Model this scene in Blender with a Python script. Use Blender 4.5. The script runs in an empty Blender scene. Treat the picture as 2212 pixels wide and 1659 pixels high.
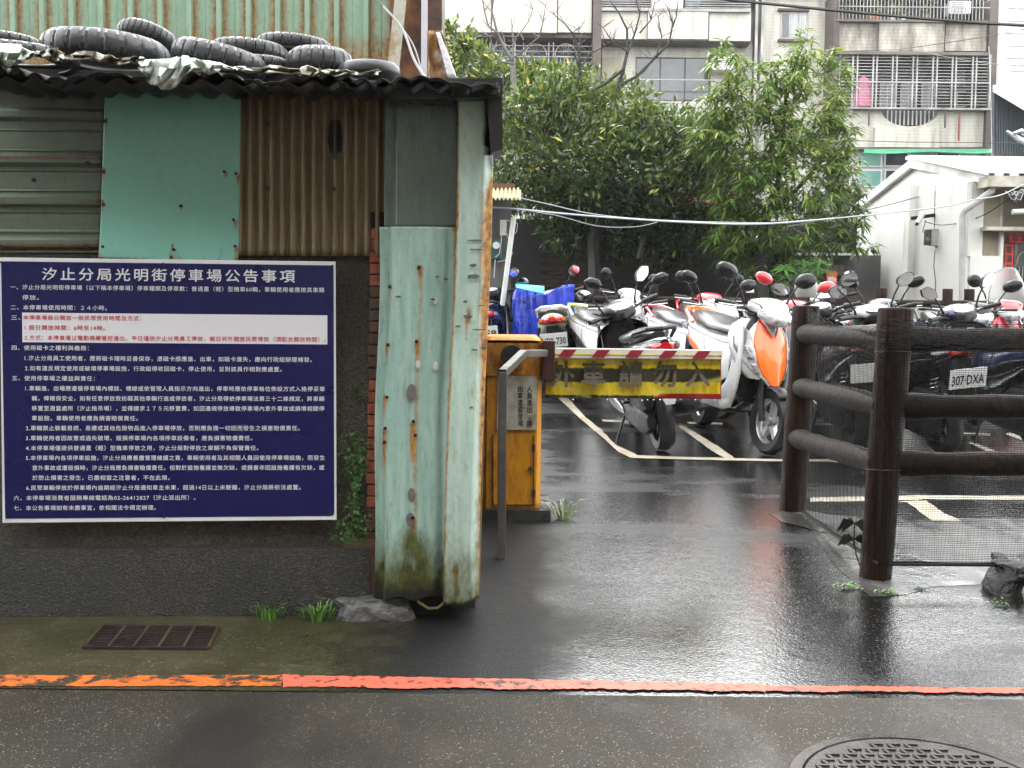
import bpy, bmesh, math, random
import numpy as np
from mathutils import Vector, Matrix
random.seed(7)
rng = np.random.default_rng(7)
sc = bpy.context.scene
COL = sc.collection
R = math.radians

# ------------------------------------------------------------------ camera, light, exposure
CAM_H, FPX, W, H = 1.18, 2300.0, 2212.0, 1659.0
PITCH, ROLL, SHIFT = R(3.5), 0.010, -0.0315
cam = bpy.data.cameras.new('camera'); co = bpy.data.objects.new('camera', cam); COL.objects.link(co)
cam.sensor_width = 36; cam.lens = 36 * FPX / W; cam.shift_y = SHIFT; cam.clip_end = 600; cam.clip_start = 0.05
CR = Matrix.Rotation(R(90) - PITCH, 3, 'X') @ Matrix.Rotation(ROLL, 3, 'Z')
co.matrix_world = Matrix.Translation((0, 0, CAM_H)) @ CR.to_4x4()
sc.camera = co
w = bpy.data.worlds.new('World'); sc.world = w; w.use_nodes = True
wn = w.node_tree; wn.nodes.clear()
SUN_EL, SUN_ROT = R(56), R(-18)
sky = wn.nodes.new('ShaderNodeTexSky'); sky.sky_type = 'NISHITA'; sky.sun_disc = False
sky.sun_elevation = SUN_EL; sky.sun_rotation = SUN_ROT; sky.air_density = 1.0; sky.dust_density = 4.0; sky.altitude = 20
hs = wn.nodes.new('ShaderNodeHueSaturation'); hs.inputs['Saturation'].default_value = 0.12; hs.inputs['Value'].default_value = 1.0
wm = wn.nodes.new('ShaderNodeMixRGB'); wm.blend_type = 'MIX'; wm.inputs[0].default_value = 0.72; wm.inputs[2].default_value = (19.0, 19.3, 19.5, 1)
bg = wn.nodes.new('ShaderNodeBackground'); bg.inputs[1].default_value = 0.15
wo = wn.nodes.new('ShaderNodeOutputWorld')
wn.links.new(sky.outputs[0], hs.inputs['Color']); wn.links.new(hs.outputs[0], wm.inputs[1])
wn.links.new(wm.outputs[0], bg.inputs[0]); wn.links.new(bg.outputs[0], wo.inputs[0])
sl = bpy.data.lights.new('sun', 'SUN'); sl.energy = 1.0; sl.angle = R(25); sl.color = (1.0, 0.97, 0.93)
so = bpy.data.objects.new('sun', sl); COL.objects.link(so)
so.rotation_euler = (R(-34), 0, R(18))
vs = sc.view_settings; vs.view_transform = 'Standard'; vs.look = 'None'; vs.gamma = 1; vs.use_curve_mapping = False; vs.exposure = 1.15
sc.cycles.max_bounces = 6; sc.cycles.diffuse_bounces = 3; sc.cycles.glossy_bounces = 3; sc.cycles.transmission_bounces = 4
sc.cycles.transparent_max_bounces = 12; sc.cycles.use_denoising = True; sc.cycles.caustics_reflective = False; sc.cycles.caustics_refractive = False

# ------------------------------------------------------------------ pixel -> world (2212 x 1659 reading of the photograph)
def ray(px, py):
    d = Vector(((px - W / 2) / FPX, -(py - H / 2) / FPX + SHIFT * W / FPX, -1.0))
    return (CR @ d)
C0 = Vector((0, 0, CAM_H))
def P(px, py, Y):
    d = ray(px, py); return C0 + d * (Y / d.y)
def lot_z(Y):
    return max(0.0, Y - 7.8) * 0.027
def G(px, py, z=0.0):
    d = ray(px, py); return C0 + d * ((z - CAM_H) / d.z)
def GL(px, py):                      # on the sloping lot
    p = G(px, py)
    for _ in range(12):
        p = G(px, py, lot_z(p.y))
    return p
WALL_A = R(2.5)
WO = G(0, 1328); WT = Vector((math.cos(WALL_A), math.sin(WALL_A), 0)); WN = Vector((math.sin(WALL_A), -math.cos(WALL_A), 0))
def Wp(px, py, off=0.0):
    d = ray(px, py); o = WO + WN * off
    return C0 + d * ((o - C0).dot(WN) / d.dot(WN))
def Wz(px, z, off=0.0, py=900):     # point of the wall plane at column px, height z
    p = Wp(px, py, off); return Vector((p.x, p.y, z))

# ------------------------------------------------------------------ object helpers
def tag(o, label=None, cat=None, group=None, kind=None):
    if label: o['label'] = label
    if cat: o['category'] = cat
    if group: o['group'] = group
    if kind: o['kind'] = kind
    return o
def thing(name, label, cat, loc=(0, 0, 0), rot=(0, 0, 0), group=None):
    o = bpy.data.objects.new(name, None); COL.objects.link(o); o.location = loc; o.rotation_euler = rot
    o.empty_display_size = 0.1
    return tag(o, label, cat, group)

def sgp(x, e):
    return math.copysign(abs(x) ** e, x)
class M:
    def __init__(s): s.v = []; s.f = []
    def add(s, vs_, fs):
        b = len(s.v); s.v += [Vector(a) for a in vs_]; s.f += [tuple(b + i for i in f) for f in fs]; return s
    def box(s, c, size, rot=None):
        c = Vector(c); h = Vector(size) / 2; pts = []
        for sx in (-1, 1):
            for sy in (-1, 1):
                for sz in (-1, 1):
                    p = Vector((sx * h.x, sy * h.y, sz * h.z))
                    if rot is not None: p = rot @ p
                    pts.append(c + p)
        return s.add(pts, [(0, 1, 3, 2), (4, 6, 7, 5), (0, 4, 5, 1), (2, 3, 7, 6), (0, 2, 6, 4), (1, 5, 7, 3)])
    def hexa(s, a, b):     # a: four front corners, b: four back corners
        return s.add(list(a) + list(b), [(0, 1, 2, 3), (7, 6, 5, 4), (0, 4, 5, 1), (1, 5, 6, 2), (2, 6, 7, 3), (3, 7, 4, 0)])
    def rings(s, rings, cap=True, close=True):
        n = len(rings[0]); b = len(s.v)
        for r in rings: s.v += [Vector(p) for p in r]
        for i in range(len(rings) - 1):
            for j in range(n if close else n - 1):
                k = (j + 1) % n
                s.f.append((b + i * n + j, b + i * n + k, b + (i + 1) * n + k, b + (i + 1) * n + j))
        if cap and close:
            s.f.append(tuple(b + j for j in range(n))); s.f.append(tuple(b + (len(rings) - 1) * n + j for j in reversed(range(n))))
        return s
    def loftx(s, secs, n=18, p=2.6):          # sections (x, zc, half width y, half height z)
        rs = []
        for x, z, a, b_ in secs:
            rs.append([(x, a * sgp(math.cos(t), 2 / p), z + b_ * sgp(math.sin(t), 2 / p)) for t in [2 * math.pi * k / n for k in range(n)]])
        return s.rings(rs)
    def loftz(s, secs, n=18, p=2.6, y0=0):    # sections (z, xc, half x, half y)
        rs = []
        for z, x, a, b_ in secs:
            rs.append([(x + a * sgp(math.cos(t), 2 / p), y0 + b_ * sgp(math.sin(t), 2 / p), z) for t in [2 * math.pi * k / n for k in range(n)]])
        return s.rings(rs)
    def tube(s, pts, rad, n=8, cap=True):
        pts = [Vector(p) for p in pts]; rs = []
        if not hasattr(rad, '__len__'): rad = [rad] * len(pts)
        up = None
        for i, p in enumerate(pts):
            d = (pts[min(i + 1, len(pts) - 1)] - pts[max(i - 1, 0)])
            if d.length < 1e-9: d = Vector((0, 0, 1))
            d.normalize()
            if up is None:
                a = Vector((0, 0, 1)) if abs(d.z) < .9 else Vector((1, 0, 0)); up = d.cross(a).normalized()
            else:
                up = (up - d * up.dot(d)); up = up.normalized() if up.length > 1e-6 else d.orthogonal().normalized()
            v = d.cross(up)
            rs.append([p + (up * math.cos(t) + v * math.sin(t)) * rad[i] for t in [2 * math.pi * k / n for k in range(n)]])
        return s.rings(rs, cap)
    def cyl(s, a, b, r, n=16): return s.tube([a, b], r, n)
    def torus(s, c, ax, Rr, r, n=28, m=10, squash=1.0):
        c = Vector(c); ax = Vector(ax).normalized(); u = ax.orthogonal().normalized(); v = ax.cross(u); b = len(s.v)
        for i in range(n):
            t = 2 * math.pi * i / n; d = u * math.cos(t) + v * math.sin(t)
            for j in range(m):
                q = 2 * math.pi * j / m; s.v.append(c + d * (Rr + r * math.cos(q)) + ax * (r * squash * math.sin(q)))
        for i in range(n):
            for j in range(m):
                s.f.append((b + i * m + j, b + ((i + 1) % n) * m + j, b + ((i + 1) % n) * m + (j + 1) % m, b + i * m + (j + 1) % m))
        return s
    def sphere(s, c, r, n=14, m=9, sq=(1, 1, 1)):
        rs = []
        for i in range(m + 1):
            ph = math.pi * i / m - math.pi / 2; ph = max(-1.55, min(1.55, ph))
            rs.append([(c[0] + r * sq[0] * math.cos(ph) * math.cos(t), c[1] + r * sq[1] * math.cos(ph) * math.sin(t), c[2] + r * sq[2] * math.sin(ph)) for t in [2 * math.pi * k / n for k in range(n)]])
        return s.rings(rs)
    def grid(s, fn, nu, nv):
        b = len(s.v)
        for i in range(nu + 1):
            for j in range(nv + 1): s.v.append(Vector(fn(i / nu, j / nv)))
        for i in range(nu):
            for j in range(nv):
                a = b + i * (nv + 1) + j; s.f.append((a, a + nv + 1, a + nv + 2, a + 1))
        return s
    def build(s, name, mat, parent=None, smooth=True, xf=None, ang=35, thick=0, bev=0, recalc=True, loc=None):
        me = bpy.data.meshes.new(name)
        vv = [xf @ a for a in s.v] if xf is not None else s.v
        me.from_pydata([tuple(a) for a in vv], [], s.f)
        if recalc:
            bm = bmesh.new(); bm.from_mesh(me); bmesh.ops.recalc_face_normals(bm, faces=bm.faces); bm.to_mesh(me); bm.free()
        if smooth:
            me.shade_smooth(); me.set_sharp_from_angle(angle=R(ang))
        me.materials.append(mat)
        o = bpy.data.objects.new(name, me); COL.objects.link(o)
        if parent is not None: o.parent = parent
        if thick:
            md = o.modifiers.new('s', 'SOLIDIFY'); md.thickness = thick; md.offset = 0
        if bev:
            md = o.modifiers.new('b', 'BEVEL'); md.width = bev; md.segments = 2; md.limit_method = 'ANGLE'
        return o
def recentre(o, c):     # give a world-built mesh an origin of its own
    c = Vector(c); o.data.transform(Matrix.Translation(-c)); o.location = c; return o

# ------------------------------------------------------------------ materials
MC = {}
def _n(nt, t, **k):
    n = nt.nodes.new(t)
    for a, b in k.items():
        setattr(n, a, b)
    return n
def base(name):
    m = bpy.data.materials.new(name); m.use_nodes = True; nt = m.node_tree
    b = nt.nodes['Principled BSDF']; return m, nt, b
def noise(nt, scale, detail=4, rough=.55, vec=None, stretch=None, src='Object', w=0):
    if vec is None:
        tc = _n(nt, 'ShaderNodeTexCoord'); vec = tc.outputs[src]
    if stretch or w:
        mp = _n(nt, 'ShaderNodeMapping'); nt.links.new(vec, mp.inputs[0])
        mp.inputs['Scale'].default_value = stretch or (1, 1, 1); mp.inputs['Location'].default_value = (w, w * .7, w * 1.3); vec = mp.outputs[0]
    n = _n(nt, 'ShaderNodeTexNoise'); n.inputs['Scale'].default_value = scale; n.inputs['Detail'].default_value = detail; n.inputs['Roughness'].default_value = rough
    nt.links.new(vec, n.inputs['Vector']); return n.outputs['Fac']
def ramp(nt, fac, stops):
    r = _n(nt, 'ShaderNodeValToRGB'); e = r.color_ramp.elements
    while len(e) < len(stops): e.new(.5)
    for i, (p, c) in enumerate(stops):
        e[i].position = p
        if not hasattr(c, '__len__'): c = (c, c, c)
        e[i].color = (c[0], c[1], c[2], 1)
    nt.links.new(fac, r.inputs[0]); return r.outputs[0]
def mixc(nt, fac, a, b):
    m = _n(nt, 'ShaderNodeMixRGB')
    for i, x in ((0, fac), (1, a), (2, b)):
        if hasattr(x, 'node'): nt.links.new(x, m.inputs[i])
        elif i == 0: m.inputs[0].default_value = x
        else: m.inputs[i].default_value = (x[0], x[1], x[2], 1)
    return m.outputs[0]
def mth(nt, op, a, b=None, clamp=False):
    m = _n(nt, 'ShaderNodeMath', operation=op); m.use_clamp = clamp
    for i, x in ((0, a), (1, b)):
        if x is None: continue
        if hasattr(x, 'node'): nt.links.new(x, m.inputs[i])
        else: m.inputs[i].default_value = x
    return m.outputs[0]
def bumpn(nt, bsdf, h, strength=.3, dist=.01, prev=None):
    b = _n(nt, 'ShaderNodeBump'); b.inputs['Strength'].default_value = strength; b.inputs['Distance'].default_value = dist
    nt.links.new(h, b.inputs['Height'])
    if prev is not None: nt.links.new(prev, b.inputs['Normal'])
    nt.links.new(b.outputs[0], bsdf.inputs['Normal']); return b.outputs[0]
def mat(name, c1, c2=None, scale=6, rough=.5, rough2=None, bump=0, bscale=40, bdist=.004, metal=0, coat=0, stretch=None, c3=None, lo=.35, hi=.65, spec=None, src='Object', transm=0, alpha=1):
    if name in MC: return MC[name]
    m, nt, b = base(name)
    if c2 is None: b.inputs['Base Color'].default_value = (*c1, 1)
    else:
        f = noise(nt, scale, 6, .6, stretch=stretch, src=src)
        st = [(lo, c1), (hi, c2)] if c3 is None else [(lo, c1), ((lo + hi) / 2, c2), (hi, c3)]
        nt.links.new(ramp(nt, f, st), b.inputs['Base Color'])
    b.inputs['Roughness'].default_value = rough
    if rough2 is not None:
        nt.links.new(ramp(nt, noise(nt, scale * 1.7, 3, w=3), [(.35, rough), (.65, rough2)]), b.inputs['Roughness'])
    if bump: bumpn(nt, b, noise(nt, bscale, 4, stretch=stretch, src=src), bump, bdist)
    b.inputs['Metallic'].default_value = metal
    if coat: b.inputs['Coat Weight'].default_value = coat; b.inputs['Coat Roughness'].default_value = .05
    if spec is not None: b.inputs['Specular IOR Level'].default_value = spec
    if transm: b.inputs['Transmission Weight'].default_value = transm
    if alpha < 1: b.inputs['Alpha'].default_value = alpha
    MC[name] = m; return m

def attr(nt, name):
    a = _n(nt, 'ShaderNodeAttribute'); a.attribute_name = name; return a.outputs['Fac']
def panelmat(name, c1, c2, rust=(.16, .055, .018), rust2=(.35, .16, .03), moss=(.035, .045, .012), rough=.35, scale=3, streak=(12, 12, 1.2), grim=.5):
    """painted sheet metal with noise grime; the attributes place rust, moss and darkening"""
    if name in MC: return MC[name]
    m, nt, b = base(name)
    f = noise(nt, scale, 6, .65, stretch=streak)
    col = ramp(nt, f, [(.3, c1), (.7, c2)])
    grime = ramp(nt, noise(nt, 55, 5, .7, stretch=(1, 1, .35)), [(.30, (.55, .55, .5)), (.48, (1, 1, 1))])
    mm = _n(nt, 'ShaderNodeMixRGB', blend_type='MULTIPLY'); mm.inputs[0].default_value = grim
    nt.links.new(col, mm.inputs[1]); nt.links.new(grime, mm.inputs[2]); col = mm.outputs[0]
    fine = noise(nt, 30, 6, .7, stretch=(1, 1, .4), w=5)
    def mask(a, k=1.0, w=.25):
        s = mth(nt, 'ADD', mth(nt, 'MULTIPLY', a, k), mth(nt, 'SUBTRACT', fine, .5))
        return ramp(nt, s, [(.5 - w / 2, 0), (.5 + w / 2, 1)])
    rc = ramp(nt, noise(nt, 45, 5, w=9), [(.35, rust), (.65, rust2)])
    col = mixc(nt, mask(attr(nt, 'rust'), 1, .5), col, rc)
    col = mixc(nt, mask(attr(nt, 'moss'), 1, .55), col, ramp(nt, noise(nt, 30, 5, w=2), [(.35, (moss[0] * .4, moss[1] * .4, moss[2] * .5)), (.65, moss)]))
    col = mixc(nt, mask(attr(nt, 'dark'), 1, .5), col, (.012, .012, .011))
    nt.links.new(col, b.inputs['Base Color'])
    nt.links.new(ramp(nt, mask(attr(nt, 'rust'), 1, .5), [(0, rough), (1, .75)]), b.inputs['Roughness'])
    bumpn(nt, b, noise(nt, 9, 5, .6, stretch=(1, 1, .6), w=1), .25, .02, prev=None)
    MC[name] = m; return m
def stain(m, scale=1.5, lo=.35, hi=.6, dark=.35, stretch=(1, 1, .5), tint=(1, 1, 1)):
    """damp patches of a few decimetres over whatever colour the material has"""
    nt = m.node_tree; b = nt.nodes['Principled BSDF']; mm = _n(nt, 'ShaderNodeMixRGB', blend_type='MULTIPLY'); mm.inputs[0].default_value = 1
    if b.inputs['Base Color'].links: nt.links.new(b.inputs['Base Color'].links[0].from_socket, mm.inputs[1])
    else: mm.inputs[1].default_value = b.inputs['Base Color'].default_value
    nt.links.new(ramp(nt, noise(nt, scale, 6, .65, stretch=stretch, w=31), [(lo, tuple(dark * t for t in tint)), (hi, (1, 1, 1))]), mm.inputs[2]); nt.links.new(mm.outputs[0], b.inputs['Base Color']); return m
# ================================================================== GROUND
def wetmat(name, a, b, wet_lo, wet_hi, r_wet, r_dry, speck=.5, tint=None, wscale=.55, aggr=170, bstr=.5, specks=(.25, .22, .17), dscale=.004, wstretch=(1, .45, 1), bias=None, film=1.0, xfade=None, ior2=1.7):
    m, nt, bs = base(name)
    f = noise(nt, 3.5, 6, .65)
    col = ramp(nt, f, [(.3, a), (.7, b)])
    if tint: col = mixc(nt, ramp(nt, noise(nt, 1.3, 5, .6, w=4), [(.45, 0), (.62, 1)]), col, tint)
    v = _n(nt, 'ShaderNodeTexVoronoi'); v.inputs['Scale'].default_value = aggr * 1.15; v.inputs['Randomness'].default_value = 1
    tc = _n(nt, 'ShaderNodeTexCoord'); nt.links.new(tc.outputs['Object'], v.inputs['Vector'])
    sep = _n(nt, 'ShaderNodeSeparateColor'); nt.links.new(v.outputs['Color'], sep.inputs[0])
    sm = mth(nt, 'MULTIPLY', ramp(nt, sep.outputs[0], [(.86, 0), (.99, 1)]), ramp(nt, v.outputs['Distance'], [(.25, 1), (.5, 0)]))
    col = mixc(nt, mth(nt, 'MULTIPLY', sm, speck), col, specks)
    wet = ramp(nt, noise(nt, wscale, 5, .55, stretch=wstretch, w=7), [(wet_lo, 0), (wet_hi, 1)])
    col = mixc(nt, wet, col, (a[0] * .5, a[1] * .5, a[2] * .5)) if True else col
    nt.links.new(col, bs.inputs['Base Color'])
    if xfade:
        tcx = _n(nt, 'ShaderNodeTexCoord'); sxx = _n(nt, 'ShaderNodeSeparateXYZ'); nt.links.new(tcx.outputs['Object'], sxx.inputs[0])
        fx_ = mth(nt, 'ADD', mth(nt, 'MULTIPLY', mth(nt, 'SUBTRACT', sxx.outputs[0], xfade[0]), 1.0 / xfade[1]), mth(nt, 'MULTIPLY', mth(nt, 'SUBTRACT', noise(nt, 7, 6, .7, w=21), .5), 1.3))
        col = mixc(nt, ramp(nt, fx_, [(0, 0), (.6, 1)]), col, (.014, .0135, .012)); nt.links.new(ramp(nt, fx_, [(.35, 1), (1, 0)]), bs.inputs['Alpha'])
    if bias:
        tcb = _n(nt, 'ShaderNodeTexCoord'); sxb = _n(nt, 'ShaderNodeSeparateXYZ'); nt.links.new(tcb.outputs['Object'], sxb.inputs[0])
        g_ = mth(nt, 'ADD', mth(nt, 'MULTIPLY', mth(nt, 'SUBTRACT', sxb.outputs[0], bias[0]), bias[1]), mth(nt, 'MULTIPLY', mth(nt, 'SUBTRACT', noise(nt, 2.2, 5, .6, w=11), .5), 1.6))
        wet = mth(nt, 'MULTIPLY', ramp(nt, wet, [(0, bias[2]), (1, 1)]), ramp(nt, g_, [(.0, 0.02), (.5, 1)]))
    wet = mth(nt, 'MULTIPLY', wet, ramp(nt, noise(nt, aggr * .55, 3, .6, w=23), [(.34, .60), (.52, 1)]))
    bs.inputs['IOR'].default_value = 1.38
    nt.links.new(mixc(nt, wet, (r_dry,) * 3, (r_wet,) * 3), bs.inputs['Roughness'])
    nt.links.new(mth(nt, 'MULTIPLY', wet, film), bs.inputs['Coat Weight']); bs.inputs['Coat Roughness'].default_value = .12; bs.inputs['Coat IOR'].default_value = ior2
    bc = _n(nt, 'ShaderNodeBump'); bc.inputs['Distance'].default_value = .006; bc.inputs['Strength'].default_value = .35; nt.links.new(noise(nt, 16, 5, .7, stretch=(1, .6, 1), w=13), bc.inputs['Height'])
    bc2 = _n(nt, 'ShaderNodeBump'); bc2.inputs['Distance'].default_value = .0018; bc2.inputs['Strength'].default_value = .6; nt.links.new(noise(nt, aggr * .6, 2, .5, w=17), bc2.inputs['Height']); nt.links.new(bc.outputs[0], bc2.inputs['Normal']); nt.links.new(bc2.outputs[0], bs.inputs['Coat Normal'])
    h1 = noise(nt, aggr, 3, .6)
    b1 = _n(nt, 'ShaderNodeBump'); b1.inputs['Distance'].default_value = dscale
    nt.links.new(h1, b1.inputs['Height']); nt.links.new(mixc(nt, wet, (bstr,) * 3, (bstr * .16,) * 3), b1.inputs['Strength'])
    b2 = _n(nt, 'ShaderNodeBump'); b2.inputs['Distance'].default_value = .012; b2.inputs['Strength'].default_value = .45
    nt.links.new(noise(nt, 14, 3, .5, w=3), b2.inputs['Height']); nt.links.new(b1.outputs[0], b2.inputs['Normal'])
    nt.links.new(b2.outputs[0], bs.inputs['Normal'])
    return m
m_lot = wetmat('wet_asphalt', (.009, .009, .0095), (.020, .0195, .019), .36, .50, .14, .50, .35, wscale=1.3, aggr=150, bstr=.9, dscale=.0065, bias=(.10, 2.4, .22), ior2=2.7, wstretch=(.45, 1.0, 1))
m_road = wetmat('wet_road', (.024, .019, .012), (.046, .037, .024), .52, .66, .10, .34, .9, tint=(.030, .027, .020), wscale=1.1, aggr=170, bstr=1.0, dscale=.008, specks=(.42, .38, .30), bias=(.25, .9, .0), film=.75)
m_gutter = wetmat('mossy_concrete', (.034, .030, .014), (.064, .056, .030), .50, .7, .12, .40, .8, tint=(.028, .030, .012), wscale=1.6, aggr=150, bstr=.6, specks=(.40, .34, .22), film=.2, xfade=(-.85, .55))
m_far = mat('far_ground', (.05, .05, .045), (.08, .075, .06), .5, .7)
M().grid(lambda u, v: (-300 + 600 * u, -60 + 400 * v, -.05), 4, 4).build('ground', m_far, smooth=False)['kind'] = 'structure'
LINE_Y0, LINE_Y1 = G(1106, 1476).y, G(1106, 1492).y
RY = LINE_Y1 - .0
ROADY = G(1106, 1500).y
rd = M().grid(lambda u, v: (-20 + 40 * u, -6 + (ROADY + 6) * v, 0.012 * math.exp(-((ROADY - (-6 + (ROADY + 6) * v)) / .5) ** 2) * 0), 80, 24).build('road', m_road, smooth=False); rd['kind'] = 'structure'
def lotp(u, v):
    y = ROADY + (26 - ROADY) * v; return (-20 + 40 * u, y, lot_z(y) if y < 20 else lot_z(20))
ld = M().grid(lotp, 60, 90).build('parking_lot', m_lot); ld['kind'] = 'structure'
# gutter strip with an opening for the drain grate
dg_ = [G(222.6, 1357), G(472, 1360), G(450, 1406), G(180, 1404)]
x0, x1 = -20, G(965, 1400).x; y1 = ROADY + .002
ya, yb = WO.y - .9, WO.y + .35
gm = M(); zt = .003
lerp_ = lambda a, b, t: a + (b - a) * t
def gz(p): return Vector((p.x, p.y, zt))
q = [gz(p) for p in dg_]
bl = [Vector((x0, y1, zt)), Vector((x1 + .15, y1, zt)), Vector((x1 + .02, WO.y + .4, zt)), Vector((x0, WO.y - .5, zt))]
bl = [Vector((x0, WO.y + .2, zt)), Vector((x1 - .25, WO.y + .4, zt)), Vector((x1 - .25, y1, zt)), Vector((x0, y1, zt))]
gm.add(bl + q, [(0, 1, 5, 4), (1, 2, 6, 5), (2, 3, 7, 6), (3, 0, 4, 7)])
eg = [Vector((x1 - .02 + .30 * (1 - k / 40) + .03 * math.sin(k * .9) * math.sin(k * .37) + random.uniform(-.012, .012), lerp_(y1, WO.y + .4, k / 40), .0006)) for k in range(41)]
ei = [Vector((x1 - .25, lerp_(y1, WO.y + .4, k / 40), zt)) for k in range(41)]
gm.add(ei + eg, [(k, 41 + k, 42 + k, k + 1) for k in range(40)])
gs = gm.build('gutter_strip', m_gutter, smooth=False); gs['kind'] = 'structure'
# drain
m_cast = mat('cast_iron', (.018, .014, .012), (.045, .032, .026), 30, .38, .6, bump=.4, bscale=120, metal=.3)
m_castr = mat('rusted_iron', (.035, .02, .012), (.075, .045, .028), 25, .5, bump=.4, bscale=120)
dr = thing('drain_grate', 'rusty iron drain grate of long bars set in the mossy gutter', 'drain grate', tuple((dg_[0] + dg_[2]) / 2))
c0 = (dg_[0] + dg_[2]) / 2
def dl(p, z): return Vector((p.x, p.y, z)) - Vector((c0.x, c0.y, 0)) - Vector((0, 0, c0.z))
M().add([dl(p, .0025) for p in dg_], [(0, 1, 2, 3)]).build('drain_pit', mat('dark_pit_water', (.006, .006, .005), None, rough=.15), dr, smooth=False)  # flat dark pan; the depth of the pit is put into its colour
def lerp(a, b, t): return a + (b - a) * t
for k in range(15):
    t = k / 14; a = lerp(dg_[0], dg_[3], t); b = lerp(dg_[1], dg_[2], t); a = lerp(a, b, .004); b = lerp(a, b, .996)
    M().box(dl((a + b) / 2, .004), ((b - a).length, .0075 if 0 < k < 14 else .012, .016), Matrix.Rotation(math.atan2(b.y - a.y, b.x - a.x), 3, 'Z')).build('bar', m_cast, dr, smooth=False)
for k in range(6):
    t = k / 5; a = lerp(dg_[0], dg_[1], t); b = lerp(dg_[3], dg_[2], t)
    M().box(dl((a + b) / 2, .0065), ((b - a).length, .009, .014), Matrix.Rotation(math.atan2(b.y - a.y, b.x - a.x), 3, 'Z')).build('cross_bar', m_castr, dr, smooth=False)
# manhole
mc_ = G(2035, 1760); MR = (mc_ - G(1728, 1690)).length * .96
MR = .325; mc_ = Vector((G(1925, 1591).x - .02, G(1925, 1591).y - MR, 0))
mh = thing('manhole_cover', 'round cast iron manhole cover with raised T shaped treads in the wet road', 'manhole cover', tuple(mc_))
m_mh = mat('manhole_iron', (.035, .030, .028), (.075, .066, .060), 14, .16, .4, bump=.35, bscale=150, metal=.4)
rs = []
for r, z in ((MR, .0), (MR, .008), (MR - .028, .010), (MR - .03, .003)):
    rs.append([(r * math.cos(t), r * math.sin(t), z) for t in [2 * math.pi * k / 72 for k in range(72)]])
M().rings(rs, cap=False).build('ring_frame', m_mh, mh)
M().rings([[(r * math.cos(t), r * math.sin(t), z) for t in [2 * math.pi * k / 64 for k in range(64)]] for r, z in ((MR - .034, .002), (MR - .034, .008), (.0005, .0085))]).build('cover', m_mh, mh)
tm = M(); s_ = .044
for i in range(-7, 8):
    for j in range(-9, 10):
        cx = i * s_ + (j % 2) * s_ / 2; cy = j * s_ * .72
        if math.hypot(cx, cy) > MR - .065: continue
        if i % 1 == 0:
            tm.box((cx, cy, .0105), (.034, .008, .005)); tm.box((cx - .010, cy - .014, .0102), (.008, .021, .0045), Matrix.Rotation(.35, 3, 'Z'))
tp = tm.build('tread_pattern', m_mh, mh, smooth=False); tp['kind'] = 'stuff'
# painted lines
def paintmat(name, col, worn, lo=.42, hi=.5, scale=22, dirt=(.10, .065, .03)):
    m, nt, b = base(name)
    n1 = noise(nt, scale, 6, .7); n2 = noise(nt, 3.0, 4, .6, w=5)
    c = mixc(nt, ramp(nt, n2, [(.4, 0), (.7, .75)]), col, dirt)
    s = mth(nt, 'ADD', mth(nt, 'MULTIPLY', n1, .7), mth(nt, 'MULTIPLY', n2, .3))
    c = mixc(nt, ramp(nt, s, [(lo, 1), (hi, 0)]), c, worn)
    nt.links.new(c, b.inputs['Base Color']); b.inputs['Roughness'].default_value = .22; b.inputs['IOR'].default_value = 1.38
    bumpn(nt, b, noise(nt, 150, 3), .5, .003); return m
m_org = paintmat('orange_line_paint', (.68, .15, .030), (.05, .045, .03), .44, .51, 14, (.50, .10, .03))
m_red = paintmat('red_line_paint', (.62, .12, .075), (.06, .035, .025), .40, .48, 26, (.40, .12, .08))
m_red2 = paintmat('thin_red_paint', (.62, .10, .06), (.05, .045, .04), .40, .50, 14, (.35, .10, .07))
m_yel = paintmat('bay_line_paint', (.50, .47, .38), (.06, .05, .04), .34, .42, 20, (.26, .19, .115))
def strip(name, pts_top, pts_bot, z, m, jit=.004, par=None, lot=False, sub=6):
    """painted strip between two pixel polylines, ragged edges"""
    f = (lambda a, b: GL(a, b)) if lot else (lambda a, b: G(a, b))
    mm = M(); T = []; B = []
    for (a, b) in zip(pts_top[:-1], pts_top[1:]):
        for k in range(sub): t = k / sub; T.append(f(a[0] + (b[0] - a[0]) * t, a[1] + (b[1] - a[1]) * t))
    T.append(f(*pts_top[-1]))
    for (a, b) in zip(pts_bot[:-1], pts_bot[1:]):
        for k in range(sub): t = k / sub; B.append(f(a[0] + (b[0] - a[0]) * t, a[1] + (b[1] - a[1]) * t))
    B.append(f(*pts_bot[-1]))
    for p in T + B: p.x += random.uniform(-jit, jit); p.y += random.uniform(-jit, jit); p.z += z
    n = len(T); mm.add(T + B, [(i, i + 1, n + i + 1, n + i) for i in range(n - 1)])
    return mm.build(name, m, par, smooth=False)
def hx(a, b, n): return [(a + (b - a) * k / n) for k in range(n + 1)]
def yl(x): return 1461 + 22 * (x / 2212) ** 1.0
xs = hx(-60, 610, 12)
o = strip('road_line', [(x, 1462 + x * .0) for x in xs], [(x, 1486 - x * .002) for x in xs], .0055, m_org, .004); o['kind'] = 'structure'
xs = hx(612, 1650, 18)
o = strip('road_line', [(x, 1461 + (x - 612) * .019) for x in xs], [(x, 1487 + (x - 612) * .0085 + random.uniform(-2, 2)) for x in xs], .0055, m_red, .0045); o['kind'] = 'structure'
xs = hx(1652, 2290, 14)
o = strip('road_line', [(x, 1484 + (x - 1652) * .010) for x in xs], [(x, 1496 + (x - 1652) * .0065 + random.uniform(-2, 2)) for x in xs], .0055, m_red2, .004); o['kind'] = 'structure'
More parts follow.
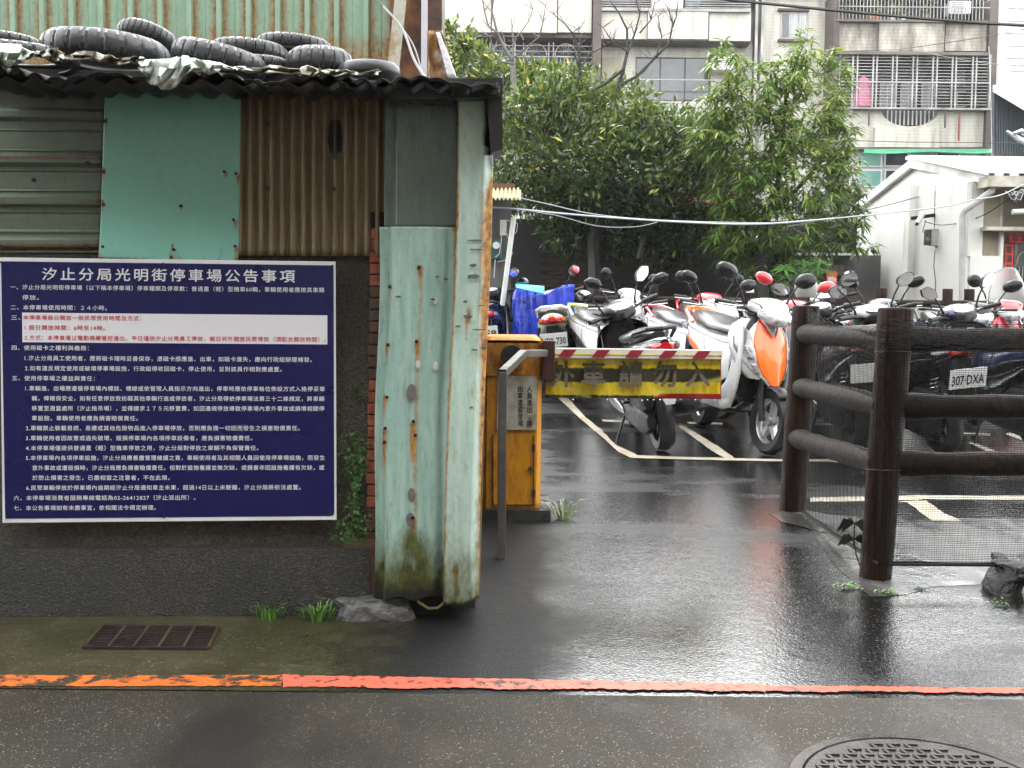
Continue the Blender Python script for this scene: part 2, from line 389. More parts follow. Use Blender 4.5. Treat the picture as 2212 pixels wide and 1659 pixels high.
# parking bay lines (crop fractions -> px)
def K(x, y): return (1253.8 + x / 6.221, 823.4 + y / 6.221)
LZ = .004
for a in (
    ([(1205, 840), (1229, 862), (1262, 900), (1300, 930), (1330, 962), (1379, 985)], [(1196, 852), (1216, 870), (1253, 905), (1300, 944), (1334, 976), (1360, 989)]),
    ([(1468, 918), (1487, 926), (1520, 946), (1556, 968), (1587, 991)], [(1468, 926), (1480, 932), (1506, 952), (1538, 975), (1566, 991)]),
    ([(1300, 907), (1345, 909)], [(1302, 911), (1345, 914)]),
    ([(1483, 912), (1560, 914)], [(1490, 917), (1560, 918)]),
    ([(1380, 984.5), (1480, 988), (1600, 991), (1700, 993)], [(1360, 990), (1480, 993.5), (1600, 996), (1700, 998)]),
    ([(1830, 990), (1920, 997)], [(1750, 995), (1810, 1000)]),
    ([(1700, 993), (1830, 994), (1960, 994)], [(1700, 997.5), (1830, 998.5), (1960, 998.5)]),
    ([(1960, 996), (2080, 996), (2260, 996)], [(1960, 1002), (2080, 1002), (2260, 1002)]),
    ([(1946, 968), (1975, 985), (2020, 998)], [(1944, 975), (1962, 986), (1990, 998)]),
    ([(2100, 955), (2150, 975), (2220, 996)], [(2090, 957), (2135, 977), (2185, 998)]),
    ([(2180, 935), (2250, 960)], [(2172, 938), (2240, 966)]),
    ([(2080, 935), (2140, 938)], [(2080, 939), (2140, 942)]),
    ([(1750, 1076), (1860, 1074), (2000, 1071), (2260, 1073)], [(1750, 1085), (1860, 1084), (2000, 1080), (2260, 1081)]),
    ([(1955, 1084), (2000, 1082), (2040, 1110), (2110, 1140), (2160, 1170)], [(1935, 1086), (1960, 1086), (2010, 1124), (2080, 1152), (2130, 1178)]),
    ([(1700, 914), (1850, 917)], [(1700, 918), (1850, 921)]),
):
    o = strip('bay_line', a[0], a[1], LZ, m_yel, .004, lot=True); o['kind'] = 'structure'

# ================================================================== SHED
m_pebble = mat('pebble_dash', (.028, .024, .018), (.070, .060, .044), 110, .6, bump=1.0, bscale=190, bdist=.010, c3=(.13, .11, .08), lo=.38, hi=.66)
m_pebbled = mat('pebble_dash_low', (.012, .0105, .008), (.034, .029, .021), 110, .45, bump=1.0, bscale=170, bdist=.014, c3=(.11, .095, .07), lo=.38, hi=.68)
stain(m_pebble, 2.2, .36, .62, .45, (1, 1, .6), (1, .95, .85)); stain(m_pebbled, 2.0, .38, .62, .4, (1, 1, 1.2), (.9, 1, .8))
m_teal = panelmat('teal_sheet', (.17, .42, .34), (.20, .47, .385), rough=.33, scale=1.5, streak=(2, 2, 1), grim=.12)
m_sea = panelmat('sea_green_sheet', (.23, .37, .32), (.38, .55, .49), rust=(.17, .06, .015), rust2=(.46, .24, .05), moss=(.10, .115, .03), rough=.3, scale=3)
m_seap = panelmat('lit_sea_sheet', (.36, .50, .43), (.50, .64, .56), rust=(.17, .06, .015), rust2=(.46, .24, .05), moss=(.12, .135, .035), rough=.28, scale=3)  # lighter copy of the sea green: brightness of the turned sheet put into colour
m_seag = panelmat('shaded_sea_sheet', (.10, .15, .125), (.13, .19, .155), rough=.3, scale=3)  # darker copy of the sea green: shade under the roof put into colour
m_sid = panelmat('grey_green_siding', (.085, .115, .080), (.125, .16, .115), rust=(.07, .03, .015), rust2=(.13, .07, .035), rough=.45, scale=3, streak=(1.5, 1.5, 10))
m_back = panelmat('green_ribbed_sheet', (.19, .29, .20), (.25, .37, .27), rough=.45, scale=2, rust=(.14, .06, .02), rust2=(.30, .17, .06))
m_brown = panelmat('brown_corrugated', (.13, .098, .052), (.26, .20, .112), rough=.5, scale=4, streak=(8, 8, 1.0))
m_nail = mat('nail_head', (.02, .017, .015), None, rough=.4, metal=.4)
m_blackroof = mat('black_roof_sheet', (.005, .005, .006), (.014, .013, .012), 5, .25, .5, bump=.3, bscale=20)
shed = thing('tin_shed', 'patched tin and concrete shed with a wavy black roof edge beside the driveway', 'shed', tuple(WO))
SI = Matrix.Translation(-Vector(WO))
def wq(px0, py0, px1, py1, f, b):      # block between two offsets of the wall plane
    A = [Wp(px0, py1, f), Wp(px1, py1, f), Wp(px1, py0, f), Wp(px0, py0, f)]
    return A, [p - WN * (f - b) for p in A]
def wblock(name, px0, py0, px1, py1, f, b, m, par=shed, bev=0):
    A, B = wq(px0, py0, px1, py1, f, b); mm = M(); mm.hexa(A, B); return mm.build(name, m, par, smooth=False, xf=SI, bev=bev)
def wfrom(pts, f, b):
    A = [Wp(x, y, f) for x, y in pts]; return A, [p - WN * (f - b) for p in A]
# walls
pw0, pw1 = Wp(-900, 1178), Wp(803, 1178)
def vwall(name, pxa, pxb, z0, z1, f, b, m):
    A = [Wz(pxa, z0, f), Wz(pxb, z0, f), Wz(pxb, z1, f), Wz(pxa, z1, f)]; B = [p - WN * (f - b) for p in A]
    return M().hexa(A, B).build(name, m, shed, smooth=False, xf=SI)
ZL = Wp(400, 1180).z; ZR = Wp(500, 165).z
vwall('plinth', -900, 800, -.04, ZL, .035, -.2, m_pebbled)
vwall('concrete_wall', -900, 799, ZL, Wp(400, 548).z, 0, -.18, m_pebble)
vwall('upper_wall', -900, 830, Wp(400, 548).z + .002, ZR + .02, -.035, -.10, mat('dark_board', (.02, .018, .015), (.035, .03, .025), 5, .8))
vwall('side_wall', 800, 1030, -.04, ZR + .02, -.06, -2.6, mat('dark_side', (.03, .028, .024), (.05, .045, .04), 5, .8))
# bricks of the wall end
m_brick = mat('red_brick', (.20, .045, .022), (.34, .095, .05), 14, .6, bump=.6, bscale=70, c3=(.26, .12, .08))
m_brickd = mat('mossy_brick', (.05, .032, .018), (.11, .05, .03), 10, .6, bump=.6, bscale=70, c3=(.05, .06, .03))
py = 494
k = 0
while py < 1165:
    hh = 22.5
    dark = (590 < py < 820) or py > 1075 and random.random() < .5
    xl = lerp(801, 790, (py - 494) / 670) + random.uniform(-2, 2)
    wblock('brick', xl, py, 824, py + hh, random.uniform(.000, .012) + .006, -.10, m_brickd if (dark and random.random() < .8) else m_brick, bev=.003); py += 25.2; k += 1
wblock('mortar', 795, 490, 832, 1172, -.004, -.15, mat('mortar', (.07, .06, .05), (.12, .11, .09), 20, .85, bump=.7, bscale=90))
wblock('painted_gap_shade', 800, 458, 834, 492, .016, -.05, mat('painted_gap_shade', (.004, .004, .004), None, rough=.9))  # solid block painted black for the darkness of a hole
wblock('foundation_mortar', 740, 1165, 822, 1290, .03, -.2, m_brickd)
# panels as worn sheets
def sheet(name, corners, off, nu, nv, m, depth=None, rust=None, moss=None, dark=None, warp=None, thick=.0025, par=shed, thing_=None, ang=25):
    """corners TL TR BR BL in px; depth(u,v) metres towards the camera"""
    tl, tr, br, bl_ = [Vector((a[0], a[1])) for a in corners]; mm = M()
    A = []
    for i in range(nu + 1):
        for j in range(nv + 1):
            u, v = i / nu, j / nv
            p = lerp(lerp(tl, tr, u), lerp(bl_, br, u), v)
            if warp: p = p + Vector(warp(u, v))
            wpt = Wp(p.x, p.y, off)
            if depth: wpt = wpt + WN * depth(u, v)
            mm.v.append(wpt); A.append((u, v))
    for i in range(nu):
        for j in range(nv):
            a = i * (nv + 1) + j; mm.f.append((a, a + nv + 1, a + nv + 2, a + 1))
    o = mm.build(name, m, par, xf=SI if par is shed else None, thick=thick, ang=ang, recalc=False)
    for nm, fn in (('rust', rust), ('moss', moss), ('dark', dark)):
        at = o.data.attributes.new(nm, 'FLOAT', 'POINT')
        at.data.foreach_set('value', [max(0, min(1.4, fn(u, v))) if fn else 0.0 for u, v in A])
    return o
def nails(pts, off, par=shed, r=.0065):
    for x, y in pts:
        p = Wp(x, y, off); M().tube([p, p + WN * .006], r, 8).build('nail', m_nail, par, xf=SI)
bp = lambda x, c, w_: math.exp(-((x - c) / w_) ** 2)
# horizontal siding: ribs
def ribs(v):
    for c in (.20, .46, .695, .94):
        d = abs(v - c)
        if d < .020: return .016
        if d < .038: return .016 * (1 - (d - .020) / .018)
    return 0.004 if abs((v * 8.6) % 1 - .5) < .05 else 0
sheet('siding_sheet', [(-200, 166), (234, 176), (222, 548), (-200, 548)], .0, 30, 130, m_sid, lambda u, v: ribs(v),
      rust=lambda u, v: .75 * max(bp(v, .70, .016) * (.5 + .5 * math.sin(u * 7)), .8 * bp(v, .45, .012), 1.2 * bp(v, .965, .022) * (.6 + .5 * u)) + .10, dark=lambda u, v: .35 * (1 - v) ** 2)  # dark grows towards the top: eave shade put into the colour
nails([(74, 389), (190, 353), (189, 534), (2, 533)], .018, r=.008)
TN = [((x - 222) / 292, (y - 170) / 392) for x, y in ((227, 262), (225, 371), (224, 442), (391, 445), (376, 530), (508, 532), (505, 475), (510, 375), (485, 371))]
def teal_runs(u, v):
    return sum(.75 * math.exp(-((u - a) / .016) ** 2) * (math.exp(-((v - b) / .014) ** 2) if v < b else math.exp(-(v - b) / .045)) for a, b in TN)
sheet('teal_sheet', [(228, 168), (521, 172), (514, 568), (217, 557)], .030, 110, 120, m_teal, lambda u, v: .012 * math.sin(3 * u + 1) * v + .008 * bp(v, 1, .1),
      rust=lambda u, v: .34 * bp(v, 1, .03) + .34 * bp(u, 1, .02) + .28 * bp(u, 0, .025) + teal_runs(u, v), dark=lambda u, v: .16 * bp(v, 1, .12) * (.5 + .5 * math.sin(u * 40)), moss=lambda u, v: .16 * bp(v, 1, .2))
nails([(227, 262), (225, 371), (224, 442), (223, 533), (391, 445), (376, 539), (508, 532), (505, 475), (510, 375), (485, 371), (371, 556), (226, 551), (540 * .94, 190), (331, 190)], .042, r=.0055)
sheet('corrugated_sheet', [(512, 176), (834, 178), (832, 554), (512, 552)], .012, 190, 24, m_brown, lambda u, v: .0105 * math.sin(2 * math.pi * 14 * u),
      rust=lambda u, v: .10 + .25 * bp(v, 0, .3), dark=lambda u, v: .42 * (1 - v) ** 1.4 + 1.3 * (math.hypot((u - .66) / .05, (v - .32) / .10) < 1) * .8)  # eave shade painted in towards the top, plus a dark spot for the hole
nails([(578, 266), (577, 406), (722, 409)], .022, r=.008)
# upper and lower post cladding
def fold(u, a=.14, h=.022):
    return h * (1 - max(0, min(1, (a - u) / .04))) if u < a else h
sheet('cladding_sheet', [(832, 206), (990, 208), (990, 494), (830, 494)], .045, 40, 30, m_seag, lambda u, v: fold(u, .16), rust=lambda u, v: .15 * bp(u, 0, .03) + .1, dark=lambda u, v: .45 * (1 - v), thick=.003)  # painted eave shade, deepest at the upper edge
def lowd(u, v): return fold(u, .165, .035) - .012 * bp(u, .9, .06) + .008 * math.sin(v * 7 + u * 3) * u
LN = [(.52, .11), (.52, .31), (.51, .565), (.50, .53), (.50, .79), (.14, .16), (.13, .32), (.13, .46), (.13, .55), (.13, .585)]
def low_runs(u, v):
    return sum(.9 * math.exp(-((u - a) / .030) ** 2) * (math.exp(-((v - b) / .007) ** 2) if v < b else math.exp(-(v - b) / .05)) for a, b in LN)
sheet('cladding_sheet', [(820, 490), (986, 492), (965, 1286), (806, 1290)], .075, 80, 170, m_sea, lowd,
      rust=lambda u, v: low_runs(u, v) + .30 * bp(u, .85, .05) * bp(v, .5, .3) + .46 * bp(u, .55, .045) * (.10 < v < .9) + .75 * bp(u, 1.0, .045) + .50 * bp(u, .17, .035) * v + .35 * bp(v, 0, .01) + .5 * bp(v, 1, .03),
      moss=lambda u, v: .95 * max(0, (v - .80) / .2) ** .8 * (1.0) + .45 * bp(u, .5, .16) * bp(v, .84, .05) + .10,
      dark=lambda u, v: .9 * max(0, (v - .92) / .08) + .25 * bp(u, .03, .04), warp=lambda u, v: (3 * math.sin(v * 9), 0 if v < .98 else 4 * math.sin(u * 14)), thick=.003)
nails([(905, 578), (900, 738), (897, 940), (893, 910), (892, 1118), (842, 620), (838, 745), (836, 858), (832, 925), (831, 955)], .112, r=.0062)
for x, y, a, b in ((889, 848, 10, 19), (889, 1069, 8, 15), (886, 1122, 9, 15), (940, 650, 5, 8), (903, 787, 5, 9), (941, 790, 5, 10)):
    grey = y in (848, 1069, 1122)
    M().add([Wp(x + a * math.cos(t), y + b * math.sin(t), .116) for t in [2 * math.pi * k / 14 for k in range(14)]] + [Wp(x, y, .117)], [(i, (i + 1) % 14, 14) for i in range(14)]).build('tape_patch', mat('grey_patch', (.10, .09, .085), (.17, .15, .14), 40, .5) if grey else mat('white_patch', (.55, .53, .50), None, rough=.5), shed, smooth=False, xf=SI)
# the narrow outer sheet folds back round the corner
sheet('corner_sheet', [(989, 210), (1066, 212), (1036, 1300), (959, 1306)], .145, 26, 140, m_seap, lambda u, v: -.03 * max(0, u - .75) * 4 + .006 * math.sin(v * 11),
      rust=lambda u, v: (.88 * bp(u, 1.02, .40) * bp(v, .30, .34) + .75 * bp(u, 1.03, .13)) * min(1, max(0, (v - .11) * 12)) + .75 * bp(u, 0, .07) + .9 * (bp(u, .32, .10) * bp(v, .932, .008)) + .75 * bp(u, .34 + (v - .93) * .8, .08) * (.93 < v < .985) + .7 * bp(u, .45, .08) * bp(v, .43, .015) + .5 * bp(u, .4, .06) * (.43 < v < .48) + .35 * bp(v, 1, .02) + .35 * bp(u, .02, .05) * bp(v, .24, .04),
      moss=lambda u, v: .10 + .55 * max(0, (v - .84) / .16) + .10 * v, dark=lambda u, v: 1.2 * bp(u, 1.02, .30) * (v < .10) + 1.0 * bp(u, 1, .2) * bp(v, .12, .03) + .5 * bp(v, 1, .012),
      warp=lambda u, v: (4 * math.sin(v * 6), 0 if v < .97 else 5 * math.sin(u * 4)), thick=.003)
# side return of the corner sheet
A = [Wp(1066, 212, .11), Wp(1036, 1300, .11)]
mm = M(); mm.hexa([A[0] - WN * .002, A[1] - WN * .002, A[1] - WN * .5, A[0] - WN * .5], [p + WT * -.004 for p in (A[0] - WN * .002, A[1] - WN * .002, A[1] - WN * .5, A[0] - WN * .5)])
mm.build('side_sheet', mat('rusty_side', (.30, .13, .03), (.20, .25, .18), 4, .5), shed, smooth=False, xf=SI)
for x, y, a, b in ((1025, 519, 22, 2.5), (1030, 539, 17, 2.5), (1023, 597, 16, 6), (1022, 573, 9, 4), (1010, 684, 11, 5), (1035, 712, 18, 1.5), (945, 598, 6, 3), (935, 647, 7, 3), (860, 641, 8, 2.5), (1025, 756, 9, 2), (1045, 752, 9, 3), (963, 603, 6, 3), (1005, 652, 5, 3), (1040, 660, 10, 1.5), (990, 705, 7, 3), (1018, 880, 4, 2.5)):
    off = .152 if x > 985 else .122
    n = random.randint(5, 8)
    M().add([Wp(x + a * random.uniform(.75, 1.1) * math.cos(t), y + b * random.uniform(.7, 1.2) * math.sin(t) - (x * 0), off) for t in [2 * math.pi * k / n for k in range(n)]], [tuple(range(n))]).build('torn_tape', mat('tape_remnant', (.05, .07, .055), (.16, .19, .15), 30, .5), shed, smooth=False, xf=SI)
# stone, hose
m_stone = mat('grey_stone', (.055, .055, .058), (.13, .125, .12), 12, .35, .6, bump=.8, bscale=30, bdist=.02)
def rock(name, label, c, sx, sy, sz, m, seed=1, n=3, cat='stone', sharp=.28):
    bm = bmesh.new(); bmesh.ops.create_icosphere(bm, subdivisions=n, radius=1)
    from mathutils import noise as mn
    for v in bm.verts:
        d = 1 + sharp * mn.noise(v.co * 1.3 + Vector((seed, 0, 0))) + .5 * sharp * mn.noise(v.co * 3.1 + Vector((0, seed, 0)))
        v.co = Vector((sgp(v.co.x, .7) * sx, sgp(v.co.y, .7) * sy, sgp(v.co.z, .6) * sz)) * d
    me = bpy.data.meshes.new(name); bm.to_mesh(me); bm.free(); me.shade_smooth(); me.set_sharp_from_angle(angle=R(32)); me.materials.append(m)
    o = bpy.data.objects.new(name, me); COL.objects.link(o); o.location = c
    if label: tag(o, label, cat)
    return o
a = G(722, 1336); b = G(892, 1336)
rock('concrete_lump', 'rough grey concrete lump under the green cladding at the wall foot', Vector(((a.x + b.x) / 2, a.y + .03, .025)), (b.x - a.x) / 2 * 1.0, .07, .055, m_stone, 3, 4)
h = M(); pts = [Wp(x, y, .06) for x, y in ((893, 1283), (905, 1301), (925, 1314), (945, 1313), (958, 1303), (966, 1290))]
h.tube(pts, .005, 8); o = h.build('hose', mat('yellow_hose', (.55, .47, .22), None, rough=.35)); tag(o, 'thin yellow hose looping down below the green cladding', 'hose')
M().hexa(*wq(885, 1262, 975, 1330, .02, -.1)).build('gap_shade_block', mat('painted_gap_shade', (.004, .004, .004), None, rough=.9), shed, smooth=False, xf=SI)  # solid block painted black for the unlit gap below the cladding
# roof: corrugated sheet rising towards the back
m_roofm = mat('dull_roof', (.05, .045, .04), (.09, .08, .07), 3, .5)
nw = 23
def roofp(u, v):
    px = -60 + 1135 * u; p = Wp(px, 156 + 16 * u, .40); q_ = Wp(px, 156 + 16 * u, .40) - WN * 3.1
    z = lerp(p, q_, v) + Vector((0, 0, .22 * v))
    z.z += (.014 + .008 * math.sin(u * 19)) * abs(math.sin(math.pi * (nw + 3) * u + 1.2 * math.sin(u * 9))) - .012 + (.012 * math.sin(u * 31) * (1 - v))
    return z
M().grid(roofp, 276, 10).build('roof_sheet', m_blackroof, shed, xf=SI, thick=.004, recalc=False)
# second, lower corrugation seen under the edge
M().grid(lambda u, v: Wp(-60 + 1140 * u, 172 + 14 * u, .34) - WN * 1.3 * v + Vector((0, 0, .011 * math.sin(2 * math.pi * 19 * u) + .05 * v)), 200, 4).build('under_sheet', m_blackroof, shed, xf=SI, thick=.004, recalc=False)
M().hexa(*wfrom([(-60, 186), (985, 206), (985, 196), (-60, 168)], .05, -.02)).build('roof_batten', m_blackroof, shed, smooth=False, xf=SI)
M().hexa([Wp(x, y, .22) for x, y in ((840, 178), (1083, 168), (1083, 210), (840, 214))], [Wp(x, y, .22) - WN * .3 for x, y in ((840, 178), (1083, 168), (1083, 210), (840, 214))]).build('fascia', m_blackroof, shed, smooth=False, xf=SI)
M().hexa([Wp(x, y, .20) for x, y in ((1052, 205), (1085, 166), (1086, 322), (1060, 330))], [Wp(x, y, .20) - WN * .25 for x, y in ((1052, 205), (1085, 166), (1086, 322), (1060, 330))]).build('corner_flap', m_blackroof, shed, smooth=False, xf=SI)
# crumpled flashing along the roof edge
def crumple(pts, m, seed, off=.41):
    rnd = random.Random(seed); top = pts[0]; bot = pts[1]; n = 11; mm = M(); rows = 3
    def at(pl, t):
        t *= len(pl) - 1; i = min(int(t), len(pl) - 2); f_ = t - i; return (pl[i][0] + (pl[i + 1][0] - pl[i][0]) * f_, pl[i][1] + (pl[i + 1][1] - pl[i][1]) * f_)
    for i in range(n + 1):
        for j in range(rows + 1):
            a = at(top, i / n); b = at(bot, i / n); v = j / rows
            x, y = a[0] + (b[0] - a[0]) * v, a[1] + (b[1] - a[1]) * v
            mm.v.append(Wp(x + rnd.uniform(-5, 5), y + rnd.uniform(-2.5, 2.5), off + rnd.uniform(-.03, .03) * (.3 + v) + .02 * math.sin(i * 1.9) * v))
    for i in range(n):
        for j in range(rows):
            a = i * (rows + 1) + j; mm.f.append((a, a + rows + 1, a + rows + 2, a + 1))
    return mm.build('loose_flashing', m, shed, xf=SI, thick=.002, ang=12, recalc=False)
m_fl = mat('pale_flashing', (.42, .50, .42), (.62, .68, .62), 12, .2, .35, c3=(.70, .75, .70), metal=.25)
m_fld = mat('dirty_flashing', (.03, .028, .02), (.16, .15, .10), 14, .25, .4, c3=(.42, .42, .34), metal=.3)
crumple(([(-20, 95), (40, 95), (70, 110), (75, 118)], [(-20, 152), (20, 145), (50, 132), (76, 120)]), m_fl, 1)
crumple(([(72, 112), (100, 106), (125, 104), (140, 116)], [(76, 122), (95, 125), (120, 133), (138, 132)]), m_fld, 2)
crumple(([(138, 113), (190, 112), (230, 118), (262, 128), (290, 122), (310, 124)], [(140, 132), (180, 128), (220, 140), (262, 142), (290, 134), (318, 128)]), mat('burnt_flashing', (.012, .011, .009), (.07, .055, .03), 14, .2, .4, c3=(.16, .13, .08), metal=.3), 3)
crumple(([(303, 135), (330, 128), (380, 124), (400, 120), (420, 130)], [(300, 145), (318, 176), (345, 190), (372, 198), (412, 150)]), m_fl, 4, .425)
crumple(([(400, 126), (440, 128), (480, 136), (515, 146)], [(410, 148), (455, 160), (480, 152), (515, 150)]), m_fl, 5)
crumple(([(510, 142), (545, 146), (590, 142), (640, 150), (662, 142), (690, 148)], [(514, 154), (550, 158), (590, 158), (640, 164), (664, 170), (690, 160)]), m_fld, 6)
crumple(([(690, 148), (720, 152), (750, 150), (780, 158), (820, 150)], [(690, 160), (718, 166), (750, 158), (780, 166), (820, 160)]), m_fld, 7)
# ---- notice board
m_navy = mat('navy_board', (.008, .008, .070), (.010, .009, .082), 2.5, .24, .36, spec=.3, stretch=(3, 3, .5), bump=.06, bscale=3, bdist=.02)
m_white = mat('white_print', (.72, .72, .76), None, rough=.4)
m_whitef = mat('white_frame', (.66, .66, .68), (.76, .76, .78), 6, .35)
m_redp = mat('red_print', (.55, .02, .04), None, rough=.4)
m_blackp = mat('black_print', (.02, .02, .02), None, rough=.5)
def SG(x, y, off=.06): return Wp(x / 2.687, 542.7 + y / 2.687, off)
bo = SG(975, 1570, 0)
board = thing('notice_board', 'dark blue notice board covered in white Chinese text with a white border', 'notice board', tuple(bo))
BI = Matrix.Translation(-Vector(bo))
fr = [(-2, 36), (1948, 60), (1954, 1560), (15, 1578)]
A = [SG(x, y, .052) for x, y in fr]; B = [SG(x, y, .040) for x, y in fr]
M().hexa(A, B).build('board_frame', m_whitef, board, smooth=False, xf=BI, bev=.002)
def rrect(cs, r, off, n=6):
    out = []
    for i in range(4):
        c, p_, nx = Vector(cs[i]), Vector(cs[i - 1]), Vector(cs[(i + 1) % 4]); a = (p_ - c).normalized() * r; b = (nx - c).normalized() * r
        for k in range(n + 1):
            t = k / n; q1 = c + a * (1 - t) ** 2 + b * t ** 2; out.append(SG(q1.x, q1.y, off))
    return out
bl_ = rrect([(6, 58), (1936, 82), (1940, 1536), (30, 1552)], 22, .0535)
M().add(bl_, [tuple(range(len(bl_)))]).build('blue_panel', m_navy, board, smooth=False, xf=BI)
bl_ = rrect([(128, 356), (1900, 372), (1900, 541), (130, 528)], 2, .0542)
M().add(bl_, [tuple(range(len(bl_)))]).build('white_panel', m_white, board, smooth=False, xf=BI)
DG = None
def text_mesh(body, size=1.0, offset=0.0, spacing=1.0, res=2):
    c = bpy.data.curves.new('t', 'FONT'); c.body = body; c.size = size; c.offset = offset; c.resolution_u = res; c.space_character = spacing
    o = bpy.data.objects.new('t', c); COL.objects.link(o)
    dg = bpy.context.evaluated_depsgraph_get(); dg.update()
    me = bpy.data.meshes.new_from_object(o.evaluated_get(dg), depsgraph=dg)
    bpy.data.objects.remove(o); bpy.data.curves.remove(c); return me
def lettering(body, mapf, m, par, xf, name='lettering', offset=.012, spacing=1.0, res=2):
    """mapf(u in 0..1 along the ink width, v in em above the baseline, em/width) -> world"""
    # bold: the same outline laid down several times, each a hair off and a tenth of a millimetre above the last
    src = text_mesh(body, 1.0, 0, spacing, res); n = len(src.vertices); co_ = np.empty(n * 3); src.vertices.foreach_get('co', co_); co_ = co_.reshape(-1, 3)
    x0_, x1_ = co_[:, 0].min(), co_[:, 0].max(); fs = [tuple(p.vertices) for p in src.polygons]; bpy.data.meshes.remove(src)
    sh = [(-offset, 0), (offset, 0), (0, offset), (0, -offset)]; VV = []; FF = []
    nrm = None
    for q, (dx, dy) in enumerate(sh):
        pa, pb, pc2 = mapf(0, 0), mapf(1, 0), mapf(0, 1)
        nn_ = (pb - pa).cross(pc2 - pa).normalized()
        for i in range(n): 
            p = mapf((co_[i, 0] + dx - x0_) / (x1_ - x0_), co_[i, 1] + dy) + nn_ * (.00012 * q); VV.append((xf @ p) if xf is not None else p)
        FF += [tuple(a + q * n for a in f) for f in fs]
    me = bpy.data.meshes.new(name); me.from_pydata([tuple(a) for a in VV], [], FF)
    me.materials.append(m)
    o = bpy.data.objects.new(name, me); COL.objects.link(o); o.parent = par; return o
def signline(body, xL, xR, yL, yR, m=m_white, gh=30, off=.0546, w=.022):
    gh = gh * (.93 if gh < 50 else 1); em = gh / .90; w = w * (1 if gh > 50 else .38)
    def mp(u, v): 
        x = xL + (xR - xL) * u; y = yL + (yR - yL) * u - (v - .36) * em; return SG(x, y, off)
    lettering(body, mp, m, board, BI, offset=w, spacing=1.14 if gh < 50 else 1.3)
signline("汐止分局光明街停車場公告事項", 245, 1712, 133, 147, gh=70, w=.014)
for L in (("一、汐止分局光明街停車場（以下稱本停車場）停車種類及停車數：普通重（輕）型機車60輛，車輛使用者應按其車類", 60, 1882, 208, 226),
    ("停放。", 130, 225, 268, 269), ("二、本停車場使用時間：２４小時。", 62, 620, 326, 330), ("三、", 65, 118, 385, 385),
    ("本停車場假日開放一般民眾使用時間及方式：", 135, 820, 385, 390, m_redp), ("1.假日開放時間：6時至14時。", 143, 610, 443, 446, m_redp),
    ("2.方式：本停車場以電動柵欄管控進出，平日僅供汐止分局員工停放，假日另外開放民眾停放（須配合開放時間）。", 143, 1890, 502, 513, m_redp),
    ("四、使用磁卡之權利與義務：", 68, 515, 560, 563),
    ("1.汐止分局員工使用者，應將磁卡隨時妥善保存，憑磁卡感應進、出車，如磁卡遺失，應向行政組辦理補發。", 143, 1810, 620, 630),
    ("2.如有違反規定使用或破壞停車場設施，行政組得收回磁卡，停止使用，並對該員作相對應處置。", 145, 1635, 679, 686),
    ("五、使用停車場之權益與責任：", 70, 550, 737, 739),
    ("1.車輛進、出場應遵循停車場內標誌、標線或依管理人員指示方向進出，停車時應依停車格位佈設方式入格停妥車", 147, 1885, 796, 800),
    ("輛，俾確保安全，如有任意停放致妨礙其他車輛行進或停放者，汐止分局得依停車場法第三十二條規定，將車輛", 185, 1882, 854, 857),
    ("移置至適當處所（汐止拖吊場），並得請求１７５元移置費，如因違規停放導致停車場內意外事故或損壞相關停", 185, 1882, 912, 914),
    ("車設施，車輛使用者應負損害賠償責任。", 185, 800, 969, 970),
    ("2.車輛禁止裝載易燃、易爆或其他危險物品進入停車場停放，否則應負擔一切因而發生之損害賠償責任。", 150, 1740, 1027, 1027),
    ("3.車輛使用者因故意或過失破壞、毀損停車場內各項停車設備者，應負損害賠償責任。", 150, 1465, 1085, 1085),
    ("4.本停車場僅提供普通重（輕）型機車停放之用，汐止分局對停放之車輛不負保管責任。", 150, 1500, 1143, 1142),
    ("5.本停車場內各項停車設施，汐止分局應善盡管理維護之責，車輛使用者及其相關人員因使用停車場設施，而發生", 150, 1885, 1200, 1199),
    ("意外事故或遭毀損時，汐止分局應負損害賠償責任。但對於設施養護並無欠缺，或損害非因設施養護有欠缺，或", 188, 1882, 1258, 1256),
    ("於防止損害之發生，已盡相當之注意者，不在此限。", 188, 985, 1315, 1315),
    ("6.民眾車輛停放於停車場內逾期經汐止分局通知車主未果，超過14日以上未駛離，汐止分局將依法處置。", 152, 1745, 1374, 1370),
    ("六、本停車場消費者服務專線電話為02-26412827（汐止派出所）。", 80, 1135, 1433, 1430),
    ("七、本公告事項如有未盡事宜，依相關法令規定辦理。", 80, 905, 1491, 1488)):
    signline(*L)
for x, y in ((10, 64), (948, 74), (1930, 86), (30, 730), (1930, 808), (40, 1544), (952, 1542), (1922, 1520)):
    p = SG(x, y, .0538); M().tube([p, p + WN * .004], .0045, 10).build('screw', m_nail, board, xf=BI)

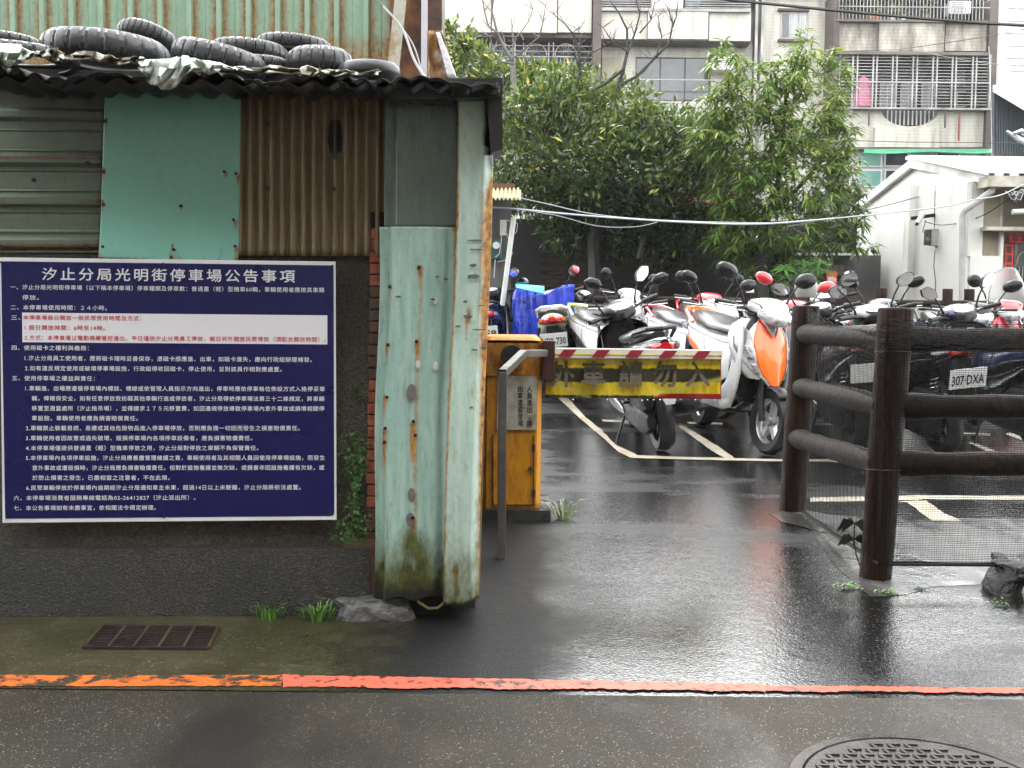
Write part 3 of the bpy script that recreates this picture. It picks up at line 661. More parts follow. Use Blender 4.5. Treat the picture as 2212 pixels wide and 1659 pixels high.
# ---- tyres on the roof
m_tyre = mat('wet_tyre', (.028, .029, .031), (.065, .066, .070), 8, .26, .45, bump=.3, bscale=60)
def tyre_mesh(Rr, r, grooves=0, name='tyre', depth=.004, slant=.5):
    """hollow tyre lying flat: profile revolved round z, with grooves cut in the tread"""
    prof = [(-.55, -.80), (-.1, -1.0), (.45, -.95), (.85, -.62), (1.0, -.22), (1.0, .22), (.85, .62), (.45, .95), (-.1, 1.0), (-.55, .80), (-.5, .6), (.1, .7), (.6, 0), (.1, -.7), (-.5, -.6)]
    n = max(48, grooves * 10); mm = M(); m_ = len(prof)
    for i in range(n):
        for j, (a, b) in enumerate(prof):
            rr = a
            t = 2 * math.pi * i / n
            if grooves and 2 < j < 8 or grooves and j in (2, 3, 7):
                ph = (i + (abs(b) * 9 * slant)) % 10
                if ph < 1.0: rr -= depth / r * 1.3
            mm.v.append(Vector(((Rr + r * rr) * math.cos(t), (Rr + r * rr) * math.sin(t), r * b)))
    for i in range(n):
        for j in range(m_):
            mm.f.append((i * m_ + j, ((i + 1) % n) * m_ + j, ((i + 1) % n) * m_ + (j + 1) % m_, i * m_ + (j + 1) % m_))
    return mm
def tyre(x0, x1, y0, y1, back, label, grooves=22, tilt=0, tiltx=0, thick=None, wid=None):
    """px box of the tyre; back = metres behind the wall plane"""
    # the near rim fills the box; the hollow ring reaches back from it over the roof
    f_ = .36 - back * .9; cx, cy = (x0 + x1) / 2, (y0 + y1) / 2; cn_ = Wp(cx, cy, f_); s = (Wp(x1, cy, f_) - Wp(x0, cy, f_)).length * 1.02
    c = Wp(cx, cy, f_ - s / 2); s = (Wp(x1, cy, f_ - s / 2) - Wp(x0, cy, f_ - s / 2)).length; c.z = cn_.z + .004
    hgt = (Wp(cx, y0, f_) - Wp(cx, y1, f_)).length if thick is None else thick
    ro = s / 2; r = hgt / 2
    o = tyre_mesh(ro - r, r, grooves).build('tyre', m_tyre, None, recalc=True, ang=30)
    o.location = c; o.rotation_euler = (R(tiltx), R(tilt), random.uniform(0, 6)); o.rotation_mode = 'XYZ'
    m1 = Matrix.Rotation(R(tilt), 4, 'Y') @ Matrix.Rotation(R(tiltx), 4, 'X') @ Matrix.Rotation(random.uniform(0, 6), 4, 'Z')
    o.rotation_euler = m1.to_euler(); tag(o, label, 'tyre', 'old tyres on the shed roof'); return o
tyre(-130, 165, 84, 112, .02, 'smooth thin tyre lying at the roof edge, cut by the picture edge', 24)
tyre(-110, 85, 62, 86, .30, 'treaded tyre lying on the thin smooth one at the roof end', 26)
tyre(93, 363, 56, 120, .12, 'fattest tyre on the shed roof with slanted grooves', 22, tilt=3)
tyre(252, 388, 44, 100, .42, 'tyre tilted up behind the fattest one on the roof', 30, tilt=14, thick=.062, tiltx=-14)
tyre(330, 420, 88, 124, .55, 'dark tyre half hidden behind the fattest and the sloping tyre', 22)
tyre(372, 577, 84, 140, .06, 'smooth tyre sloping down to the roof edge beside the pale flashing', 20, tilt=12, thick=.078)
tyre(455, 622, 80, 117, .26, 'grooved tyre lying on top of a small dark one', 26, tilt=3, thick=.06)
tyre(500, 624, 117, 144, .22, 'small dark tyre squeezed under the grooved one', 20)
tyre(554, 716, 72, 98, .42, 'thin treaded tyre resting on the tall one behind', 26, tilt=3, thick=.05)
tyre(618, 762, 94, 156, .16, 'tall deep tyre with zigzag tread near the post', 18)
tyre(730, 865, 127, 162, .10, 'smooth pale tyre lying last before the rusty post', 0)

# ---- back shed
bx0 = P(0, 75, 7.4)
bs_ = thing('ribbed_shed', 'tall green ribbed metal shed rising behind the tyre roof', 'shed', tuple(bx0)); BSI = Matrix.Translation(-bx0)
YB = 7.4
def rib_depth(x):      # ribs every 63.3 px
    t = ((x - 25) / 63.3) % 1; return .05 if t < .16 else (.0)
pts_ = []
px = -300
while px < 852:
    base_ = 25 + 63.3 * math.floor((px - 25) / 63.3)
    for d_, dep in ((0, 0), (3, .04), (12, .04), (15, 0), (36, 0), (37, .005), (39, .005), (40, 0)):
        if base_ + d_ < 856: pts_.append((base_ + d_, dep))
    px = base_ + 63.4
mm = M(); zr = [P(0, 260, YB).z - .3, P(0, 150, YB).z, P(0, 120, YB).z, P(0, 60, YB).z, P(0, 0, YB).z, P(0, 0, YB).z + 1.2]; nv = 24
zs = [P(0, 300, YB).z + (P(0, -200, YB).z - P(0, 300, YB).z) * k / nv for k in range(nv + 1)]
ru = []
for x, dep in pts_:
    X = P(x, 80, YB).x
    for k, z in enumerate(zs):
        mm.v.append(Vector((X, YB - dep, z))); yy = (628 - (z - CAM_H) * 2300 / YB)
        t_ = ((x - 25) / 63.3) % 1
        ru.append(max(.75 if .22 < t_ < .26 or t_ < .02 else .1, .62 * max(0, min(1, (yy - 70) / 60))) * (1.0))
n_ = len(zs)
for i in range(len(pts_) - 1):
    for j in range(n_ - 1): mm.f.append((i * n_ + j, (i + 1) * n_ + j, (i + 1) * n_ + j + 1, i * n_ + j + 1))
o = mm.build('ribbed_sheet', m_back, bs_, smooth=False, xf=BSI, recalc=False, thick=.004)
at = o.data.attributes.new('rust', 'FLOAT', 'POINT'); at.data.foreach_set('value', ru)
for nm in ('moss', 'dark'): o.data.attributes.new(nm, 'FLOAT', 'POINT')
m_rust = mat('rusted_steel', (.045, .018, .012), (.16, .055, .018), 6, .35, .6, bump=.4, bscale=40, c3=(.30, .12, .03))
m_gal = mat('galvanised', (.34, .34, .35), (.50, .50, .50), 12, .35, .5, metal=.3)
def fbox(name, x0, y0, x1, y1, Y, D, m, par=None, inv=None, bev=0, smooth=False):
    """real upright box whose front face covers the px rectangle at depth Y"""
    a = P((x0 + x1) / 2, (y0 + y1) / 2, Y); k = Y / FPX * 1.0
    wX = abs(P(x1, (y0 + y1) / 2, Y).x - P(x0, (y0 + y1) / 2, Y).x); hZ = abs(P((x0 + x1) / 2, y0, Y).z - P((x0 + x1) / 2, y1, Y).z)
    mm = M().box(a + Vector((0, D / 2, 0)), (wX, D, hZ)); return mm.build(name, m, par, smooth=smooth, xf=inv, bev=bev)
fbox('corner_post', 842, -200, 908, 190, YB - .10, .35, m_rust, bs_, BSI)
fbox('corner_post', 910, -200, 955, 150, YB - .2, .3, mat('rust_black_steel', (.02, .017, .015), (.12, .045, .018), 8, .3, .5, bump=.3), bs_, BSI)
M().hexa([P(x, y, YB - .24) for x, y in ((868, -150), (894, -150), (858, 190), (832, 190))], [P(x, y, YB - .20) for x, y in ((868, -150), (894, -150), (858, 190), (832, 190))]).build('brace', mat('pale_brace', (.25, .25, .20), (.42, .42, .36), 8, .5, c3=(.3, .22, .12)), bs_, smooth=False, xf=BSI)
fbox('strut', 910, -150, 923, 175, YB - .32, .04, mat('lilac_strut', (.42, .40, .44), (.5, .48, .52), 6, .4), bs_, BSI)
M().grid(lambda u, v: P(lerp(924, 955, u) + (30 * u * u) * v, 66 + 110 * v, YB - .3 + .08 * math.sin(u * 3)), 12, 12).build('bent_plate', mat('rust_plate', (.10, .045, .02), (.30, .15, .05), 12, .3, .5, c3=(.45, .43, .38), metal=.2), bs_, xf=BSI, thick=.004, recalc=False)
M().grid(lambda u, v: P(942 + 8 * u + (26 * v) + 12 * u * v, 70 + 100 * v, YB - .33), 4, 8).build('bright_flashing', mat('bright_tin', (.55, .56, .58), (.75, .76, .78), 20, .2, .4, metal=.4), bs_, xf=BSI, thick=.003, recalc=False)

# ================================================================== BARRIER BOX, ARM AND BANNER
m_orange = panelmat('orange_paint', (.60, .245, .010), (.70, .30, .014), rust=(.10, .028, .003), rust2=(.24, .075, .006), moss=(.09, .045, .008), rough=.3, scale=3, streak=(9, 9, 1.2))
bb = G(1108, 1122); YO = bb.y
mach = thing('barrier_machine', 'rust streaked orange gate machine box with a faded paper notice', 'barrier machine', tuple(bb)); MI = Matrix.Translation(-bb)
def mq(x, y, Y): return P(x, y, Y)
def mbox(name, x0, y0, x1, y1, Y, D, m, cham=.02, topcham=0):
    """chamfered cabinet"""
    a = P(x0, y0, Y); b = P(x1, y1, Y); X0, X1, Z1, Z0 = a.x, b.x, P((x0 + x1) / 2, y0, Y).z, P((x0 + x1) / 2, y1, Y).z
    X0 = P(x0, (y0 + y1) / 2, Y).x; X1 = P(x1, (y0 + y1) / 2, Y).x
    def rg(z, ins=0):
        c = cham; return [(X0 + c + ins, Y + ins, z), (X1 - c - ins, Y + ins, z), (X1 - ins, Y + c + ins, z), (X1 - ins, Y + D - c - ins, z), (X1 - c - ins, Y + D - ins, z), (X0 + c + ins, Y + D - ins, z), (X0 + ins, Y + D - c - ins, z), (X0 + ins, Y + c + ins, z)]
    zz = [Z0, lerp(Z0, Z1, .02)] + [lerp(Z0, Z1, t) for t in [k / 12 for k in range(1, 12)]]
    rs = [rg(z) for z in zz] + [rg(Z1 - topcham), rg(Z1, topcham)]
    o = M().rings(rs).build(name, m, mach, xf=MI, ang=20)
    return o, Z0, Z1, X0, X1
def addwear(o, rust=None, moss=None, dark=None):
    for nm, fn in (('rust', rust), ('moss', moss), ('dark', dark)):
        at = o.data.attributes.new(nm, 'FLOAT', 'POINT'); vals = []
        for v in o.data.vertices: vals.append(fn(v.co) if fn else 0.0)
        at.data.foreach_set('value', vals)
o, z0_, z1_, X0_, X1_ = mbox('cabinet', 1042, 812, 1169, 1100, YO + .01, .30, m_orange, .022)
addwear(o, rust=lambda c: .22 + .25 * (c.x < -.12) , moss=lambda c: .1 + .3 * (c.x < -.14))
o, z2_, z3_, _, _ = mbox('cabinet_head', 1040, 728, 1173, 812, YO - .004, .33, m_orange, .022, .03)
addwear(o, rust=lambda c: .62 if c.z < (z3_ - bb.z) - .02 else .1)
o, *_ = mbox('plinth', 1030, 1102, 1190, 1134, YO - .04, .42, mat('wet_plinth', (.02, .02, .018), (.05, .05, .045), 6, .2, .4), .002)
p = P(1106, 768, YO - .005); M().cyl(p - bb, p - bb + Vector((0, -.05, 0)), .055, 20).build('shaft', mat('black_rubber', (.012, .012, .012), None, rough=.35), mach)
o = M().hexa([P(x, y, YO - .004) - bb for x, y in ((1073, 928), (1159, 929), (1160, 810), (1076, 809))], [P(x, y, YO + .004) - bb for x, y in ((1073, 928), (1159, 929), (1160, 810), (1076, 809))]).build('paper_notice', mat('stained_paper', (.22, .19, .13), (.36, .34, .27), 9, .6, c3=(.48, .47, .42)), mach, smooth=False)
for body, cx in (("人員進出，請", 1144), ("由車道或使用", 1124)):
    for i, ch in enumerate(body):
        cy = lerp(840, 915, i / (len(body) - 1))
        lettering(ch, (lambda cx, cy, ch: (lambda u, v: P(cx + (u - .5) * (11 if ch != '，' else 3) , cy - (v - .36) * 15, YO - .0052)))(cx, cy, ch), m_blackp, mach, MI, offset=.015)
for nm, x0, y0, x1, y1, mm_ in (('door_seam', 1064, 940, 1066, 1092, m_nail), ('door_seam', 1152, 940, 1154, 1092, m_nail), ('door_seam', 1064, 1090, 1154, 1092, m_nail), ('hinge', 1149, 960, 1156, 976, m_castr), ('hinge', 1149, 1058, 1156, 1074, m_castr)):
    M().hexa([P(x, y, YO - .003) - bb for x, y in ((x0, y1), (x1, y1), (x1, y0), (x0, y0))], [P(x, y, YO + .008) - bb for x, y in ((x0, y1), (x1, y1), (x1, y0), (x0, y0))]).build(nm, mm_, mach, smooth=False)
p = P(1146, 1012, YO) - bb; M().cyl(p + Vector((0, .01, 0)), p + Vector((0, -.008, 0)), .011, 14).build('lock', m_castr, mach)
# bent grey guard bar
gb = G(1083, 1206); m_bar = mat('grey_bar', (.045, .040, .033), (.085, .077, .065), 6, .35, .5)
p1 = Vector((gb.x, gb.y, gb.z)); p2 = P(1086, 806, gb.y + .12); p3 = P(1130, 764, gb.y + .5); p4 = P(1176, 763, gb.y + .72)
gt = thing('guard_bar', 'bent square grey bar standing in front of the orange machine', 'guard bar', tuple(gb))
def sqbar(a, b, w_, m, nm, par, org):
    d = (b - a); L = d.length; q_ = d.to_track_quat('Z', 'Y').to_matrix(); return M().box((a + b) / 2 - org, (w_, w_, L + w_ * .15), q_).build(nm, m, par, smooth=False, bev=.003)
sqbar(p1 - Vector((0, 0, .03)), p2, .037, m_bar, 'upright', gt, gb); sqbar(p2, p3, .036, m_bar, 'elbow', gt, gb); sqbar(p3, p4, .036, m_bar, 'top_arm', gt, gb)
# arm
YA = YO + .02
ac = P(1372, 764, YA)
arm = thing('boom_barrier', 'horizontal white barrier arm with slanted red stripes', 'barrier arm', tuple(ac)); AI = Matrix.Translation(-ac)
def armq(x, y, Y=None): return P(x, y, Y or YA)
def ay(x): return (x - 1195) / 367 * 4
M().hexa([armq(1196, 774), armq(1561, 777), armq(1561, 756), armq(1196, 751)], [armq(1196, 774, YA + .05), armq(1561, 777, YA + .05), armq(1561, 756, YA + .05), armq(1196, 751, YA + .05)]).build('boom', mat('white_boom', (.66, .64, .55), (.74, .72, .66), 12, .3), arm, smooth=False, xf=AI, bev=.004)
for k in range(5):
    x = 1205 + k * 72.5; y = 755 + ay(x)
    M().add([armq(a, b, YA - .0065) for a, b in ((x, y + 16), (x + 27, y + 16.4), (x + 41, y), (x + 13, y))], [(0, 1, 2, 3)]).build('stripe', mat('red_stripe', (.28, .015, .03), None, rough=.35), arm, smooth=False, xf=AI)
M().hexa([armq(1173, 822, YA - .05), armq(1198, 823, YA - .05), armq(1199, 736, YA - .05), armq(1173, 735, YA - .05)], [armq(1173, 822, YA + .08), armq(1198, 823, YA + .08), armq(1199, 736, YA + .08), armq(1173, 735, YA + .08)]).build('bracket', mat('dark_red_bracket', (.028, .009, .008), (.055, .015, .012), 9, .3), arm, smooth=False, xf=AI, bev=.004)
# banner
m_ban, nt, b_ = base('yellow_banner')
f = noise(nt, 6, 6, .6, stretch=(6, 6, 1.1)); c_ = ramp(nt, f, [(.30, (.44, .22, .010)), (.52, (.66, .50, .015)), (.75, (.75, .64, .04))])
dk = attr(nt, 'dark'); fine = noise(nt, 32, 6, .7, stretch=(1, 1, .25))
ms = ramp(nt, mth(nt, 'ADD', dk, mth(nt, 'SUBTRACT', fine, .5)), [(.35, 0), (.6, 1)])
c_ = mixc(nt, ms, c_, (.030, .028, .010)); rr_ = attr(nt, 'rust'); c_ = mixc(nt, ramp(nt, rr_, [(.45, 0), (.55, 1)]), c_, (.26, .012, .014))
pl = attr(nt, 'moss'); c_ = mixc(nt, pl, c_, (.55, .50, .10))
nt.links.new(c_, b_.inputs['Base Color']); b_.inputs['Roughness'].default_value = .25; bumpn(nt, b_, noise(nt, 9, 4), .35, .02)
bn = P(1368, 810, YA)
banner = thing('banner', 'dirty yellow banner with grey Chinese characters hanging from the barrier arm', 'banner', tuple(bn)); NI = Matrix.Translation(-bn)
mm = M(); at_ = []
nu, nv = 90, 30
for i in range(nu + 1):
    for j in range(nv + 1):
        u, v = i / nu, j / nv
        x = lerp(1196 if v < .42 else 1178, 1558, u); y = lerp(764, 859 + 3 * u, v) + ay(x) * .8 * (1 - v)
        d_ = .012 * math.sin(u * 9 + v * 3) * v + .010 * math.sin(u * 23) * v * v + (.02 * max(0, (u + v - 1.45)))
        mm.v.append(armq(x, y, YA - .004 + (.028 - d_) * min(1, v * 4)))
        dkv = 1.05 * math.exp(-(abs(v - .475) / .145) ** 4) + .22 * bp(v, .3, .3) + .75 * bp(v, .965, .05) * (u < .66 - .3 * (v - .9)) + .25 * bp(v, .6, .15) * (1 - u)
        red = 1.0 if (v > .88 and u > .66 - (v - .88) * .5) or u > .993 else 0
        pale = .8 * bp(v, .52 + u * 1.9, .06) * (u < .26) + .7 * bp(v + .9 * (u - .72), .80, .05) * (u > .62)
        at_.append((dkv, red, pale))
for i in range(nu):
    for j in range(nv):
        a = i * (nv + 1) + j; mm.f.append((a, a + nv + 1, a + nv + 2, a + 1))
o = mm.build('banner_cloth', m_ban, banner, xf=NI, recalc=False, thick=.001)
for i, nm in enumerate(('dark', 'rust', 'moss')): at = o.data.attributes.new(nm, 'FLOAT', 'POINT'); at.data.foreach_set('value', [a[i] for a in at_])
wd_ = M(); rd_ = random.Random(8)
for x in (1238, 1312, 1352, 1387, 1399, 1412, 1426, 1441, 1470, 1502, 1543): 
    p_ = armq(x, 863.5 + rd_.uniform(-.5, 1.5), YA + .012); wd_.sphere((p_.x, p_.y, p_.z), rd_.uniform(.0028, .0042), 8, 6)
wd_.build('water_drops', mat('water_drop', (.9, .9, .92), None, rough=.02, metal=.9), banner, xf=NI)['kind'] = 'stuff'
m_greyp, nt, b_ = base('faded_grey_print')
tc = _n(nt, 'ShaderNodeTexCoord'); sx = _n(nt, 'ShaderNodeSeparateXYZ'); nt.links.new(tc.outputs['Object'], sx.inputs[0])
hz_ = mth(nt, 'ADD', mth(nt, 'MULTIPLY', sx.outputs[2], 14.0), mth(nt, 'SUBTRACT', noise(nt, 30, 5, .7, stretch=(1, 1, .4)), .5))
c_ = mixc(nt, ramp(nt, hz_, [(.0, 0), (.22, 1)]), ramp(nt, noise(nt, 20, 4), [(.35, (.12, .10, .075)), (.65, (.17, .14, .10))]), (.026, .024, .010))
nt.links.new(c_, b_.inputs['Base Color']); b_.inputs['Roughness'].default_value = .35
for ch, cx in zip("外車請勿入", (1215, 1282, 1363, 1436, 1507)):
    lettering(ch, (lambda cx: (lambda u, v: armq(cx + (u - .5) * 50, 809 - (v - .36) * 60, YA - .004 )))(cx), m_greyp, banner, NI, offset=.03)

# ================================================================== LOG FENCE, NET
m_log = mat('wet_log', (.008, .005, .004), (.028, .013, .008), 16, .42, .6, bump=1.0, bscale=38, bdist=.010, stretch=(6, 6, .35), c3=(.055, .024, .013), spec=.12)
m_logr = mat('wet_rail', (.007, .005, .004), (.021, .014, .010), 40, .5, .65, bump=.7, bscale=55, bdist=.005, c3=(.036, .020, .012), spec=.10)
f1 = G(1718, 1108); f2 = G(1903, 1258)
stain(m_log, 3, .4, .62, .45, (1, 1, .6)); stain(m_logr, 3, .4, .62, .5)
fence = thing('log_fence', 'dark wet log fence with two thick posts in front of the scooters', 'fence', tuple(f2))
def post(p, top, r0, r1, par, org, m=m_log):
    mm = M(); n = 26; rs = []
    for k in range(13):
        t = k / 12; c = lerp(Vector(p) + Vector((0, 0, -.02)), Vector(top), t); r = lerp(r0, r1, t)
        rs.append([c - Vector(org) + Vector((math.cos(a) * r * (1 + .02 * math.sin(3 * a + k)), math.sin(a) * r * (1 + .02 * math.cos(5 * a + k)), 0)) for a in [2 * math.pi * j / n for j in range(n)]])
    c = Vector(top) - Vector(org); rs.append([c + Vector((math.cos(a) * r1 * .93, math.sin(a) * r1 * .93, .006)) for a in [2 * math.pi * j / n for j in range(n)]])
    return mm.rings(rs).build('post', m, par, ang=40)
t2 = P(1936, 668, f2.y + .07); t1 = P(1742, 663, f1.y + .07)
post((f2.x, f2.y + .07, 0), t2, .064, .070, fence, f2); post((f1.x, f1.y + .07, 0), t1, .068, .070, fence, f2)
f3 = Vector((f2.x + 1.55, f2.y + .05, 0)); post((f3.x, f3.y + .07, 0), Vector((f3.x, f3.y + .07, 1.1)), .066, .07, fence, f2)
def onpost(pf, tp, z): 
    a = Vector((pf.x, pf.y + .07, 0)); t = z / tp.z; return lerp(a, Vector(tp), t)
def rail(a, b, r, nm='rail'):
    mm = M(); n = 14; k = 14; pts = [lerp(a, b, i / k) - Vector(f2) for i in range(k + 1)]
    mm.tube(pts, [r * (1 + .05 * math.sin(i * 1.9) + (.10 if i in (1, 9) else 0)) for i in range(k + 1)], n); return mm.build(nm, m_logr, fence, ang=50)
zt2 = P(2000, 735, f2.y).z; zm2 = P(2000, 882, f2.y).z; zb2 = P(2000, 1008, f2.y).z
zt1 = P(1760, 722, f1.y).z; zm1 = P(1760, 838, f1.y).z; zb1 = P(1760, 948, f1.y).z
for z2, z1 in ((zt2, zt1), (zm2, zm1), (zb2, zb1)):
    rail(onpost(f1, t1, z1) + Vector((-.012, -.055, 0)), onpost(f2, t2, z2) + Vector((-.02, -.01, 0)), .048)
    rail(onpost(f2, t2, z2), Vector((f3.x, f3.y + .07, z2)), .049)
# net
m_net = mat('black_net', (.006, .006, .006), None, rough=.6, spec=.15)
def net(a0, a1, ztop0, ztop1, zbot0, zbot1, nm, label, dh=.0082, dv=.0105, sag=0, off=-.075):
    L = (Vector(a1) - Vector(a0)).length; nc = 36; mm = M(); r = random.Random(5)
    def pt(u, z):
        p = lerp(Vector(a0), Vector(a1), u); return Vector((p.x + off * .35, p.y + off + .010 * math.sin(u * 9 + z * 6), z))
    n = int((ztop0 - zbot0) / dh)
    for i in range(n + 1):
        prev = None
        for j in range(nc + 1):
            u = j / nc; zt_ = lerp(ztop0, ztop1, u) - sag * math.sin(math.pi * u); zb_ = lerp(zbot0, zbot1, u); z = lerp(zb_, zt_, i / n) + .0015 * math.sin(u * 25 + i)
            p = pt(u, z); w_ = .00085 if i else .006
            b = len(mm.v); mm.v += [p + Vector((0, 0, w_)), p - Vector((0, 0, w_))]
            if j: mm.f.append((b - 2, b - 1, b + 1, b))
    nvv = int(L / dv)
    for j in range(nvv + 1):
        u = j / nvv; zt_ = lerp(ztop0, ztop1, u) - sag * math.sin(math.pi * u); zb_ = lerp(zbot0, zbot1, u)
        ks = 8
        for k in range(ks + 1):
            z = lerp(zb_, zt_, k / ks); p = pt(u + .004 * math.sin(k * 2 + j), z); b = len(mm.v); mm.v += [p - Vector((.0005, 0, 0)), p + Vector((.0005, 0, 0))]
            if k: mm.f.append((b - 2, b - 1, b + 1, b))
    # gathered top edge
    for q_ in range(26):
        pts = [pt(j / 60, lerp(ztop0, ztop1, j / 60) - .004 * q_ - sag * math.sin(math.pi * j / 60) + .012 * math.sin(j * .45 + q_ * 2.3)) + Vector((0, .012 * math.cos(j * .8 + q_ * 1.7), 0)) for j in range(61)]
        mm.tube(pts, .0009, 3)
    o = mm.build(nm, m_net, None, smooth=False, recalc=False); recentre(o, (Vector(a0) + Vector(a1)) / 2); tag(o, label, 'net'); return o
zbn2 = P(1903, 1212, f2.y).z; zbn1 = P(1750, 1100, f1.y).z
net((f1.x + .05, f1.y + .03, 0), (f2.x, f2.y + .03, 0), P(1745, 668, f1.y).z, P(1900, 712, f2.y).z, zbn1, zbn2, 'fence_net', 'fine black net on the short fence span between the two posts', sag=.04)
net((f2.x, f2.y, 0), (f3.x, f3.y, 0), P(1945, 690, f2.y).z, P(2200, 718, f2.y).z, P(1903, 1208, f2.y).z, P(2200, 1210, f2.y).z, 'fence_net', 'fine black net on the long fence span running out of the picture')
# moiré-free lower hem is a black cord
for a, b, lab in (((f1.x + .02, f1.y - .05, zbn1), (f2.x - .03, f2.y - .05, zbn2), 'black hem cord of the net sloping up to the nearer post'), ((f2.x, f2.y - .08, P(1903, 1208, f2.y).z), (f3.x, f3.y - .08, P(2200, 1210, f2.y).z), 'black hem cord of the net below the lowest long rail')):
    o = M().tube([a, lerp(Vector(a), Vector(b), .5) + Vector((0, 0, -.006)), b], .006, 6).build('net_cord', m_net); tag(o, lab, 'cord')
for zf in (.93, .45):
    p = onpost(f2, t2, zf); M().torus(p - Vector(f2), (0, .1, 1), .071, .0018, 26, 5).build('wire', m_nail, fence)
# concrete pad round the posts
pad = [(1660, 1110), (1720, 1098), (1790, 1112), (1900, 1120), (2260, 1120), (2290, 1300), (2140, 1262), (2010, 1268), (1960, 1285), (1880, 1290), (1845, 1262), (1800, 1218), (1750, 1140), (1690, 1128)]
pp = [G(x, y) for x, y in pad]; cc = sum(pp, Vector()) / len(pp)
mm = M()
m_pad = wetmat('wet_concrete', (.06, .06, .058), (.12, .117, .11), .46, .6, .12, .34, .35, wscale=2.2, aggr=90, bstr=.6, specks=(.3, .3, .28))
nn = len(pp); ring2 = [lerp(cc, p, .90) + Vector((0, 0, .004)) for p in pp]; ring1 = [p + Vector((0, 0, .0015)) for p in pp]
mm.add(ring1 + ring2 + [cc + Vector((0, 0, .006))], [(i, (i + 1) % nn, nn + (i + 1) % nn, nn + i) for i in range(nn)] + [(nn + i, nn + (i + 1) % nn, 2 * nn) for i in range(nn)])
o = mm.build('concrete_pad', m_pad); o['kind'] = 'structure'
# dark boulder and pale stone at the frame edge
q1 = G(2235, 1285); rock('boulder', 'black mossy boulder at the foot of the fence net', Vector((q1.x + .06, q1.y + .10, .02)), .20, .16, .10, mat('black_rock', (.005, .006, .005), (.018, .020, .017), 6, .35, .6, bump=1, bscale=25, bdist=.03), 5, 4, 'boulder', .45)
q2 = G(2225, 1300); rock('pale_stone', 'pale tan stone jutting in beside the black boulder', Vector((q2.x + .10, q2.y + .0, .05)), .12, .07, .075, mat('tan_stone', (.30, .26, .20), (.45, .41, .34), 16, .5, bump=1, bscale=30, bdist=.02), 9, 4, 'stone', .4)
# small plants
m_leafg = mat('weed_green', (.07, .16, .03), (.13, .26, .05), 20, .4)
m_ivy = mat('ivy_green', (.02, .06, .012), (.05, .13, .03), 20, .4)
def tuft(p, label, n=40, h=.06, spread=.05, m=m_leafg, name='grass_tuft', wid=.0035, lean=1.0):
    mm = M(); r = random.Random(int(abs(p.x) * 1000) + n)
    for _ in range(n):
        a = r.uniform(0, 6.28); d = r.uniform(0, spread); bpnt = Vector((d * math.cos(a), d * .5 * math.sin(a), 0)); hh = h * r.uniform(.4, 1); lx = Vector((math.cos(a), math.sin(a) * .6, 0)) * hh * lean * r.uniform(.2, .9)
        s = Vector((-math.sin(a), math.cos(a), 0)) * wid; m1 = bpnt + lx * .45 + Vector((0, 0, hh * .75)); m2 = bpnt + lx + Vector((0, 0, hh * .75 if r.random() < .5 else hh))
        mm.add([bpnt - s, bpnt + s, m1 + s * .8, m1 - s * .8, m2], [(0, 1, 2, 3), (3, 2, 4)])
    o = mm.build(name, m, None, smooth=False, recalc=False); o.location = p; tag(o, label, 'grass'); return o
tuft(G(585, 1336), 'thin grass tuft at the wall foot, farther from the concrete lump', 45, .07, .06)
tuft(G(685, 1342), 'brighter denser grass tuft right beside the concrete lump', 70, .075, .06)
def herb(p, label, n, rad, ls, m, name='weed', flat=.5, cat='weed'):
    mm = M(); r = random.Random(n + int(abs(p.x * 77)))
    for _ in range(n):
        c = Vector((r.gauss(0, rad), r.gauss(0, rad * .5), abs(r.gauss(0, rad * flat)) + .004)); a = r.uniform(0, 6.28); t = r.uniform(-.6, .6)
        u = Vector((math.cos(a), math.sin(a), t)) * ls * r.uniform(.6, 1.2); v = Vector((-math.sin(a), math.cos(a), r.uniform(-.4, .4))) * ls * .45
        mm.add([c - u * .5, c + v * .5, c + u * .5, c - v * .5], [(0, 1, 2, 3)])
    o = mm.build(name, m, None, smooth=False, recalc=False); o.location = p; tag(o, label, cat); return o
herb(G(1833, 1272), 'small light green weed between the wet track and the nearer post', 90, .022, .016, m_leafg)
herb(G(1920, 1284), 'small light green weed at the very foot of the nearer post', 80, .02, .016, m_leafg)
herb(G(1990, 1274), 'dark little weed in the crack beyond the nearer post', 50, .016, .014, m_ivy)
herb(G(2160, 1310) , 'yellow green weed at the foot of the black boulder', 40, .02, .015, m_leafg)
tuft(G(1215, 1122), 'long pale grass blades growing out beside the machine plinth', 22, .13, .05, mat('pale_blade', (.20, .28, .12), (.35, .40, .25), 9, .4), 'grass_tuft', .006, 1.6)
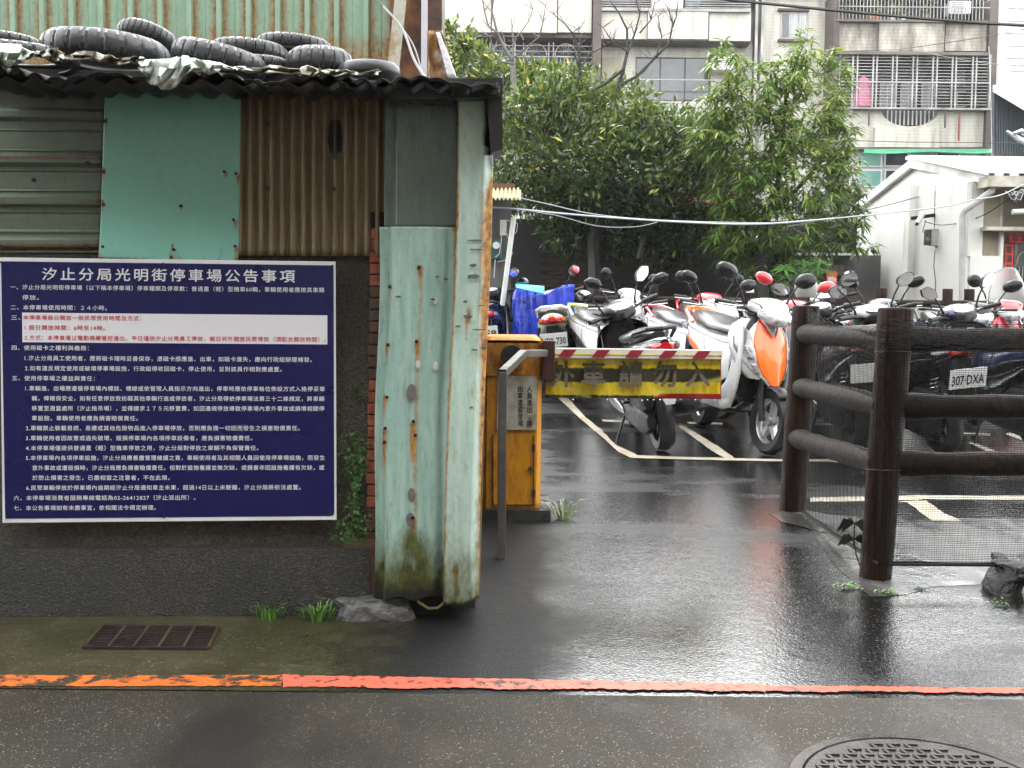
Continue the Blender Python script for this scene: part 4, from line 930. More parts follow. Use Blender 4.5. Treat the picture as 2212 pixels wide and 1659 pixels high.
# creeper on the wall end
mm = M(); r = random.Random(4)
for _ in range(520):
    t = r.random() ** .8; y = lerp(935, 1175, t); x = lerp(772, 762, t) + r.gauss(0, 13 + 8 * math.sin(t * 9)); c = Wp(x, y, r.uniform(.01, .05)); ls = r.uniform(.008, .018); a = r.uniform(0, 6.28)
    u = (WT * math.cos(a) + Vector((0, 0, 1)) * math.sin(a) + WN * r.uniform(-.3, .5)) * ls; v = (WT * -math.sin(a) + Vector((0, 0, 1)) * math.cos(a)) * ls * .8
    mm.add([c - u * .5, c + v * .5, c + u * .5, c - v * .5], [(0, 1, 2, 3)])
o = mm.build('creeper', m_ivy, None, smooth=False, recalc=False); recentre(o, Wp(765, 1050, .02)); tag(o, 'green small leaved creeper climbing beside the brick wall end', 'creeper')
mm = M()
for _ in range(22):
    x, y = 770 + r.gauss(0, 4), 850 + r.gauss(0, 5); a = r.uniform(-2.6, .6); c = Wp(x, y, .01); e = c + WT * math.cos(a) * .05 * r.uniform(.5, 1) + Vector((0, 0, -math.sin(a) * .06 * r.uniform(.4, 1))) + WN * r.uniform(.01, .05); s = Vector((0, 0, .0018)) + WT * .0015
    mm.add([c - s, c + s, e], [(0, 1, 2)])
o = mm.build('grass_tuft', mat('dull_grass', (.05, .08, .025), None, rough=.5), None, smooth=False, recalc=False); recentre(o, Wp(770, 850, .02)); tag(o, 'sparse dull grass sprouting from the wall beside the notice board', 'grass')
# seedling by the post
mm = M(); b0 = G(1866, 1240)
st = [P(1862, 1232, b0.y), P(1850, 1200, b0.y), P(1845, 1165, b0.y), P(1846, 1130, b0.y)]
mm.tube(st, .003, 5)
for k in range(12):
    q_ = st[3] if k < 7 else st[2]; a = k * 1.9; d_ = Vector((math.cos(a), math.sin(a) * .5, 0)); l = .075
    m1 = q_ + d_ * l * .6 + Vector((0, 0, .02)); m2 = q_ + d_ * l + Vector((0, 0, -.035)); s = Vector((-d_.y, d_.x, 0)) * .009
    mm.add([q_, m1 + s, m2, m1 - s], [(0, 1, 2), (0, 2, 3)])
o = mm.build('seedling', mat('dark_leaf', (.010, .022, .010), None, rough=.5), None, smooth=False, recalc=False); recentre(o, b0); tag(o, 'dark drooping seedling growing against the nearer fence post', 'plant')
# ================================================================== SCOOTERS
def paint(name, c, dirt=.0):
    if 'paint_' + name in MC: return MC['paint_' + name]
    m, nt, b = base('paint_' + name)
    n1 = noise(nt, 4, 6, .65); n2 = noise(nt, 26, 5, .7, w=4)
    col = ramp(nt, n1, [(.35, tuple(x * .84 for x in c)), (.6, c)])
    tc = _n(nt, 'ShaderNodeTexCoord'); sx = _n(nt, 'ShaderNodeSeparateXYZ'); nt.links.new(tc.outputs['Object'], sx.inputs[0])
    low = mth(nt, 'ADD', mth(nt, 'MULTIPLY', mth(nt, 'SUBTRACT', .46, sx.outputs[2]), 2.6), mth(nt, 'MULTIPLY', mth(nt, 'SUBTRACT', n2, .5), 1.8))      # road dirt thrown up on the low panels
    col = mixc(nt, ramp(nt, low, [(.0, 0), (.9, .75)]), col, (.09, .075, .055))
    nt.links.new(col, b.inputs['Base Color']); nt.links.new(ramp(nt, low, [(.0, .20), (.9, .5)]), b.inputs['Roughness']); b.inputs['Coat Weight'].default_value = .55; b.inputs['Coat Roughness'].default_value = .04
    v = _n(nt, 'ShaderNodeTexVoronoi'); v.inputs['Scale'].default_value = 85; nt.links.new(tc.outputs['Object'], v.inputs['Vector'])
    bumpn(nt, b, ramp(nt, v.outputs['Distance'], [(.12, 1), (.30, 0)]), .35, .0025)
    MC['paint_' + name] = m; return m
WHT, SIL, BLK, RED_, ORG = (.72, .73, .73), (.42, .43, .45), (.012, .012, .013), (.55, .02, .03), (.90, .16, .012)
NAVY, LIME, CREAM, GREYB = (.012, .016, .05), (.50, .58, .10), (.55, .56, .40), (.50, .54, .57)
m_plas = mat('black_plastic', (.007, .007, .0075), (.012, .012, .012), 9, .22, .34, spec=.25)
m_seat = mat('wet_seat', (.020, .020, .021), (.028, .028, .029), 5, .28, spec=.6)
m_seatg = mat('wet_grey_seat', (.055, .055, .057), (.075, .075, .078), 4, .24, spec=.8)
m_rub = mat('tyre_rubber', (.006, .006, .006), (.011, .011, .011), 12, .45, bump=.2, bscale=60, spec=.3)
m_rim = mat('rim_silver', (.30, .30, .31), (.40, .40, .40), 8, .3, metal=.6)
m_rimb = mat('rim_black', (.02, .02, .02), None, rough=.3, metal=.3)
m_steel = mat('steel', (.35, .35, .36), (.5, .5, .5), 9, .25, metal=.9)
m_eng = mat('engine_dark', (.008, .008, .008), (.022, .022, .022), 14, .4, .6, metal=.2, spec=.2, bump=.3, bscale=50)
m_mirror = mat('mirror_glass', (.9, .92, .95), None, rough=.03, metal=1.0)
m_lens = mat('clear_lens', (.20, .21, .22), (.48, .50, .52), 9, .05, .10, coat=1, lo=.4, hi=.6)
m_bulb = mat('lamp_inner', (.05, .04, .035), (.45, .42, .40), 90, .1, coat=1)
m_amber = mat('amber_lens', (.75, .16, .03), None, rough=.1, coat=.6)
m_redl = mat('red_lens', (.50, .008, .012), None, rough=.1, coat=.6)
m_dash = mat('dash_glass', (.42, .43, .44), (.62, .63, .64), 30, .12)
m_plate = mat('plate_white', (.78, .79, .78), None, rough=.25)
SAX = Vector((-.42, 0, .907)); SPT = Vector((.52, 0, .60))
def steerM(a): return Matrix.Translation(SPT) @ Matrix.Rotation(a, 4, SAX) @ Matrix.Translation(-SPT)
def wheel(name, cx, par, xf, rimm, Rw=.222, tw=.050, spokes=5):
    o = M(); prof = [(-.022, -.8), (.028, -1), (.048, -.45), (.052, 0), (.048, .45), (.028, 1), (-.022, .8)]; n = 44
    b = 0
    for i in range(n):
        t = 2 * math.pi * i / n
        for j, (a, y) in enumerate(prof):
            rr = Rw - .052 + a - (.004 if (i % 2 == 0 and 1 < j < 5) else 0); o.v.append(Vector((cx + rr * math.cos(t), y * tw, Rw + rr * math.sin(t))))
    m_ = len(prof)
    for i in range(n):
        for j in range(m_): o.f.append((i * m_ + j, ((i + 1) % n) * m_ + j, ((i + 1) % n) * m_ + (j + 1) % m_, i * m_ + (j + 1) % m_))
    ty = o.build('tyre', m_rub, par, xf=xf)
    r = M(); r.torus((cx, 0, Rw), (0, 1, 0), Rw - .075, .010, 40, 8, 3.0)
    for k in range(spokes):
        t = 2 * math.pi * k / spokes + .3; d = Vector((math.cos(t), 0, math.sin(t))); c = Vector((cx, 0, Rw)); a = c + d * .03; e = c + d * (Rw - .078)
        s = Vector((-d.z, 0, d.x)); r.add([a - s * .022 + Vector((0, .016, 0)), a + s * .022 + Vector((0, .016, 0)), e + s * .013 + Vector((0, .018, 0)), e - s * .013 + Vector((0, .018, 0)), a - s * .022 - Vector((0, .016, 0)), a + s * .022 - Vector((0, .016, 0)), e + s * .013 - Vector((0, .018, 0)), e - s * .013 - Vector((0, .018, 0))], [(0, 1, 2, 3), (7, 6, 5, 4), (0, 4, 5, 1), (2, 6, 7, 3), (0, 3, 7, 4), (1, 5, 6, 2)])
    r.cyl((cx, -.04, Rw), (cx, .04, Rw), .032, 14)
    r.build('rim', rimm, ty, xf=xf)
    return ty
APZ = [.90, .86, .79, .70, .61, .53, .47, .42]
APX = [.43, .47, .515, .555, .590, .615, .632, .642]
APW = [.12, .180, .215, .222, .200, .160, .105, .045]
def interp(xs, ys, x):
    n = len(xs)
    if (xs[-1] > xs[0]): 
        if x <= xs[0]: return ys[0]
        for i in range(n - 1):
            if x <= xs[i + 1]: t = (x - xs[i]) / (xs[i + 1] - xs[i]); t = t * t * (3 - 2 * t) * .3 + t * .7; return ys[i] + (ys[i + 1] - ys[i]) * t
        return ys[-1]
TT = [i / 7 for i in range(8)]
def apr(s, t, off=0.0, wk=1.0):
    z = interp(TT, APZ, t); xc = interp(TT, APX, t); w_ = interp(TT, APW, t) * wk
    y = s * w_; x = xc - .22 * abs(s) ** 2.2 * (w_ / .2) ** .5; z2 = z - .05 * abs(s) ** 1.5 * (1 if t > .5 else .6) * (-1 if t > .8 else 0) - .03 * abs(s) * (1 - t)
    return Vector((x + off, y + off * s * .6, z2))
def patch(fn, nu, nv, off0=.0): 
    return M().grid(fn, nu, nv)
def scooter(px, Y, ref, phi, lean, steer, label, body, front=None, center=None, head=None, seat=None, rim=None, fender=None, rail=None,
            mshape='oval', mirr=(1, 1), plate=None, tail='red', box=False, screen=False, dz=0.0, tailpanel=None, mcol=None, side='l', scale=1.02, mback=None, lamp=True, mang=0.0, stripe=None, trim=None):
    """px of the contact point of the front ('f') or rear ('r') wheel, its distance Y, heading phi (0 = away from the camera, 180 = towards it)"""
    front = front or body; center = center or front; head = head or front; seat = seat or m_seat; rim = rim or m_rim; fender = fender or m_plas; rail = rail or m_plas
    X = (px - W / 2) / FPX * Y * 1.0 * (1 / 1.0); X = P(px, 640, Y).x
    f = Vector((math.sin(R(phi)), math.cos(R(phi)), 0)); c = Vector((X, Y, 0)) + f * (.64 if ref == 'r' else -.64) * scale
    zc = (lot_z((c - f * .64).y) + lot_z((c + f * .64).y)) / 2 + .006
    pit = math.atan2(lot_z((c + f * .64).y) - lot_z((c - f * .64).y), 1.28)
    root = thing('scooter', label, 'scooter', (c.x, c.y, zc + dz), group='scooters parked in the bays')
    root.rotation_euler = (Matrix.Rotation(R(90 - phi), 4, 'Z') @ Matrix.Rotation(-pit, 4, 'Y') @ Matrix.Rotation(R(lean), 4, 'X')).to_euler()
    root.scale = (scale,) * 3
    S = steerM(R(steer)); I = Matrix.Identity(4)
    B = lambda mm, nm, m, xf=None, par=None, **k: mm.build(nm, m, par or root, xf=xf, **k)
    wheel('front_wheel', .64, root, S, rim).name = 'front_wheel'; wheel('rear_wheel', -.64, root, None, rim, tw=.056).name = 'rear_wheel'
    # engine, swing arm, exhaust
    e = M(); e.loftx([(-.80, .24, .03, .05), (-.70, .23, .055, .09), (-.55, .23, .06, .10), (-.30, .24, .07, .085), (-.12, .24, .06, .06)], 14, 3); 
    for v in e.v: v.y += .10
    e.box((-.20, 0, .33), (.30, .22, .16)); e.loftx([(-.86, .40, .03, .05), (-.80, .40, .05, .08), (-.55, .40, .05, .085), (-.45, .38, .03, .05)], 12, 3)
    for v in e.v[-48:]: v.y += .12
    B(e, 'engine', m_eng)
    e = M(); e.tube([(-.18, -.06, .22), (-.36, -.12, .17), (-.48, -.155, .24)], .018, 8); e.tube([(-.44, -.17, .25), (-.50, -.17, .262), (-.88, -.175, .335), (-.93, -.175, .345)], [.03, .058, .060, .045], 16); e.tube([(-.91, -.175, .342), (-.97, -.175, .352)], .018, 8)
    B(e, 'muffler', m_eng)
    e = M()
    for s in (1,): 
        a, b = Vector((-.66, .105 * s, .25)), Vector((-.74, .085 * s, .60)); e.tube([a, lerp(a, b, .35)], .020, 8); e.tube([lerp(a, b, .3), b], .010, 8)
    B(e, 'shock_absorber', m_eng)
    e = M(); pts = []
    for k in range(60): t = k / 59; q_ = lerp(a, b, .32 + .6 * t); pts.append(q_ + Vector((.026 * math.cos(k * .73), .026 * math.sin(k * .73), 0)))
    e.tube(pts, .0055, 5); B(e, 'spring', mat('spring_gold', (.45, .33, .12), None, rough=.3, metal=.6) if side == 'gold' else m_steel)
    e = M(); e.tube([(-.12, .13, .24), (-.22, .26, .012 + (.0))], .011, 6); e.tube([(-.22, .26, .014), (-.26, .27, .010)], .016, 6); B(e, 'side_stand', m_plas)
    # floor, under-body and skirts
    B(M().loftx([(-.16, .30, .14, .035), (-.05, .285, .155, .04), (.15, .28, .155, .04), (.30, .29, .15, .045), (.40, .34, .12, .03)], 18, 4), 'floorboard', m_plas)
    for s in (-1, 1):
        q_ = M(); q_.loftz([(.86, .40, .03, .010), (.74, .40, .055, .014), (.62, .385, .07, .018), (.52, .36, .085, .020), (.43, .315, .10, .022), (.36, .24, .15, .024), (.31, .15, .21, .024), (.265, .06, .27, .020), (.235, -.02, .22, .012)], 18, 2.6, y0=s * .175); B(q_, 'side_skirt', front)
    # leg shield and column
    B(M().loftz([(.33, .36, .03, .13), (.45, .36, .04, .155), (.60, .38, .05, .175), (.74, .40, .05, .175), (.86, .39, .04, .12), (.92, .37, .03, .06)], 18, 3), 'leg_shield', m_plas)
    # apron
    B(M().grid(lambda u, v: apr(-1 + 2 * u, v), 24, 20), 'apron', front, thick=.006, recalc=False)
    B(M().grid(lambda u, v: apr((-1 + 2 * u) * (.40 + .12 * math.sin(3.1 * v)), .03 + .94 * v, .006), 12, 20), 'centre_panel', center, recalc=False, thick=.003)
    for s in (-1, 1):
        B(M().grid(lambda u, v: apr(s * (.64 + (u - .5) * .15), .42 + .13 * v, .0135), 4, 4), 'lamp_bulb', m_bulb, recalc=False, thick=.002); B(M().grid(lambda u, v: apr(s * (.61 + (u - .5) * .13), .60 + .12 * v, .0135), 4, 4), 'lamp_bulb', m_bulb, recalc=False, thick=.002)
        B(M().grid(lambda u, v: apr(s * (.70 + (u - .5) * .40 * math.sin(math.pi * min(1, max(0, v)) ** .8) - .16 * (v - .5)), .14 + .66 * v, .010), 6, 16), 'front_light', m_lens, recalc=False, thick=.003)
    B(M().grid(lambda u, v: apr((-1 + 2 * u) * .40 * (1 - v) + .001, .02 + .30 * v, .014), 8, 6), 'nose_badge', paint('silver', SIL), recalc=False, thick=.003)
    if stripe:
        for s in (-1, 1): B(M().grid(lambda u, v: apr(s * (.42 * (1 - v) + .10 * u * (1 - v) + .02), .02 + .34 * v, .013), 3, 8), 'red_trim', stripe, recalc=False, thick=.002)
    # wheel arch filler and fender
    B(M().loftz([(.40, .46, .05, .06), (.50, .47, .07, .08), (.62, .47, .06, .10)], 12, 3), 'inner_arch', m_plas)
    fm = M(); nn = 14
    for k in range(nn + 1):
        t = R(48 + 95 * k / nn)
        for j in range(7):
            y = (-1 + 2 * j / 6) * .058; rr = .236 - .022 * abs(y / .062) ** 2; fm.v.append(Vector((.64 + rr * math.cos(t), y, .222 + rr * math.sin(t))))
    for k in range(nn):
        for j in range(6): a = k * 7 + j; fm.f.append((a, a + 7, a + 8, a + 1))
    B(fm, 'front_fender', fender, S, thick=.004, recalc=False)
    fk = M()
    for s in (-1, 1): fk.tube([(.64, s * .075, .222), (.585, s * .072, .36), (.53, s * .055, .60)], [.022, .024, .016], 8)
    B(fk, 'fork', m_plas, S)
    # rear body and seat
    B(M().loftx([(.02, .52, .09, .18), (-.06, .54, .13, .22), (-.20, .56, .155, .21), (-.42, .62, .165, .165), (-.65, .69, .155, .115), (-.85, .745, .115, .085), (-.98, .785, .065, .055), (-1.03, .80, .03, .03)], 22, 2.8), 'body_panel', body)
    B(M().loftx([(.03, .46, .085, .13), (-.05, .44, .115, .14), (-.25, .46, .135, .13), (-.45, .52, .12, .08), (-.7, .60, .09, .06)], 16, 3), 'lower_body', m_plas)
    B(M().loftx([(.05, .74, .04, .025), (.0, .765, .095, .035), (-.15, .775, .135, .040), (-.32, .785, .150, .045), (-.45, .81, .148, .055), (-.62, .835, .135, .055), (-.78, .85, .10, .045), (-.86, .85, .05, .02)], 22, 2.6), 'seat', seat)
    gr = M(); gr.tube([(-.62, .15, .80), (-.78, .145, .87), (-.95, .09, .90), (-1.02, 0, .90), (-.95, -.09, .90), (-.78, -.145, .87), (-.62, -.15, .80)], [.012, .016, .017, .018, .017, .016, .012], 8); B(gr, 'grab_rail', rail)
    # seams, trims, cables and foot pegs
    def bside(x, z, s, off=.004):
        xs_ = [.02, -.06, -.20, -.42, -.65, -.85, -.98]; hw_ = [.09, .13, .155, .165, .155, .115, .065]; zc_ = [.52, .54, .56, .62, .69, .745, .785]; hh_ = [.18, .22, .21, .165, .115, .085, .055]
        t_ = lambda ar: interp([-q for q in xs_], ar, -x)
        e_ = min(.999, abs((z - t_(zc_)) / t_(hh_))); return Vector((x, s * (t_(hw_) * (1 - e_ ** 2.8) ** (1 / 2.8) + off), z))
    for s in (-1, 1):
        B(M().grid(lambda u, v: bside(lerp(-.10, -.80, u), lerp(.50, .70, u) + (v - .5) * (.085 * math.sin(math.pi * u) + .012), s), 22, 4), 'side_trim', trim or m_plas, recalc=False, thick=.002)
        sm = M(); sm.tube([bside(lerp(-.02, -.92, k / 22), lerp(.685, .785, k / 22), s, .001) for k in range(23)], .0032, 5); sm.tube([bside(lerp(-.22, -.34, k / 8), lerp(.40, .72, k / 8), s, .001) for k in range(9)], .0026, 5); B(sm, 'seam', m_plas)
        B(M().box((-.34, s * .175, .335), (.10, .05, .022)), 'foot_peg', m_plas, smooth=False, bev=.005)
        cb = M(); cb.tube([(.36, s * .16, .94), (.44, s * .20, 1.0), (.50, s * .12, .97), (.50, s * .04, .88)], .0045, 5); B(cb, 'cable', m_plas, S)
    # rear light and fender
    tl_ = M().loftx([(-.93, .765, .098, .042), (-1.0, .775, .075, .036), (-1.045, .785, .035, .02)], 16, 3); B(tl_, 'tail_light', m_redl)
    for s in (-1, 1):
        q_ = M().loftx([(-.80, .755, .03, .030), (-.90, .765, .028, .030), (-.97, .775, .014, .016)], 10, 2.6)
        for v in q_.v: v.y += s * .105
        B(q_, 'turn_light', m_amber if tail == 'amber' else m_lens)
    B(M().hexa([(-.80, -.09, .66), (-.80, .09, .66), (-.93, .075, .42), (-.93, -.075, .42)], [(-.97, -.07, .72), (-.97, .07, .72), (-1.0, .07, .42), (-1.0, -.07, .42)]), 'rear_fender', m_plas, bev=.008)
    if tailpanel:
        B(M().hexa([(-.985, -.075, .47), (-.985, .075, .47), (-.99, .03, .385), (-.99, -.03, .385)], [(-1.002, -.075, .49), (-1.002, .075, .49), (-1.008, .03, .38), (-1.008, -.03, .38)]), 'mud_flap', tailpanel, bev=.003)
        B(M().box((-1.01, 0, .475), (.02, .085, .036)), 'reflector', m_redl, smooth=False, bev=.003)
    if plate is not None:
        pc = Vector((-1.025, 0, .585)); rt = Matrix.Rotation(R(-14), 3, 'Y')
        pl_ = M().box(pc, (.003, .26, .14), rt); po = B(pl_, 'licence_plate', m_plate, smooth=False, bev=.001)
        def pm(u, v): 
            l = Vector((-.003, (.5 - u) * .225, (v - .36) * .095 - .008)); return pc + rt @ l
        if plate: lettering(plate, pm, m_blackp, po, None, offset=.02)
    if box: B(M().loftz([(.90, -.88, .16, .18), (1.0, -.90, .19, .20), (1.14, -.90, .18, .19), (1.18, -.90, .14, .15)], 20, 5), 'top_box', m_plas)
    # handlebar group
    B(M().loftx([(.27, .935, .05, .02), (.30, .95, .10, .040), (.36, .965, .135, .052), (.43, .965, .130, .060), (.50, .945, .105, .060), (.56, .915, .065, .048), (.595, .895, .03, .025)], 22, 2.5), 'handlebar_cowl', head, S)
    B(M().loftx([(.262, .925, .05, .03), (.28, .925, .10, .045), (.33, .915, .11, .045), (.38, .90, .08, .03)], 18, 2.5), 'dashboard_shell', m_plas, S)
    dd = M(); q_ = Matrix.Rotation(R(-28), 3, 'Y')
    for k in range(2): pass
    rs = [[Vector((.305, 0, .992)) + q_ @ Vector((.040 * r * math.cos(t), .082 * r * math.sin(t), h)) for t in [2 * math.pi * k / 24 for k in range(24)]] for r, h in ((1, -.012), (1.0, .004), (.001, .006))]
    B(dd.rings(rs), 'dial', m_dash, S)
    dd = M(); rs = [[Vector((.305, 0, .992)) + q_ @ Vector((.048 * r * math.cos(t), .096 * r * math.sin(t), h)) for t in [2 * math.pi * k / 24 for k in range(24)]] for r, h in ((1, -.02), (1.0, .003), (.86, .005))]
    B(dd.rings(rs, cap=False), 'dial_rim', m_steel if lamp else m_plas, S)
    B(M().loftx([(.47, .915, .118, .050), (.53, .903, .113, .058), (.575, .888, .088, .052), (.612, .874, .05, .034), (.622, .870, .02, .015)], 20, 2.4), 'headlight', m_lens, S)
    for s in (-1, 1): B(M().sphere((.600, s * .034, .876), .026, 12, 8, (.8, 1.2, 1)), 'reflector_bowl', m_bulb, S)
    hb = M(); hb.tube([(.34, -.10, .93), (.33, -.20, .955), (.29, -.34, .965)], .011, 8); hb.tube([(.34, .10, .93), (.33, .20, .955), (.29, .34, .965)], .011, 8); hb.tube([(.34, .10, .93), (.40, 0, .90), (.34, -.10, .93)], .012, 8); hb.tube([(.40, 0, .90), (.46, 0, .72)], .02, 8); B(hb, 'handlebar', m_plas, S)
    for s in (-1, 1):
        B(M().tube([(.327, s * .215, .957), (.29, s * .345, .966)], [.0185, .0185], 12), 'grip', m_rub, S)
        lv = M(); lv.tube([(.365, s * .17, .952), (.385, s * .22, .948), (.345, s * .345, .952)], [.008, .007, .006], 6); B(lv, 'brake_lever', m_steel, S)
        if mirr[0 if s > 0 else 1]:
            mb = Vector((.35, s * .165, .965)); mt = Vector((.335, s * .245, 1.135)); st_ = M().tube([mb, mb + Vector((0, 0, .03)), lerp(mb, mt, .5) + Vector((.004, s * -.01, .01)), mt], [.012, .009, .007, .007], 8); B(st_, 'mirror_stalk', m_plas, S)
            n = 22; cm = mt + Vector((0, s * .045, .035)); rs = []; tilt = Matrix.Rotation(R(s * (18 + mang)), 3, 'X') @ Matrix.Rotation(R(-6), 3, 'Y') 
            def ol(t, r):
                if mshape == 'hex': rad = 1 / max(abs(math.cos((t % (math.pi / 3)) - math.pi / 6)), .6) * .9
                elif mshape == 'drop': rad = 1 - .25 * math.cos(t) * -s * .8
                else: rad = 1.0
                return .082 * r * rad * math.cos(t), .052 * r * rad * math.sin(t) * (1.15 if mshape == 'round' else 1)
            for r_, x_ in ((1.0, -.012), (1.02, -.004), (.92, .016), (.6, .032), (.05, .040)):
                rs.append([cm + tilt @ Vector((x_, ol(t, r_)[0] * (.8 if mshape == 'round' else 1), ol(t, r_)[1])) for t in [2 * math.pi * k / n for k in range(n)]])
            mo = B(M().rings(rs), 'mirror', mback or m_plas, S)
            B(M().add([cm + tilt @ Vector((-.0135, ol(t, .93)[0] * (.8 if mshape == 'round' else 1), ol(t, .93)[1])) for t in [2 * math.pi * k / n for k in range(n)]], [tuple(range(n))]), 'mirror_glass', m_mirror, S, par=mo, smooth=False)
    if screen:
        B(M().grid(lambda u, v: Vector((.50 - .13 * v - .10 * (2 * u - 1) ** 2 * (.6 + .4 * v), (2 * u - 1) * (.20 - .05 * v) * (1 - .25 * v ** 3), .98 + .34 * v - .06 * (2 * u - 1) ** 2 * v)), 16, 12), 'windshield', m_glassw, S, recalc=False, thick=.004)
    return root
m_glassw, nt, b_ = base('wet_windshield'); b_.inputs['Transmission Weight'].default_value = .85; b_.inputs['Roughness'].default_value = .12; b_.inputs['IOR'].default_value = 1.1; b_.inputs['Base Color'].default_value = (.8, .8, .8, 1)
bumpn(nt, b_, noise(nt, 90, 3), .6, .004)
pW, pS, pB, pR, pO, pN, pL, pC, pG = [paint(n, c) for n, c in (('white', WHT), ('silver', SIL), ('black', BLK), ('red', RED_), ('orange', ORG), ('navy', NAVY), ('lime', LIME), ('cream', CREAM), ('greyblue', GREYB))]
# nearest row
scooter(1672, 7.5, 'f', 170, -3, 8, 'white and orange scooter facing the camera beside the log fence post', pW, pW, pO, pW, m_seat, m_rim, m_plas, pO, 'drop', stripe=pR, mirr=(1, 1), scale=1.08, trim=pO)
scooter(1440, 7.68, 'r', -6, -8, 26, 'black scooter with gold rear spring and white mud flap behind the yellow banner', pB, pB, pB, m_plas, m_seat, m_rimb, pB, None, 'hex', tailpanel=pW, side='gold', mang=10)
scooter(1362, 9.2, 'f', 164, -5, -24, 'silver and lime scooter turned sideways with pale grey blue cowl behind the banner', pS, pW, pS, pG, m_seatg, mat('rim_cream', (.45, .45, .33), None, rough=.35), pS, pL, 'hex')
scooter(1212, 10.7, 'r', 3, -6, 18, 'cream and black scooter with plate MBB-730 behind the orange machine', pC, pC, pC, pS, m_seat, m_rim, pB, pW, 'round', plate='MBB-730', tail='amber')
scooter(1530, 10.9, 'f', 180, -3, 0, 'red scooter facing the camera behind the white ones with twin headlight and round mirrors', pR, pR, pR, pR, m_seat, m_rimb, pR, pR, 'round')
scooter(1566, 9.2, 'f', 163, -4, 6, 'plain white scooter with cream lamps between the red one and the orange fronted one', pW, pW, pW, pW, m_seatg, m_rim, pW, pR, 'drop', stripe=pR)
scooter(1716, 9.15, 'f', 178, -4, 8, 'red and white scooter behind the orange fronted one under the white helmet', pW, pW, pR, pR, m_seatg, m_rim, pR, None, 'oval', mback=pR)
scooter(1862, 7.95, 'r', 2, -5, 8, 'black scooter with red and clear tail light behind the short net span', pB, pB, pB, pB, m_seat, m_rimb, pB, None, 'oval', plate='', mirr=(1, 1))
scooter(1892, 9.7, 'f', 196, -4, -14, 'black scooter facing the camera with clear headlight behind the two fence posts', pB, pB, pB, pB, m_seat, m_rimb, pB, None, 'oval')
scooter(2050, 7.62, 'r', -6, -6, 10, 'silver dashed dark scooter with plate 307-DXA seen under the top rail', pB, pB, pS, pS, m_seat, m_rimb, pB, None, 'drop', plate='307·DXA', mang=-4)
scooter(1850, 10.6, 'r', 3, -5, 10, 'white tailed scooter standing between the black ones behind the fence', pW, pW, pW, pW, m_seatg, m_rim, pW, None, 'hex')
scooter(2110, 9.0, 'f', 184, -5, -8, 'dark bare handlebar scooter behind the long rails beside the red scooter', pN, pN, pN, m_plas, m_seat, m_rim, pN, None, 'oval', mirr=(1, 0))
scooter(2178, 9.75, 'f', 186, -4, 0, 'bright red scooter with a small wet windshield in front of the red couplets', pR, pR, pR, pR, m_seat, m_rim, pR, None, 'round', screen=True)
scooter(2262, 7.75, 'r', -7, -6, 12, 'navy scooter with grey dial cut by the picture edge, next to the red one', pN, pN, pN, pN, m_seat, m_rimb, pN, None, 'hex', mang=12)
scooter(1062, 11.6, 'r', 2, -4, 5, 'navy scooter with plate ending 6058 half hidden by the green post', pN, pN, pN, m_plas, m_seat, m_rim, pN, None, 'round', plate='6058')
scooter(1352, 12.3, 'f', 178, -4, 6, 'small white scooter at the back fence behind the silver and lime one', pW, pW, pW, pW, m_seatg, m_rim, pW, None, 'round', dz=.02, scale=1.0)
# helmet on the red and white scooter's handlebar
hp = P(1741, 621, 9.0)
hm = thing('helmet', 'glossy white open helmet resting on the handlebar of the red and white scooter', 'helmet', tuple(hp))
r_ = .088
M().rings([[(r_ * q * 1.08 * math.cos(t), r_ * q * math.sin(t), r_ * h) for t in [2 * math.pi * k / 28 for k in range(28)]] for q, h in ((.86, -.95), (.97, -.6), (1.02, -.2), (1.0, .2), (.88, .6), (.62, .86), (.3, .98), (.02, 1.0))]).build('shell', paint('helmet', (.74, .76, .74)), hm)
M().rings([[(r_ * q * 1.08 * math.cos(t), r_ * q * math.sin(t), r_ * h) for t in [2 * math.pi * k / 28 for k in range(28)]] for q, h in ((.87, -.99), (.91, -.96), (.88, -.9))], cap=False).build('edge_trim', m_plas, hm)
